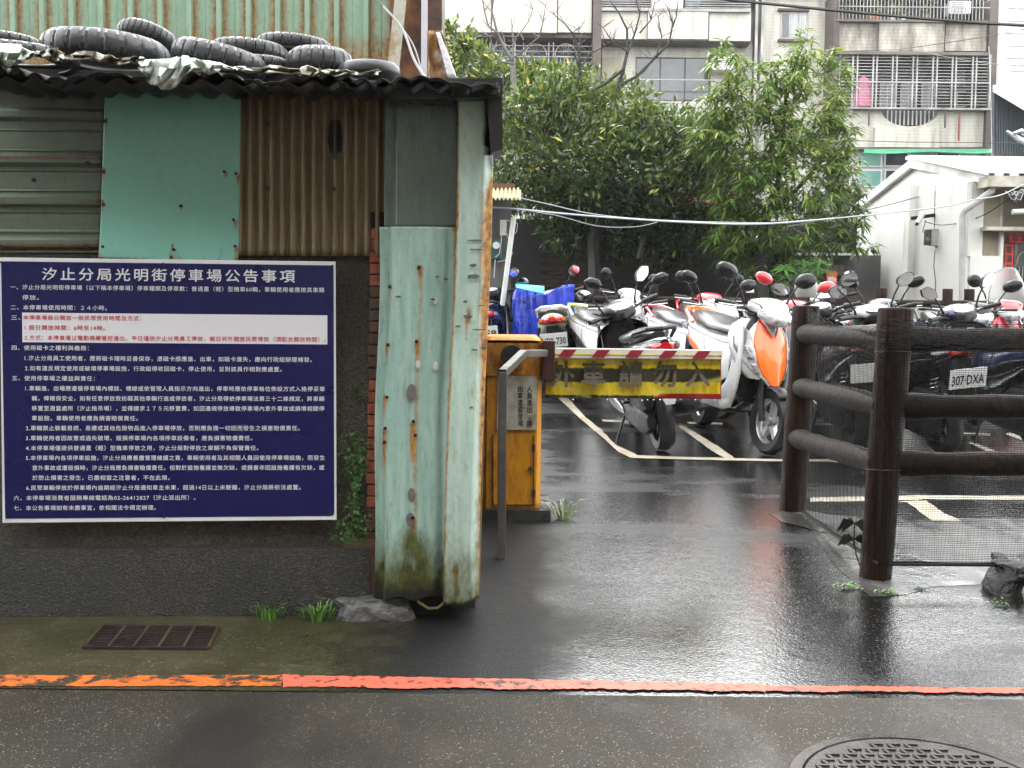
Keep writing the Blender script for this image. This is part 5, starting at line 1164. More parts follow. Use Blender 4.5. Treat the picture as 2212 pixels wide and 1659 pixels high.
# blue tarpaulin over a scooter
m_tarp = mat('blue_tarp', (.006, .02, .28), (.012, .045, .48), 7, .28, .42, bump=.5, bscale=9, bdist=.03)
YT = 11.9; ta = P(1170, 740, YT); tb = thing('tarpaulin', 'crumpled blue tarpaulin thrown over a scooter beside the machine', 'tarpaulin', (ta.x, ta.y, lot_z(ta.y)))
from mathutils import noise as mn
mm = M(); z0 = lot_z(YT)
wl = P(1108, 640, YT).x - ta.x; wr = P(1236, 640, YT).x - ta.x; ztp = P(1170, 606, YT).z - z0
nu, nv = 48, 26
for i in range(nu + 1):
    for j in range(nv + 1):
        u = i / nu * 2 - 1; v = j / nv * 2 - 1
        x = (wr - wl) / 2 * u + (wr + wl) / 2; y = v * .42; r = max(abs(u), abs(v)); 
        top = ztp - .17 * (1 - abs(u)) ** .8 - .03 * (u < -.2)
        z = top if r < .70 else top - (r - .70) / .30 * (top - .32)
        k = 1 if r < .70 else 1 + .04 * (r - .7)
        sc_ = .72 / r if r > .72 else 1
        x2 = (x - (wr + wl) / 2) * (sc_ if r > .72 else 1) * 1.25 + (wr + wl) / 2 if False else lerp(x, x * .98, .5); 
        w_ = mn.noise(Vector((u * 2.2, v * 2.2, 3))) * .07 + mn.noise(Vector((u * 5, v * 5, z * 3))) * .075 + abs(mn.noise(Vector((u * 9 + z * 3, 0, 7)))) * .05
        if r > .70:
            ux = u / r * .74 if r > .74 else u; vy = v / r * .74 if r > .74 else v
            x2 = (wr - wl) / 2 * ux * 1.32 + (wr + wl) / 2; y = vy * .42 * 1.3
        else: x2 = (wr - wl) / 2 * u * 1.32 + (wr + wl) / 2; y = v * .42 * 1.3
        x2 = max(wl, min(wr, x2))
        mm.v.append(Vector((x2 + w_ * .6, y + w_, z + w_ * .8 * (r < .75))))
for i in range(nu):
    for j in range(nv): a = i * (nv + 1) + j; mm.f.append((a, a + nv + 1, a + nv + 2, a + 1))
mm.build('sheet', m_tarp, tb, recalc=False, thick=.003, ang=22)
M().grid(lambda u, v: P(1114 + 62 * u, 613 + (8 + 10 * u) * v + 5 * u, YT - .56 + .10 * (1 - v)) - Vector((ta.x, ta.y, z0)), 8, 4).build('green_corner', mat('green_tarp', (.02, .30, .26), (.04, .42, .36), 9, .3), tb, recalc=False, thick=.003)
# ================================================================== BACKGROUND
# back fence
def logrun(pxs, Y, label, rail_off, y_of_top, par_label=None):
    ps = [Vector((P(x, 640, Y).x, Y, lot_z(Y))) for x in pxs]; c = ps[0]
    th = thing('log_fence', label, 'fence', tuple(c))
    for p in ps: post((p.x, p.y, p.z), (p.x, p.y, p.z + 1.06), .060, .060, th, c)
    for h in (.88, .62, .36):
        for a, b in zip(ps[:-1], ps[1:]):
            mm = M(); mm.tube([a - c + Vector((0, 0, h)), b - c + Vector((0, 0, h))], .048, 10); mm.build('rail', m_logr, th)
logrun([960, 1094, 1250, 1412, 1614, 1760], 13.4, 'far brown log fence under the trees behind the scooters', 0, 0)
logrun([1820, 1905, 2047, 2094, 2240, 2400], 13.0, 'far log fence in front of the white house wall', 0, 0)
# brick wall under the trees, brick by brick
YW = 17.3
wb = P(1300, 640, YW); bw = thing('brick_wall', 'dark wet brick wall in the shade under the trees', 'wall', (wb.x, YW, lot_z(YW))); wo_ = Vector((wb.x, YW, lot_z(YW)))
m_bshade = [mat('shaded_brick_' + k, tuple(q * .45 for q in a), tuple(q * .5 for q in b), 14, .5, .7, bump=.5, bscale=60) for k, a, b in (('umber', (.030, .014, .010), (.055, .024, .016)), ('rust', (.045, .018, .012), (.075, .030, .020)), ('brown', (.022, .013, .010), (.045, .025, .018)))]  # brick colours scaled down to carry the shade of the canopy
bmesh_ = M().box((0, 0, 0), (.205, .10, .058)).build('brick', m_bshade[0], None, smooth=False); protos = []
for m in m_bshade:
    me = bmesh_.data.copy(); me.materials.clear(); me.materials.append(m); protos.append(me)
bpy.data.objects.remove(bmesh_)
xa, xb = P(1180, 600, YW).x, P(1500, 600, YW).x; zlo, zhi = .95 + 0, P(1300, 474, YW).z - lot_z(YW); nb = 0
z = zlo; row = 0
while z < zhi:
    x = xa + (row % 2) * .108
    while x < xb and nb < 296:
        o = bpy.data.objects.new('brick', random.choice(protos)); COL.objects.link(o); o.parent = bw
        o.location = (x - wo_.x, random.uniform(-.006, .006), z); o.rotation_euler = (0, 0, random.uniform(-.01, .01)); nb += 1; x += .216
    z += .068; row += 1
xl, xr_ = P(1040, 600, YW).x - wo_.x, P(1850, 600, YW).x - wo_.x
M().box(((xl + xr_) / 2, .10, zhi / 2 - .05), (xr_ - xl, .12, zhi + .1)).build('mortar_core', mat('shaded_mortar', (.006, .005, .005), (.014, .011, .009), 12, .8), bw, smooth=False)  # canopy shade is in the mortar colour as well
# hut at the far end of the driveway with meter and pipe
YH = 12.6; ho = Vector((P(1060, 640, YH).x, YH, lot_z(YH))); HI = Matrix.Translation(-ho)
hut = thing('hut', 'dark little hut with a small corrugated awning beyond the green post', 'hut', tuple(ho))
fbox('wall', 980, 425, 1102, 800, YH, 1.2, mat('hut_grey', (.05, .055, .05), (.10, .10, .09), 4, .7), hut, HI)
M().grid(lambda u, v: P(1020 + 105 * u, 408 + 22 * v, YH - .1 - .55 * v) + Vector((0, 0, .018 * math.sin(u * 75))), 80, 4).build('awning', mat('old_awning', (.24, .22, .10), (.42, .40, .24), 6, .5), hut, xf=HI, recalc=False, thick=.004)
fbox('roof', 990, 396, 1112, 410, YH - .1, 1.3, mat('hut_roof', (.08, .03, .02), (.14, .05, .03), 6, .6), hut, HI)
fbox('meter_box', 1056, 518, 1084, 560, YH - .12, .10, mat('meter_green', (.015, .07, .05), (.02, .09, .065), 6, .35), hut, HI, bev=.01)
p = P(1072, 530, YH - .14) - ho; M().cyl(p + Vector((0, .02, 0)), p + Vector((0, -.02, 0)), .042, 20).build('meter_dial', mat('meter_white', (.6, .62, .6), None, rough=.2), hut)
fbox('junction_box', 1080, 475, 1094, 508, YH - .10, .08, mat('box_cream', (.5, .5, .44), None, rough=.4), hut, HI)
M().tube([P(1110, 470, YH - .25) - ho, P(1100, 545, YH - .25) - ho, P(1085, 660, YH - .25) - ho], .030, 12).build('conduit', mat('pale_conduit', (.46, .48, .42), (.56, .57, .52), 9, .4), hut)
for pts in ([(1084, 480), (1083, 520), (1079, 548), (1070, 556)], [(1070, 560), (1067, 600)], [(1075, 566), (1100, 560), (1108, 545)], [(1092, 500), (1098, 515), (1107, 520)], [(1094, 475), (1118, 483), (1116, 500), (1112, 505)]):
    M().tube([P(x, y, YH - .2) - ho for x, y in pts], .006, 5).build('cord', mat('grey_cord', (.3, .3, .3), None, rough=.5), hut)
# ------------------------------------------------ foliage
def leafmat(name, cols, rough=.32, tr=.25):
    m, nt, b = base(name)
    a = _n(nt, 'ShaderNodeAttribute'); a.attribute_name = 'tint'
    c = ramp(nt, a.outputs['Fac'], cols); nt.links.new(c, b.inputs['Base Color']); b.inputs['Roughness'].default_value = rough; b.inputs['IOR'].default_value = 1.4
    t = _n(nt, 'ShaderNodeBsdfTranslucent'); nt.links.new(mixc(nt, .5, c, (.10, .16, .02)), t.inputs['Color'])
    ms = _n(nt, 'ShaderNodeMixShader'); ms.inputs[0].default_value = tr; nt.links.new(b.outputs[0], ms.inputs[1]); nt.links.new(t.outputs[0], ms.inputs[2])
    nt.links.new(ms.outputs[0], nt.nodes['Material Output'].inputs[0]); return m
def unit(a): return a / np.maximum(np.linalg.norm(a, axis=1, keepdims=True), 1e-9)
def leaves(name, C, D, Nn, L, Wd, tint, m, par=None, org=(0, 0, 0), droop=0.0):
    """C base points, D leaf directions, Nn normals; each leaf four triangles bent along its rib"""
    n = len(C); D = unit(D); S = unit(np.cross(D, Nn)); Nn = unit(np.cross(S, D)); L = L[:, None]; Wd = Wd[:, None]
    dz = np.zeros((n, 3)); dz[:, 2] = -1
    mid = C + D * L * .45 + dz * L * droop * .12; tip = C + D * L + dz * L * droop * .5
    V = np.stack([C, mid - S * Wd * .5 + Nn * Wd * .12, mid, mid + S * Wd * .5 + Nn * Wd * .12, tip], 1).reshape(-1, 3) - np.array(org)
    F = (np.arange(n)[:, None, None] * 5 + np.array([[0, 2, 1], [0, 3, 2], [1, 2, 4], [2, 3, 4]])[None]).reshape(-1, 3)
    me = bpy.data.meshes.new(name); me.vertices.add(len(V)); me.vertices.foreach_set('co', V.astype(np.float32).ravel())
    me.loops.add(F.size); me.loops.foreach_set('vertex_index', F.ravel().astype(np.int32)); me.polygons.add(len(F))
    me.polygons.foreach_set('loop_start', np.arange(0, F.size, 3, dtype=np.int32)); me.update(calc_edges=True)
    at = me.attributes.new('tint', 'FLOAT', 'POINT'); at.data.foreach_set('value', np.repeat(tint, 5).astype(np.float32))
    me.materials.append(m); o = bpy.data.objects.new(name, me); COL.objects.link(o)
    if par: o.parent = par
    return o
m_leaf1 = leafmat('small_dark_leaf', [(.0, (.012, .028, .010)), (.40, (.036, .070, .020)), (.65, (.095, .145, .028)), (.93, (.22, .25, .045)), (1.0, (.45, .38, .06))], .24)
m_leaf2 = leafmat('mango_leaf', [(.0, (.030, .070, .018)), (.40, (.090, .165, .036)), (.75, (.19, .27, .060)), (1.0, (.36, .38, .08))], .24, .38)
m_leaf3 = leafmat('papaya_leaf', [(0, (.04, .12, .02)), (1, (.10, .24, .04))])
m_bark = mat('wet_bark', (.006, .005, .004), (.018, .014, .011), 14, .65, bump=.6, bscale=40)
m_twig = mat('pale_twig', (.035, .03, .028), (.13, .12, .11), 6, .5)
def blobs(specs, n, lsize, bias=.62):
    """specs (px, py, rx, ry, Y, rdepth): leaf positions spread through lumpy volumes, denser near their skin"""
    vol = np.array([s[2] * s[3] for s in specs], float); cnt = (n * vol / vol.sum()).astype(int); Cs = []; Os = []
    for s, k in zip(specs, cnt):
        c = np.array(P(s[0], s[1], s[4])); sx = s[2] * s[4] / FPX; sz = s[3] * s[4] / FPX; u = unit(rng.normal(size=(k, 3))); r = rng.random(k) ** (1 / 3.) ; r = 1 - (1 - r) * .75
        cl = unit(rng.normal(size=(int(k / 26) + 1, 3))) ; idx = rng.integers(0, len(cl), k)      # sprays
        ce = cl * (.55 + .48 * rng.random((len(cl), 1)))
        pos = ce[idx] + rng.normal(size=(k, 3)) * .135
        Cs.append(c + pos * np.array([sx, s[5], sz])); Os.append(unit(pos * np.array([1 / sx, 1 / s[5], 1 / sz]) + 1e-6))
    return np.concatenate(Cs), np.concatenate(Os)
def branches(name, polys, Y, m, par, org, r0=.03, r1=.006, jitter=.15, conv=None):
    mm = M(); rr_ = random.Random(3)
    for pl in polys:
        ya = Y + rr_.uniform(-jitter, jitter) * 3; pts = [P(x, y, ya + jitter * math.sin(i)) - Vector(org) for i, (x, y) in enumerate(pl[0])]; k = len(pts)
        mm.tube(pts, [lerp(pl[1], pl[2], i / (k - 1)) for i in range(k)], 6)
    return mm.build(name, m, par)
# T1: big bushy dark tree
Y1 = 16.2; o1 = P(1290, 620, Y1); t1_ = thing('bushy_tree', 'broad dark small leaved tree with yellowish tips in front of the apartment block', 'tree', (o1.x, o1.y, lot_z(15)))
oo = Vector((o1.x, o1.y, lot_z(15)))
sp1 = [(1150, 240, 100, 60, Y1, .9), (1240, 215, 95, 55, Y1 + .2, .9), (1330, 245, 100, 60, Y1, 1.0), (1410, 290, 100, 65, Y1 + .1, 1.0), (1150, 330, 115, 95, Y1 - .2, 1.1), (1265, 340, 130, 110, Y1 - .3, 1.2), (1390, 370, 130, 90, Y1 - .2, 1.2), (1490, 340, 90, 80, Y1, 1.0),
       (1120, 415, 75, 55, Y1 - .3, .8), (1300, 445, 140, 55, Y1 + .2, 1.0), (1450, 440, 130, 60, Y1, 1.0), (1540, 420, 90, 70, Y1 + .2, 1.0), (1400, 500, 120, 50, Y1 + .2, .6), (1220, 500, 70, 55, Y1 + .3, .5), (1420, 520, 110, 55, Y1 + .4, .7), (1560, 500, 70, 60, Y1 + .3, .7), (1250, 480, 90, 50, Y1 + .5, .6), (1510, 290, 60, 50, Y1 + .6, .8)]
C_, O_ = blobs(sp1, 36000, .07); n = len(C_)
D_ = unit(O_ * .8 + rng.normal(size=(n, 3)) * .8 + np.array([0, 0, .35])); N_ = unit(rng.normal(size=(n, 3)) * .6 + np.array([0, -.2, 1.0]))
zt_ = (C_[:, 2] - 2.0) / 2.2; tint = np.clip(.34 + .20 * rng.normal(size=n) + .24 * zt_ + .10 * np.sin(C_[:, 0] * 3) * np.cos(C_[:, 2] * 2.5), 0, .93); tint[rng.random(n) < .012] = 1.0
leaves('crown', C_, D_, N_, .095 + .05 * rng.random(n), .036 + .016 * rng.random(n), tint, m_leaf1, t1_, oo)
branches('trunk', [([(1275, 700), (1285, 600), (1280, 520), (1300, 430), (1330, 340)], .13, .05), ([(1282, 520), (1240, 430), (1180, 330)], .07, .03), ([(1300, 430), (1380, 380), (1450, 330)], .06, .02), ([(1180, 330), (1150, 300), (1130, 240)], .03, .012), ([(1240, 430), (1290, 360), (1270, 280)], .04, .012), ([(1380, 560), (1400, 470), (1440, 400)], .05, .02)], Y1, m_bark, t1_, oo)
# tree further left with yellow-green leaves
Y0 = 18.5; o0 = P(1010, 620, Y0); t0_ = thing('yellow_green_tree', 'loose yellow green leafed tree showing above the roof end of the shed', 'tree', (o0.x, o0.y, lot_z(15))); o0 = Vector((o0.x, o0.y, lot_z(15)))
C_, O_ = blobs([(985, 95, 50, 45, Y0, .7), (1010, 150, 70, 60, Y0, .8), (1060, 190, 80, 60, Y0, .8), (1120, 200, 90, 50, Y0 + .3, .8), (1200, 180, 80, 45, Y0 + .5, .7), (1100, 260, 90, 70, Y0, .9)], 7500, .08); n = len(C_)
leaves('crown', C_, unit(O_ + rng.normal(size=(n, 3)) * .7), unit(rng.normal(size=(n, 3)) * .7 + np.array([0, -.3, 1])), .12 + .05 * rng.random(n), .045 + .02 * rng.random(n), np.clip(.66 + .2 * rng.normal(size=n), 0, 1), m_leaf1, t0_, o0)
branches('trunk', [([(1060, 500), (1050, 300), (1020, 180)], .06, .02), ([(1050, 300), (1100, 220), (1150, 180)], .03, .01)], Y0, m_twig, t0_, o0)
# T2: mango-like tree
Y2 = 14.6; o2 = P(1650, 640, Y2); t2_ = thing('long_leafed_tree', 'bright green tree with long drooping pointed leaves before the white house', 'tree', (o2.x, Y2, lot_z(Y2))); o2 = Vector((o2.x, Y2, lot_z(Y2)))
sp2 = [(1735, 105, 26, 40, Y2, .35), (1700, 160, 60, 55, Y2, .5), (1570, 135, 35, 45, Y2, .4), (1620, 200, 75, 60, Y2, .6), (1540, 230, 55, 60, Y2 + .2, .5), (1800, 180, 38, 50, Y2, .4), (1740, 260, 90, 75, Y2, .8), (1640, 300, 110, 85, Y2, .9), (1540, 310, 60, 60, Y2 + .1, .6), (1810, 290, 50, 70, Y2, .5), (1720, 380, 120, 85, Y2 - .1, 1.0), (1600, 400, 80, 80, Y2, .8), (1820, 400, 50, 70, Y2, .5), (1700, 490, 130, 70, Y2, .9), (1590, 500, 70, 70, Y2 + .1, .6), (1840, 480, 40, 40, Y2, .4), (1640, 575, 70, 50, Y2 + .3, .6), (1730, 560, 60, 40, Y2 + .4, .5), (1868, 535, 26, 14, Y2 - .2, .2), (1790, 120, 16, 20, Y2, .2)]
vol = np.array([s[2] * s[3] for s in sp2], float); cnt = (1350 * vol / vol.sum()).astype(int) + 3
Cs, Ds, Ns, Ts = [], [], [], []
for s, k in zip(sp2, cnt):
    c = np.array(P(s[0], s[1], s[4])); sx = s[2] * s[4] / FPX; sz = s[3] * s[4] / FPX
    u = unit(rng.normal(size=(k, 3))); r = .45 + .6 * rng.random((k, 1)); tips = c + u * r * np.array([sx, s[5], sz])
    for q_, uu in zip(tips, u):
        nl = rng.integers(7, 12); a = rng.random(nl) * 6.28; el = rng.uniform(-.5, .55, nl); d = np.stack([np.cos(a) * np.cos(el), np.sin(a) * np.cos(el), np.sin(el)], 1) + uu * .35
        Cs.append(np.repeat(q_[None], nl, 0) + rng.normal(size=(nl, 3)) * .012); Ds.append(d); Ns.append(np.repeat([[0, 0, 1.0]], nl, 0) + rng.normal(size=(nl, 3)) * .25)
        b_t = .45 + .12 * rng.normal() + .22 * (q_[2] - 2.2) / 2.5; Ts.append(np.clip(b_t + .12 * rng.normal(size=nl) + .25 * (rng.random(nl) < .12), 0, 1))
C_, D_, N_, T_ = map(np.concatenate, (Cs, Ds, Ns, Ts)); n = len(C_)
leaves('crown', C_, D_, N_, .15 + .07 * rng.random(n), .030 + .010 * rng.random(n), T_, m_leaf2, t2_, o2, droop=.9)
branches('trunk', [([(1650, 720), (1648, 640), (1640, 560), (1655, 470), (1680, 400)], .10, .045), ([(1640, 560), (1600, 480), (1575, 400), (1560, 300)], .06, .015), ([(1655, 470), (1730, 400), (1790, 330)], .045, .012), ([(1680, 400), (1690, 300), (1700, 180), (1735, 100)], .04, .008), ([(1640, 600), (1700, 540), (1800, 520), (1860, 530)], .03, .008), ([(1575, 400), (1620, 300), (1600, 200)], .03, .008)], Y2, m_bark, t2_, o2)
# papaya-like plant near the white paper
pp_ = P(1740, 590, 14.0); tpl = thing('broad_leafed_plant', 'light green plant with splayed fingered leaves before the brown board fence', 'plant', (pp_.x, 14.0, lot_z(14)))
Cs, Ds = [], []
for k in range(16):
    c = np.array(P(1738 + random.uniform(-45, 45), 588 + random.uniform(-22, 30), 13.9 + random.uniform(-.1, .2)))
    for j in range(8): a = 6.28 * j / 8 + k; Cs.append(c); Ds.append([math.cos(a), math.sin(a) * .6, .15 + .25 * math.sin(a)])
C_ = np.array(Cs); n = len(C_)
leaves('leaves', C_, np.array(Ds), np.repeat([[0, -.3, 1.0]], n, 0), .17 + .08 * rng.random(n), .045 + .01 * rng.random(n), rng.random(n), m_leaf3, tpl, (pp_.x, 14.0, lot_z(14)), droop=.6)
branches('stem', [([(1738, 690), (1740, 600)], .02, .012), ([(1740, 640), (1715, 600)], .01, .006), ([(1740, 630), (1765, 598)], .01, .006)], 14.0, m_bark, tpl, (pp_.x, 14.0, lot_z(14)))
# bare trees (crop4 readings)
def c4(l): return [(936 + x / 2.533, y / 2.533) for x, y in l]
def bare(label, Y, polys, m=m_bark):
    b0 = polys[0][0][0]; o = P(b0[0], b0[1], Y); th = thing('bare_tree', label, 'tree', (o.x, Y, lot_z(15))); oo = Vector((o.x, Y, lot_z(15)))
    k = 0
    for pl in polys:
        branches('trunk' if k == 0 else 'limb', [pl], Y, m, th, oo, jitter=.05); k += 1
    mm = M(); rr_ = random.Random(int(b0[0]))
    for pl in polys[1:]:
        for (x, y) in pl[0][1:]:
            for _ in range(3):
                a = rr_.uniform(-2.6, -.5); l = rr_.uniform(15, 42); p0 = P(x, y, Y); p1_ = P(x + l * .5 * math.cos(a) + rr_.uniform(-4, 4), y + l * .5 * math.sin(a), Y + rr_.uniform(-.2, .2)); p2_ = P(x + l * math.cos(a), y + l * math.sin(a), Y + rr_.uniform(-.3, .3)); mm.tube([p0 - oo, p1_ - oo, p2_ - oo], [.006, .0045, .002], 4, cap=False)
    mm.build('twigs', m, th)['kind'] = 'stuff'
bare('leafless dark forked tree in front of the big dark window', 15.6, [(c4([(1000, 760), (1002, 600), (1012, 480), (1040, 380)]), .045, .03), (c4([(1040, 380), (1062, 280), (1060, 160), (1010, 60)]), .03, .01), (c4([(1062, 290), (1100, 190), (1130, 80), (1100, -30)]), .02, .008), (c4([(1012, 470), (1110, 420), (1200, 330), (1290, 240), (1310, 130), (1290, 60)]), .028, .008), (c4([(1130, 180), (1190, 110), (1210, 20)]), .014, .006), (c4([(1040, 380), (940, 460), (840, 510)]), .024, .02), (c4([(1060, 280), (980, 230), (930, 150)]), .014, .006), (c4([(1310, 150), (1330, 90), (1340, -10)]), .012, .005), (c4([(1220, 310), (1250, 200), (1230, 90)]), .014, .005)])
bare('leafless dark tree leaning left of the arched window grille', 16.0, [(c4([(790, 560), (795, 480), (805, 400), (800, 330)]), .035, .022), (c4([(800, 330), (790, 250), (760, 180), (720, 130), (660, 80)]), .018, .006), (c4([(805, 400), (780, 320), (770, 230)]), .018, .008), (c4([(803, 380), (850, 300), (940, 250), (970, 230)]), .014, .005), (c4([(800, 330), (805, 240), (795, 170)]), .016, .008)])
bare('tall pale leafless tree reaching up beside the shed roof end', 16.8, [(c4([(440, 520), (438, 420), (435, 330)]), .06, .045), (c4([(435, 330), (400, 280), (350, 180), (320, 60), (330, -30)]), .03, .01), (c4([(350, 180), (300, 140), (280, 60), (265, -30)]), .018, .007), (c4([(435, 320), (440, 240), (430, 160)]), .03, .012), (c4([(440, 350), (380, 340), (330, 290), (310, 200)]), .022, .008), (c4([(436, 320), (500, 270), (580, 200), (600, 120), (615, 30)]), .018, .006), (c4([(390, 200), (460, 200), (520, 120), (545, 50)]), .014, .005)], m_twig)
bare('thin dark bare stems rising from the bush next to the black roof flap', 15.2, [(c4([(385, 660), (400, 600), (430, 622)]), .02, .014), (c4([(430, 622), (520, 638), (590, 635), (650, 590), (680, 560)]), .014, .006), (c4([(400, 600), (385, 480), (378, 420)]), .012, .006), (c4([(600, 900), (560, 790), (540, 740)]), .03, .02), (c4([(700, 860), (720, 780), (760, 700), (800, 650)]), .028, .01)])
# red roofing glimpsed through the leaves
YR = 17.6; ro = P(1430, 430, YR); rw = thing('red_awning', 'faded red awning glimpsed through the leaves of the bushy tree', 'awning', tuple(ro))
M().grid(lambda u, v: P(1270 + 350 * u, 392 + 62 * v, YR - .5 * v) - ro + Vector((0, .02 * math.sin(u * 60), 0)), 60, 3).build('fabric', mat('faded_red', (.50, .075, .03), (.62, .12, .06), 4, .5), rw, recalc=False, thick=.01)
fbox('frame', 1270, 454, 1620, 460, YR - .5, .05, m_steel, rw, Matrix.Translation(-ro))
# ------------------------------------------------ apartment block
YA_ = 36.0
m_tile, nt, b_ = base('cream_tile_wall')
tc = _n(nt, 'ShaderNodeTexCoord'); sx = _n(nt, 'ShaderNodeSeparateXYZ'); nt.links.new(tc.outputs['Object'], sx.inputs[0])
tw = mth(nt, 'FRACT', mth(nt, 'MULTIPLY', sx.outputs[2], 9.0)); jl = ramp(nt, tw, [(.0, .80), (.12, .80), (.16, 1)])
st_ = noise(nt, .9, 7, .72, stretch=(3.5, 3.5, .35)); c_ = ramp(nt, st_, [(.28, (.20, .185, .15)), (.46, (.42, .40, .345)), (.75, (.56, .54, .48))])
mm_ = _n(nt, 'ShaderNodeMixRGB', blend_type='MULTIPLY'); mm_.inputs[0].default_value = 1; nt.links.new(c_, mm_.inputs[1]); nt.links.new(jl, mm_.inputs[2])
nt.links.new(mm_.outputs[0], b_.inputs['Base Color']); b_.inputs['Roughness'].default_value = .5; bumpn(nt, b_, jl, .3, .01)
m_tileg, nt, b_ = base('weathered_tile_wall')
tc = _n(nt, 'ShaderNodeTexCoord'); sx = _n(nt, 'ShaderNodeSeparateXYZ'); nt.links.new(tc.outputs['Object'], sx.inputs[0])
tw = mth(nt, 'FRACT', mth(nt, 'MULTIPLY', sx.outputs[2], 9.0)); jl = ramp(nt, tw, [(.0, .75), (.14, .75), (.18, 1)])
st_ = noise(nt, 1.1, 6, .7, stretch=(1.8, 1.8, .5)); c_ = ramp(nt, st_, [(.34, (.07, .065, .055)), (.50, (.24, .22, .185)), (.68, (.46, .43, .37))])
mm_ = _n(nt, 'ShaderNodeMixRGB', blend_type='MULTIPLY'); mm_.inputs[0].default_value = 1; nt.links.new(c_, mm_.inputs[1]); nt.links.new(jl, mm_.inputs[2])
nt.links.new(mm_.outputs[0], b_.inputs['Base Color']); b_.inputs['Roughness'].default_value = .6
m_dcol = mat('dark_column', (.045, .036, .032), (.10, .075, .065), 1.2, .6); m_soff = mat('soffit', (.09, .08, .07), (.16, .14, .12), 1.5, .8); m_int = mat('dark_interior', (.03, .03, .032), (.085, .085, .082), 1.5, .5)  # m_int: shade of rooms and openings put into its colour
m_wfr = mat('white_window_frame', (.62, .63, .63), None, rough=.4); m_grl = mat('pale_grille', (.17, .165, .16), (.33, .32, .31), 2, rough=.4, metal=.3)
m_wgl = mat('dark_window_glass', (.025, .028, .03), (.07, .075, .08), 1.2, .08, spec=.8); m_ggl = mat('green_window_glass', (.13, .30, .24), (.20, .40, .33), 1.0, .12)
m_cur = mat('curtain', (.30, .33, .33), (.48, .50, .49), 3, .7, stretch=(6, 1, .4)); m_beige = mat('beige_render', (.30, .27, .20), (.40, .37, .28), 1.5, .8)
ap0 = P(1550, 640, YA_); ap = thing('apartment_building', 'long cream tiled apartment block with barred balconies behind the trees', 'building', (ap0.x, YA_, 0)); AO = Vector((ap0.x, YA_, 0)); API = Matrix.Translation(-AO)
def ab(name, x0, y0, x1, y1, dY, D, m, par=None, bev=0): return fbox(name, x0, y0, x1, y1, YA_ + dY, D, m, par or ap, API, bev)
# main wall and parapets
ab('wall', 880, -14, 2150, 700, 1.2, 6, m_tile)
ab('wall', 1640, -14, 1800, 700, -.2, 1.38, m_tile)
for a in ((880, -14, 1061, 69), (1063, -14, 1203, 70), (1205, -14, 1278, 70)): ab('parapet', a[0], a[1], a[2], a[3], -.6 - (.12 if a[0] == 1063 else 0), .4, m_tile)
ab('soffit', 880, 70.5, 1278, 80, -.45, 1.6, m_dcol)
ab('column', 1279, -14, 1297, 420, -.8, 1.95, m_dcol)
for a in ((1298, 24, 1398, 84), (1400, 24, 1530, 84), (1532, 24, 1622, 88)): ab('parapet', *a, -.6 - (.12 if a[0] == 1400 else 0), .4, m_tile)
ab('balcony_edge', 1298, 18, 1622, 24, -.75, 1.5, m_grl); ab('soffit', 1298, 84.5, 1622, 92, -.4, 1.5, m_soff)
ab('wall', 1298, 92, 1371, 400, .3, .8, m_tile); ab('wall', 1534, 92, 1622, 400, .3, .8, m_tile); ab('wall', 1371, 92, 1534, 124, .32, .8, m_tile); ab('wall', 1371, 219, 1534, 400, .32, .8, m_tile)
ab('cream_panel', 1300, 125, 1342, 176, .2, .1, m_beige)
def window(x0, y0, x1, y1, dY, cols, frame=m_wfr, fw=3, rows=1, par=None):
    w_ = ab('window', x0, y0, x1, y1, dY + .10, .05, frame)
    n = len(cols); cw = (x1 - x0 - fw) / n; rh = (y1 - y0 - fw) / rows
    for r in range(rows):
        for i, m in enumerate(cols):
            if m is None: continue
            o = fbox('pane', x0 + fw + cw * i, y0 + fw + rh * r, x0 + cw * (i + 1), y0 + rh * (r + 1), YA_ + dY + .085, .012, m, w_, API)
    return w_
window(1371, 124, 1534, 219, .30, [m_wgl, m_wgl, m_wgl], m_dcol, 3)
window(1686, 23, 1745, 84, -.33, [m_wgl, m_cur, m_cur], m_grl, 4)
ab('window_surround', 1682, 84, 1749, 89, -.36, .2, m_dcol); ab('window_surround', 1682, 18, 1749, 23, -.36, .2, m_dcol)
# drain pipes
for x in (1628, 1641): ab('drain_pipe', x, -14, x + 6, 420, -.5, .1, m_grl)
def hbars(x0, x1, ys, dY, m=m_grl, h=1.6, nm='grille_bar'):
    for y in ys: ab(nm, x0, y, x1, y + h, dY, .03, m)
def vbars(xs, y0, y1, dY, m=m_grl, w_=1.8, nm='grille_bar'):
    for x in xs: ab(nm, x, y0, x + w_, y1, dY, .03, m)
hbars(1298, 1406, (1, 6, 11, 16), -.72, m_grl, 2); hbars(1480, 1622, (1, 6, 11, 16), -.72, m_grl, 2)
ab('wall', 1408, -12, 1476, 18, -.55, .3, mat('pink_tile', (.50, .42, .38), (.58, .50, .46), 2, .5)); ab('curtain', 1480, -10, 1512, 14, .1, .05, mat('teal_cloth', (.05, .20, .26), (.45, .5, .5), 14, .7, lo=.45, hi=.55))
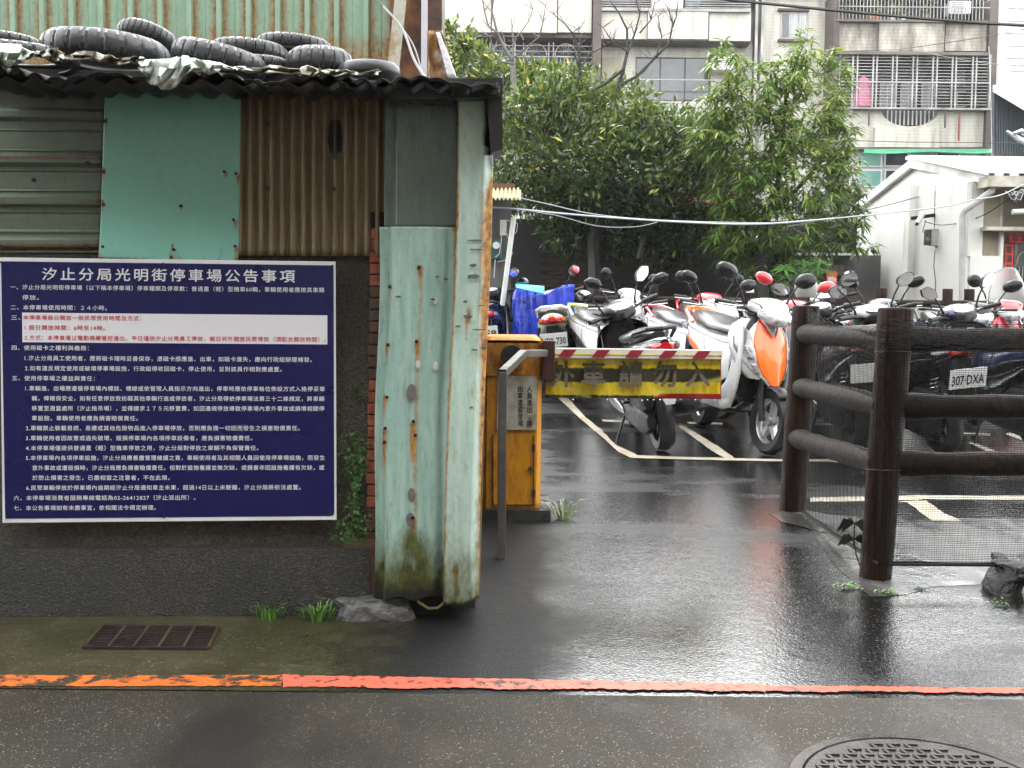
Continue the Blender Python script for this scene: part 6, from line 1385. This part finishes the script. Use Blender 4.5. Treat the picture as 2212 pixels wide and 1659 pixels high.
# left windows with arched grilles
ab('room_shade_block', 960, 80, 1278, 190, .8, .4, m_int)  # flat block painted dark in place of an unlit room
for cx in (1085, 1158, 1222):
    vbars([cx - 28, cx + 26], 92, 175, -.3, m_grl, 2.4); ab('grille_bar', cx - 24, 121, cx + 24, 123.5, -.3, .03, m_grl)
    vbars([cx - 20 + 8 * k for k in range(6)], 123, 172, -.28, m_grl, 1.4)
    pts = [P(cx + 23 * math.cos(t), 119 - 24 * math.sin(t), YA_ - .3) - AO for t in [math.pi * k / 14 for k in range(15)]]; M().tube(pts, .022, 6).build('grille_arch', m_grl, ap)
    for k in range(1, 8): t = math.pi * k / 8; M().tube([P(cx + 5 * math.cos(t), 119 - 5 * math.sin(t), YA_ - .3) - AO, P(cx + 22 * math.cos(t), 119 - 23 * math.sin(t), YA_ - .3) - AO], .010, 4).build('grille_bar', m_grl, ap)
hbars(1062, 1278, [98, 110, 122, 134, 146, 158, 170], -.34, m_grl, 1.2)
vbars([1408 + 7 * k for k in range(12)], 224, 262, -.2, m_grl, 1.8); hbars(1400, 1500, (222, 262), -.2, m_grl, 2); hbars(1340, 1560, (171,), -.7, m_grl, 2)
# right block
ab('column', 1797, -14, 1810, 420, -1.2, 2.2, m_dcol); ab('column', 2132, 0, 2150, 440, -1.2, 7.0, m_dcol)
for a in ((1811, 46, 1897, 110), (1899, 46, 2040, 112), (2042, 46, 2131, 110)): ab('parapet', *a, -1.0 - (.15 if a[0] == 1899 else 0), .35, m_tileg)
ab('balcony_edge', 1808, 43, 2134, 47, -1.25, 2.2, m_soff); ab('room_shade_block', 1811, -14, 2131, 43, .6, .3, m_int)
vbars([1812 + 7.6 * k for k in range(42)], -12, 43, -1.25, m_grl, 1.4); hbars(1811, 2140, (14,), -1.27, m_grl, 2)
ab('awning_edge', 1808, 111, 2134, 118, -1.35, 1.6, m_soff)
ab('room_shade_block', 1811, 118, 2131, 234, .7, .3, m_int)
fx = [1812, 1840, 1850, 1884, 1892, 1926, 1935, 1970, 1979, 2013, 2022, 2055, 2063, 2099, 2107, 2137]
for x in fx: ab('grille_post', x, 118, x + (3.2 if x < 2130 else 3), 234, -1.22, .05, m_grl)
hbars(1813, 2138, [124 + 6.7 * k for k in range(16)], -1.19, m_grl, 1.3); ab('grille_rail', 1812, 176, 2138, 179, -1.24, .06, m_grl); ab('grille_rail', 1812, 232, 2142, 236, -1.3, .3, m_grl)
for x in (1900, 1945, 1990): window(x, 180, x + 34, 262, .35, [m_cur, m_wgl], m_wfr, 3)
window(2066, 152, 2100, 182, .35, [m_cur, m_wgl], m_wfr, 3); window(2066, 196, 2120, 232, .35, [m_wgl, m_wgl], m_wfr, 3)
# parapet with round cut-out
mm = M(); pY = YA_ - 1.0; cxx, cyy, rx = 1966, 237, 62
top = [(1811, 237), (cxx - rx, 237)] + [(cxx - rx * math.cos(t), 237 + 36 * math.sin(t)) for t in [math.pi * k / 16 for k in range(1, 16)]] + [(cxx + rx, 237), (2131, 237)]
bot = [(x, 318) for x, _ in top]
A = [P(x, y, pY) for x, y in top]; B_ = [P(x, y, pY) for x, y in bot]; n = len(top); off_ = Vector((0, .35, 0))
mm.add(A + B_ + [p + off_ for p in A] + [p + off_ for p in B_], [(i, i + 1, n + i + 1, n + i) for i in range(n - 1)] + [(2 * n + i, 3 * n + i, 3 * n + i + 1, 2 * n + i + 1) for i in range(n - 1)] + [(i, 2 * n + i, 2 * n + i + 1, i + 1) for i in range(n - 1)])
mm.build('parapet', m_tile, ap, smooth=False, xf=API)
ab('parapet', 1890, 276, 2030, 318, -1.15, .14, m_tile); vbars([1916 + 9 * k for k in range(12)], 238, 270, -.75, m_wfr, 2.6)
ab('room_shade_block', 1880, 237, 2050, 285, .3, .2, m_int); ab('slab', 1800, 318.5, 2134, 324, -1.2, 2.3, m_dcol)
o = fbox('brace_rod', 1876, 238, 1879, 272, YA_ - 1.3, .05, m_dcol, ap, API); fbox('red_pole', 2071, 245, 2074, 304, YA_ - 1.35, .05, mat('red_pole', (.25, .04, .03), None, rough=.5), ap, API)
fbox('brace_rod', 2041, 240, 2044, 276, YA_ - 1.3, .05, m_dcol, ap, API)
M().grid(lambda u, v: P(1866 + 276 * u, 322 + 8 * v + 2 * math.sin(u * 9) * v, YA_ - 1.5 - .5 * v) - AO, 40, 3).build('green_awning', mat('green_awning', (.03, .22, .11), (.05, .30, .16), 3, .5), ap, recalc=False, thick=.02)
for r in range(2):
    for i, (a, b, m) in enumerate(((1786, 1834, m_wgl), (1856, 1902, m_ggl), (1914, 1960, m_wgl), (1967, 2012, m_ggl), (2025, 2070, m_wgl), (2077, 2122, m_ggl))):
        y0 = 330 + r * 38; w_ = ab('window', a - 3, y0 - 2, b + 3, y0 + (30 if r == 0 else 36), -.9, .06, m_wfr); fbox('pane', a, y0 + 1, b, y0 + (27 if r == 0 else 33), YA_ - .915, .012, m, w_, API)
ab('window_band', 1780, 326, 2132, 420, -.8, .4, m_wfr)
ab('roof_parapet', 880, -20, 2150, -14.5, -.5, 7, m_tile)
# things on the balconies
rc = P(1864, 200, YA_ - 1.0); m_pink = mat('pink_raincoat', (.70, .17, .32), (.80, .28, .42), 9, .3)
mm = M(); rs = []
for k, (y, hw) in enumerate(((166, 5), (170, 10), (178, 15), (195, 17), (215, 20), (230, 21))):
    c = P(1864 + (k > 3) * 1, y, YA_ - .95); w_ = hw * YA_ / FPX; rs.append([c - rc + Vector((w_ * math.cos(t) * (1 + .12 * math.sin(3 * t + k)), .10 * math.sin(t) * (1 + .3 * math.sin(5 * t)), 0)) for t in [2 * math.pi * j / 20 for j in range(20)]])
o = mm.rings(rs).build('raincoat', m_pink); o.location = rc; tag(o, 'pink raincoat hung to dry behind the balcony bars', 'raincoat')
m_pot = mat('terracotta', (.30, .09, .04), (.42, .15, .08), 9, .6); m_potw = mat('pale_pot', (.5, .5, .48), None, rough=.5)
for i, (x, wh) in enumerate(((1817, 0), (1880, 0), (1894, 0), (1926, 1), (1950, 1), (2001, 0))):
    c = P(x, 38, YA_ - .7); th = thing('potted_plant', ['potted plant at the wall end of the top balcony with thin stems', 'terracotta potted plant on the top balcony, first of a close pair', 'terracotta potted plant on the top balcony, second of a close pair', 'pale potted plant with strappy leaves on the top balcony', 'pale bowl with trailing plant in the middle of the top balcony', 'single terracotta potted plant with yellow leaves on the top balcony'][i], 'potted plant', tuple(c - Vector((0, 0, .09))), group='pots on the top balcony')
    M().loftz([(0, 0, .07, .07), (.16, 0, .10, .10)], 14, 2).build('pot', m_potw if wh else m_pot, th)
    n = 60; Cc = np.zeros((n, 3)) + np.array([0, 0, .15]) + rng.normal(size=(n, 3)) * np.array([.10, .06, .18]) + np.array([0, 0, .22]); D_ = rng.normal(size=(n, 3)) + np.array([0, 0, .8])
    leaves('leaves', Cc, D_, rng.normal(size=(n, 3)), .16 + .1 * rng.random(n), .04 + .02 * rng.random(n), np.clip(.5 + .3 * rng.normal(size=n), 0, 1), m_leaf1, th, droop=.4)
# dark blue shed and hazy tower at the right
b1 = P(2180, 400, 30.0); ds = thing('blue_shed', 'dark blue ribbed metal shed with a pale roof beside the apartment block', 'shed', (b1.x, 30, 0)); DI = Matrix.Translation(-Vector((b1.x, 30, 0)))
mm = M(); pts = []
for k in range(120):
    x = 2147 + 1.4 * k; pts.append((x, 190 + (x - 2147) * .62 * 1, -.03 if k % 4 < 2 else 0))
top_ = [P(x, y, 30 + d) for x, y, d in pts]; bt_ = [P(x, 700, 30 + d) for x, y, d in pts]; n = len(pts)
mm.add(top_ + bt_, [(i, i + 1, n + i + 1, n + i) for i in range(n - 1)]); mm.build('ribbed_wall', mat('navy_ribbed', (.028, .04, .05), (.05, .066, .08), 1.5, .45), ds, smooth=False, xf=DI, thick=.05)
ra, rb, rc2, rd2 = P(2145, 190, 29.6), P(2330, 300, 27.5), P(2330, 170, 33), P(2145, 184, 33)
dn = Vector((0, 0, -.10)); M().hexa([ra, rb, rc2, rd2], [ra + dn, rb + dn, rc2 + dn, rd2 + dn]).build('roof', mat('pale_roof', (.50, .51, .52), (.62, .63, .64), 2, .35), ds, smooth=False, xf=DI)
fbox('opening', 2185, 340, 2206, 352, 29.9, .05, m_int, ds, DI)
tw0 = P(2200, 500, 85.0); tt = thing('tower_block', 'high-rise painted pale for haze behind the far end of the apartment block', 'building', (tw0.x, 85, 0)); TI = Matrix.Translation(-Vector((tw0.x, 85, 0)))
m_tow = mat('hazed_tower', (.62, .60, .62), (.70, .68, .70), .3, .6)  # rain haze put into the pale wall and window colours of the tower
fbox('wall', 2172, -200, 2330, 640, 85, 12, m_tow, tt, TI); fbox('wall', 2140, -200, 2171, 640, 92, 12, mat('hazed_grey_tower', (.50, .50, .52), (.56, .56, .58), .3, .6), tt, TI)
for r in range(16):
    for c_i in range(4):
        fbox('window', 2182 + 22 * c_i, -60 + 27 * r, 2196 + 22 * c_i, -46 + 27 * r, 84.9, .2, mat('hazed_tower_window', (.42, .43, .46), None, rough=.2), tt, TI)
    fbox('band', 2172, -66 + 27 * r, 2330, -63 + 27 * r, 84.8, .3, m_tow, tt, TI)
# ------------------------------------------------ white house
m_wh = mat('white_plaster', (.44, .43, .39), (.62, .61, .57), 1.2, .75, c3=(.66, .65, .62), lo=.28, hi=.6, stretch=(1.5, 1.5, .4)); m_cone = mat('stained_concrete', (.16, .14, .10), (.36, .33, .26), 3, .6, c3=(.50, .48, .43)); m_porch = mat('porch_beige', (.17, .15, .10), (.28, .25, .18), 1.5, .7)
YC = 14.2; cn = P(2090, 640, YC); hs_ = thing('white_house', 'low white rendered house with a stained concrete roof edge beyond the scooters', 'house', (cn.x, YC, lot_z(YC))); ho_ = Vector((cn.x, YC, lot_z(YC))); HH = Matrix.Translation(-ho_)
E1 = P(2090, 392, YC); YF = 18.4; AP = P(1974, 356, 16.2); EF = P(1836, 466, YF); base_z = 0
NE = Vector((E1.x, E1.y, 0)); NF = Vector((EF.x, EF.y, 0)); NA = Vector((AP.x, AP.y, 0))
def zc(v, z): return Vector((v.x, v.y, z))
ins = Vector((.25, .05, 0))
M().hexa([zc(NE, 0), zc(NF, 0), EF, E1], [zc(NE, 0) + ins, zc(NF, 0) + ins, EF + ins, E1 + ins]).build('gable_wall', m_wh, hs_, smooth=False, xf=HH)
M().hexa([E1, EF, AP - Vector((0, 0, .01)), AP], [E1 + ins, EF + ins, AP + ins - Vector((0, 0, .01)), AP + ins]).build('gable_wall', m_wh, hs_, smooth=False, xf=HH)
# front wall with porch recess
def fw(name, x0, y0, x1, y1, Y, D, m, par=hs_): return fbox(name, x0, y0, x1, y1, Y, D, m, par, HH)
fw('front_wall', 2092, 553, 2158, 760, YC - .01, .2, m_wh); fw('front_wall', 2158, 500, 2164, 760, YC - .01, .2, m_wh)
fw('front_wall', 2092, 400, 2097, 553, YC - .01, .2, m_wh)
fw('wall_recess', 2097, 400, 2160, 553, YC + .06, .2, m_porch); fw('wall_recess', 2160, 400, 2260, 495, YC + .5, .2, m_porch); fw('wall_recess', 2163, 495, 2260, 760, YC + .3, .2, m_cone)
fw('porch_beam', 2132, 490, 2260, 498, YC - .15, .5, m_cone); fw('porch_pillar', 2160, 385, 2167, 490, YC + .1, .2, m_cone)
fw('door_frame', 2188, 520, 2194, 760, YC + .24, .1, mat('steel_door_frame', (.14, .14, .13), (.2, .2, .19), 4, .4, metal=.4))
dr_ = fw('door', 2194, 524, 2260, 760, YC + .26, .05, mat('steel_door', (.06, .06, .058), (.10, .10, .095), 4, .35, metal=.4))
for k in range(7): fbox('door_bar', 2199 + 7 * k, 575, 2201.5 + 7 * k, 700, YC + .22, .03, m_grl, dr_, HH)
pts = [P(2214 + 18 * math.cos(t), 570 - 26 * math.sin(t), YC + .23) - ho_ for t in [math.pi * k / 14 for k in range(15)]]; M().tube(pts, .012, 6).build('door_arch', m_grl, dr_)
fw('switch_box', 2160, 588, 2169, 602, YC - .02, .03, m_wfr)
# fascia and roof
def beam(a, b, h, dpt, m, nm):
    up = Vector((0, 0, h)); d_ = Vector((-.18, -.12, 0)) * dpt; return M().hexa([a, b, b + up, a + up], [a - d_, b - d_, b + up - d_, a + up - d_]).build(nm, m, hs_, smooth=False, xf=HH)
o_ = Vector((-.10, -.12, 0))
NEe = P(2136, 395, YC - .35)
ma = mat('pale_fascia', (.34, .34, .32), (.52, .52, .50), 2, .6, c3=(.60, .60, .58))
beam(AP + o_ + Vector((0, 0, -.06)), EF + o_ + Vector((0, 0, -.06)), .13, 2, ma, 'fascia'); beam(NEe + Vector((0, 0, -.02)), AP + o_ + Vector((.0, 0, -.06)), .14, 1, ma, 'fascia')
fw('gutter', 2136, 381, 2400, 404, YC - .4, .35, m_cone)
rid0, rid1 = AP + o_ + Vector((0, 0, .08)), AP + Vector((4.5, 0, .08)); ev0, ev1 = P(2134, 378, YC - .38), P(2134, 378, YC - .38) + Vector((4.3, 0, 0))
nr = 44; mm = M()
for k in range(nr + 1):
    t = k / nr; h = Vector((0, 0, .03 if k % 2 else 0))
    for s in range(2): mm.v += [lerp(rid0, rid1, t) + h, lerp(ev0, ev1, t) + h]; h = Vector((0, 0, 0 if k % 2 else .03))
mm.f = [(2 * i, 2 * i + 1, 2 * i + 3, 2 * i + 2) for i in range((nr + 1) * 2 - 1)]
mm.build('roof', mat('pale_roof_sheet', (.55, .54, .52), (.68, .67, .66), 3, .35), hs_, smooth=False, xf=HH, recalc=False, thick=.02)
M().hexa([rid0, rid1, rid1 + Vector((0, 0, .05)), rid0 + Vector((0, 0, .05))], [rid0 + Vector((0, .2, 0)), rid1 + Vector((0, .2, 0)), rid1 + Vector((0, .2, .05)), rid0 + Vector((0, .2, .05))]).build('ridge_cap', m_wfr, hs_, smooth=False, xf=HH)
fw('pilaster', 1960, 400, 1990, 760, 15.75, .2, m_wh)
# downpipe
m_pvc = mat('grey_pipe', (.30, .30, .29), (.42, .42, .41), 5, .4)
M().tube([P(2146, 398, YC - .3) - ho_, P(2143, 412, YC - .3) - ho_, P(2084, 455, YC - .12) - ho_, P(2079, 466, YC - .1) - ho_, P(2078, 700, YC - .1) - ho_], .042, 10).build('downpipe', m_pvc, hs_)
# camera on its bracket, meter box
kc = P(1995, 468, 15.2); kam = thing('security_camera', 'white security camera on a dark bracket on the white gable wall', 'camera', tuple(kc))
M().tube([P(1982, 482, 15.05) - kc, P(1994, 460, 15.05) - kc], [.035, .040], 12).build('camera_body', m_wfr, kam); M().tube([P(1979, 487, 15.04) - kc, P(1982, 481, 15.04) - kc], .022, 10).build('lens', m_plas, kam)
M().box(P(1996, 468, 15.15) - kc, (.36, .05, .05), Matrix.Rotation(-.15, 3, 'Y')).build('bracket', m_plas, kam, smooth=False)
mb_ = P(2014, 513, 15.1); mbx = thing('meter_cabinet', 'grey electric meter box with dark glass dial on the white gable wall', 'meter box', tuple(mb_))
M().box(P(2020, 513, 15.05) - mb_, (.13, .10, .24)).build('cabinet', mat('meter_grey', (.26, .26, .24), (.34, .34, .31), 6, .45), mbx, smooth=False, bev=.006)
M().box(P(2004, 513, 15.08) - mb_, (.075, .09, .22)).build('dial_box', mat('meter_dark', (.05, .05, .045), None, rough=.3), mbx, smooth=False); p = P(2004, 517, 15.03) - mb_; M().cyl(p, p + Vector((0, -.02, 0)), .028, 14).build('dial', mat('dial_olive', (.15, .14, .07), None, rough=.2), mbx)
for pts in ([(2020, 540), (2017, 575), (2021, 610), (2019, 700)], [(2000, 475), (1993, 500), (2003, 508)], [(2020, 463), (2018, 495)], [(2020, 400), (2019, 463)]):
    o = M().tube([P(x, y, 15.0) for x, y in pts], .006, 5).build('cable', m_plas); recentre(o, P(*pts[0], 15.0)); tag(o, {540: 'thin cable running down from the grey meter box', 475: 'loose black cable looping below the security camera', 463: 'short cable between the camera bracket and the meter box', 400: 'cable dropping from the roof edge to the camera bracket'}[pts[0][1]], 'cable')
# red couplets
m_cpl = mat('couplet_red', (.62, .035, .02), (.70, .05, .03), 9, .6)
c1_ = P(2180, 568, YC + .20); cp = thing('red_couplet', 'vertical red paper couplet with black characters beside the steel door', 'couplet', tuple(c1_)); CI = Matrix.Translation(-c1_)
M().hexa([P(x, y, YC + .20) for x, y in ((2170, 612), (2187, 612), (2190, 528), (2172, 528))], [P(x, y, YC + .205) for x, y in ((2170, 612), (2187, 612), (2190, 528), (2172, 528))]).build('paper', m_cpl, cp, smooth=False, xf=CI)
for i, ch in enumerate("室滿祥光"):
    lettering(ch, (lambda cy: (lambda u, v: P(2180 + (u - .5) * 12, cy - (v - .36) * 17, YC + .195)))(539 + 20 * i), m_blackp, cp, CI, offset=.03)
c2_ = P(2200, 515, YC + .1); cp = thing('red_couplet', 'horizontal red paper banner with black characters above the steel door', 'couplet', tuple(c2_)); CI = Matrix.Translation(-c2_)
M().hexa([P(x, y, YC + .20) for x, y in ((2181, 525), (2260, 525), (2260, 505), (2181, 505))], [P(x, y, YC + .205) for x, y in ((2181, 525), (2260, 525), (2260, 505), (2181, 505))]).build('paper', m_cpl, cp, smooth=False, xf=CI)
for i, ch in enumerate("年四"):
    lettering(ch, (lambda cx: (lambda u, v: P(cx + (u - .5) * 14, 515 - (v - .36) * 17, YC + .195)))(2194 + 21 * i), m_blackp, cp, CI, offset=.03)
# brown board fence with the red sign, white paper
YBD = 14.4; bd = P(1812, 640, YBD); bf = thing('board_fence', 'old brown board screen between the tree and the white house', 'fence', (bd.x, YBD, lot_z(YBD))); BD = Matrix.Translation(-Vector((bd.x, YBD, lot_z(YBD))))
for k in range(8): fbox('board', 1780 + 8 * k, 572 + (k % 3), 1787.4 + 8 * k, 760, YBD + .01 * (k % 2), .03, mat('old_board', (.03, .022, .016), (.07, .05, .035), 6, .5, stretch=(5, 5, .6)), bf, BD)
fbox('rail', 1776, 596, 1846, 602, YBD - .03, .03, m_logr, bf, BD)
rs_ = P(1797, 610, YBD - .06); sg = thing('red_sign', 'small red sign with white Chinese characters on the brown boards', 'sign', tuple(rs_)); SI2 = Matrix.Translation(-rs_)
fbox('plate', 1785.5, 588, 1807.5, 631, YBD - .07, .015, m_cpl, sg, SI2)
for j, row_ in enumerate(("機關用地", "禁止佔用")):
    lettering(row_, (lambda cy: (lambda u, v: P(1788 + 18 * u, cy - (v - .36) * 15, YBD - .076)))(605 + 16 * j), m_white, sg, SI2, offset=.02)
wp = P(1620, 619, 13.25); o = fbox('paper_notice', 1612, 605, 1629, 632, 13.25, .008, mat('paper_sheet', (.62, .63, .66), (.72, .72, .74), 4, .6)); recentre(o, wp); tag(o, 'white paper notice pinned up on the back fence before the trees', 'notice')
# dark shed roof behind the papaya plant
sd = P(1800, 560, 16.5); shd = thing('dark_lean_to', 'dark lean-to with a pale roof edge between the tree and the white house', 'shed', (sd.x, 16.5, lot_z(16))); SDI = Matrix.Translation(-Vector((sd.x, 16.5, lot_z(16))))
fbox('roof_edge', 1706, 546, 1850, 551, 16.3, 1.5, m_wfr, shd, SDI); fbox('wall', 1710, 551, 1900, 760, 16.6, 1.5, m_int, shd, SDI); fbox('post', 1790, 551, 1797, 700, 16.35, .08, m_grl, shd, SDI)
# outdoor lamp at the frame edge
lp = P(2195, 300, 13.0); lo = thing('flood_lamp', 'small white flood lamp on an arm in front of the navy ribbed shed', 'lamp', tuple(lp))
M().tube([P(2175, 283, 13) - lp, P(2200, 300, 13) - lp, P(2225, 312, 13) - lp], [.012, .035, .04], 10).build('lamp_head', m_wfr, lo); M().tube([P(2190, 288, 12.95) - lp, P(2206, 283, 12.95) - lp, P(2225, 296, 13) - lp], [.018, .03, .03], 10).build('arm', m_steel, lo)
l2 = P(2200, 463, YC - .3); o = M().tube([l2 - Vector((.08, 0, -.03)) - l2, l2 + Vector((.14, 0, .04)) - l2], [.035, .04], 12).build('camera', m_wfr); o.location = l2; tag(o, 'white camera under the porch roof above the red couplets', 'camera')
bl2 = P(2196, 440, YC + .1)
# ------------------------------------------------ wires
def wire(pts, r, m, label, Ys):
    n = len(pts); w3 = [P(x, y, Ys[0] + (Ys[1] - Ys[0]) * i / (n - 1)) for i, (x, y) in enumerate(pts)]
    out = []
    for i in range(n - 1):
        p0, p1, p2, p3 = w3[max(i - 1, 0)], w3[i], w3[i + 1], w3[min(i + 2, n - 1)]
        for k in range(6):
            t = k / 6; out.append(.5 * ((2 * p1) + (-p0 + p2) * t + (2 * p0 - 5 * p1 + 4 * p2 - p3) * t * t + (-p0 + 3 * p1 - 3 * p2 + p3) * t ** 3))
    out.append(w3[-1]); o = M().tube(out, r, 5).build('overhead_wire', m); recentre(o, w3[0]); tag(o, label, 'wire'); return o
m_wb = mat('black_wire', (.012, .012, .012), None, rough=.4); m_ww = mat('grey_wire', (.40, .41, .42), None, rough=.35)
wire([(1500, -8), (1664 * .936, -2), (1850, 27), (2080, 47), (2230, 56)], .012, m_wb, 'thick black overhead cable crossing in front of the top balcony', (9, 8))
wire([(1060, 448), (1110, 451), (1200, 460), (1320, 470), (1480, 480), (1640, 484), (1800, 472)], .011, m_ww, 'thickest pale cable strung across below the dark tree', (12.2, 12.6))
wire([(1800, 472), (1900, 462), (2040, 446), (2100, 432), (2160, 422), (2212, 398), (2240, 388)], .008, m_ww, 'pale cable running on past the white gable wall to the porch', (12.6, 12.6))
wire([(1112, 425), (1180, 440), (1280, 462), (1400, 474), (1560, 480), (1700, 482)], .005, m_ww, 'thin grey wire sagging just above the thickest pale cable', (12.4, 13))
wire([(1112, 452), (1200, 465), (1290, 488), (1370, 490), (1420, 480)], .004, m_ww, 'thin loose wire sagging below the thickest pale cable', (12.4, 12.6))
wire([(1700, 490), (1800, 470), (1900, 447), (1985, 425)], .007, m_wb, 'dark service wire ending at a clamp on the white gable wall', (13.2, 15.3))
wire([(1740, 128), (1800, 113), (1900, 108), (1960, 104), (2100, 84), (2230, 60)], .008, m_wb, 'dark wire crossing under the weathered balcony parapet', (24, 20))
wire([(1960, 106), (2040, 122), (2140, 138), (2230, 142)], .008, m_wb, 'dark wire branching off toward the navy shed', (24, 20))
wire([(1830, 303), (1960, 307), (2100, 308), (2230, 310)], .007, m_wb, 'level dark wire across the lower balcony parapet', (22, 20))
wire([(2136, 100), (2140, 200), (2143, 350)], .007, m_ww, 'pale wire hanging down the corner of the apartment block', (30, 29))
wire([(880 * .94, 14), (868, 60), (895, 130), (925, 178)], .006, m_wb, 'black cable slanting over the rusty corner post to the roof edge', (5.6, 4.2))
wire([(812, -6), (840, 25), (890, 92), (912, 160)], .004, m_wb, 'thin black wire above the last tyre by the rusty post', (6.5, 5.2))
wire([(1997, 478), (2030, 486), (2080, 480), (2130, 462), (2180, 430), (2230, 405)], .007, m_wb, 'dark wavy cable from the security camera to the porch', (15, 13.5))
tgp = P(2190, 418, 13.2); tg = thing('cable_tangle', 'tangled bundle of loose cables under the porch roof above the red couplets', 'cables', tuple(tgp))
for k in range(7):
    x0 = 2172 + 3 * k; pts = [P(x, y, 13.2) - tgp for x, y in ((x0, 412 + 4 * (k % 3)), (x0 + 7, 420 + 5 * (k % 4)), (x0 + 14, 422 + 5 * (k % 4)), (x0 + 22, 414), (x0 + 30, 415 - 3 * (k % 3)), (x0 + 48, 420 + 6 * (k % 2)))]
    M().tube(pts, .006, 5).build('strand', m_wb if k % 2 else m_ww, tg)

# ------------------------------------------------ unseen row houses added across the lane behind the camera to block light
m_opp = mat('lane_render', (.16, .15, .13), (.26, .24, .21), 1.2, .8)
for k, (x0_, x1_, h_, lab) in enumerate(((-24, -9.2, 8.5, 'unseen row house added across the lane to block light, farthest toward the shed end'), (-9, -.6, 9.5, 'unseen row house added across the lane to block light, facing the notice board'), (-.4, 8.8, 8.8, 'unseen row house added across the lane to block light, facing the driveway'), (9, 24, 9.5, 'unseen row house added across the lane to block light, facing the log fence'))):
    th = thing('light_block_house', lab, 'house', ((x0_ + x1_) / 2, -4.6, 0), group='unseen row houses added to block light'); wd = x1_ - x0_
    M().box((0, -3, h_ / 2), (wd, 6, h_)).build('wall', m_opp, th, smooth=False); M().box((0, -3, h_ + .1), (wd + .1, 6.6, .2)).build('roof', m_soff, th, smooth=False)
    M().box((wd * .28, .02, 1.1), (1.0, .06, 2.2)).build('door', m_dcol, th, smooth=False)
    for fl in range(3):
        for i in range(3):
            if fl == 0 and i == 2: continue
            M().box((wd * (-.32 + .3 * i), .02, 1.6 + 2.9 * fl), (1.5, .06, 1.2)).build('window', m_wgl, th, smooth=False)

# air conditioners and clutter on the facade
for k, (x, y, lab) in enumerate(((1560, 140, 'boxy air conditioner hung on the cream wall beside the big dark window'), (2068, 20, 'air conditioner behind the bars of the top balcony'))):
    c = P(x, y, YA_ - .2); th = thing('air_conditioner', lab, 'air conditioner', tuple(c)); M().box((0, 0, 0), (.70, .5, .42)).build('casing', m_wfr, th, smooth=False, bev=.02)
    for q in range(6): M().box((-.1, -.255, -.15 + .06 * q), (.42, .012, .02)).build('louvre', m_int, th, smooth=False)
# light rain haze
hm_ = bpy.data.materials.new('haze'); hm_.use_nodes = True; ht = hm_.node_tree; ht.nodes.clear(); pv = ht.nodes.new('ShaderNodeVolumePrincipled'); ot = ht.nodes.new('ShaderNodeOutputMaterial'); ht.links.new(pv.outputs[0], ot.inputs['Volume'])
pv.inputs['Color'].default_value = (.93, .95, .97, 1); pv.inputs['Density'].default_value = .0005; pv.inputs['Anisotropy'].default_value = .2
o = M().box((0, 50, 19.5), (140, 125, 42)).build('haze', hm_, None, smooth=False); o['kind'] = 'stuff'
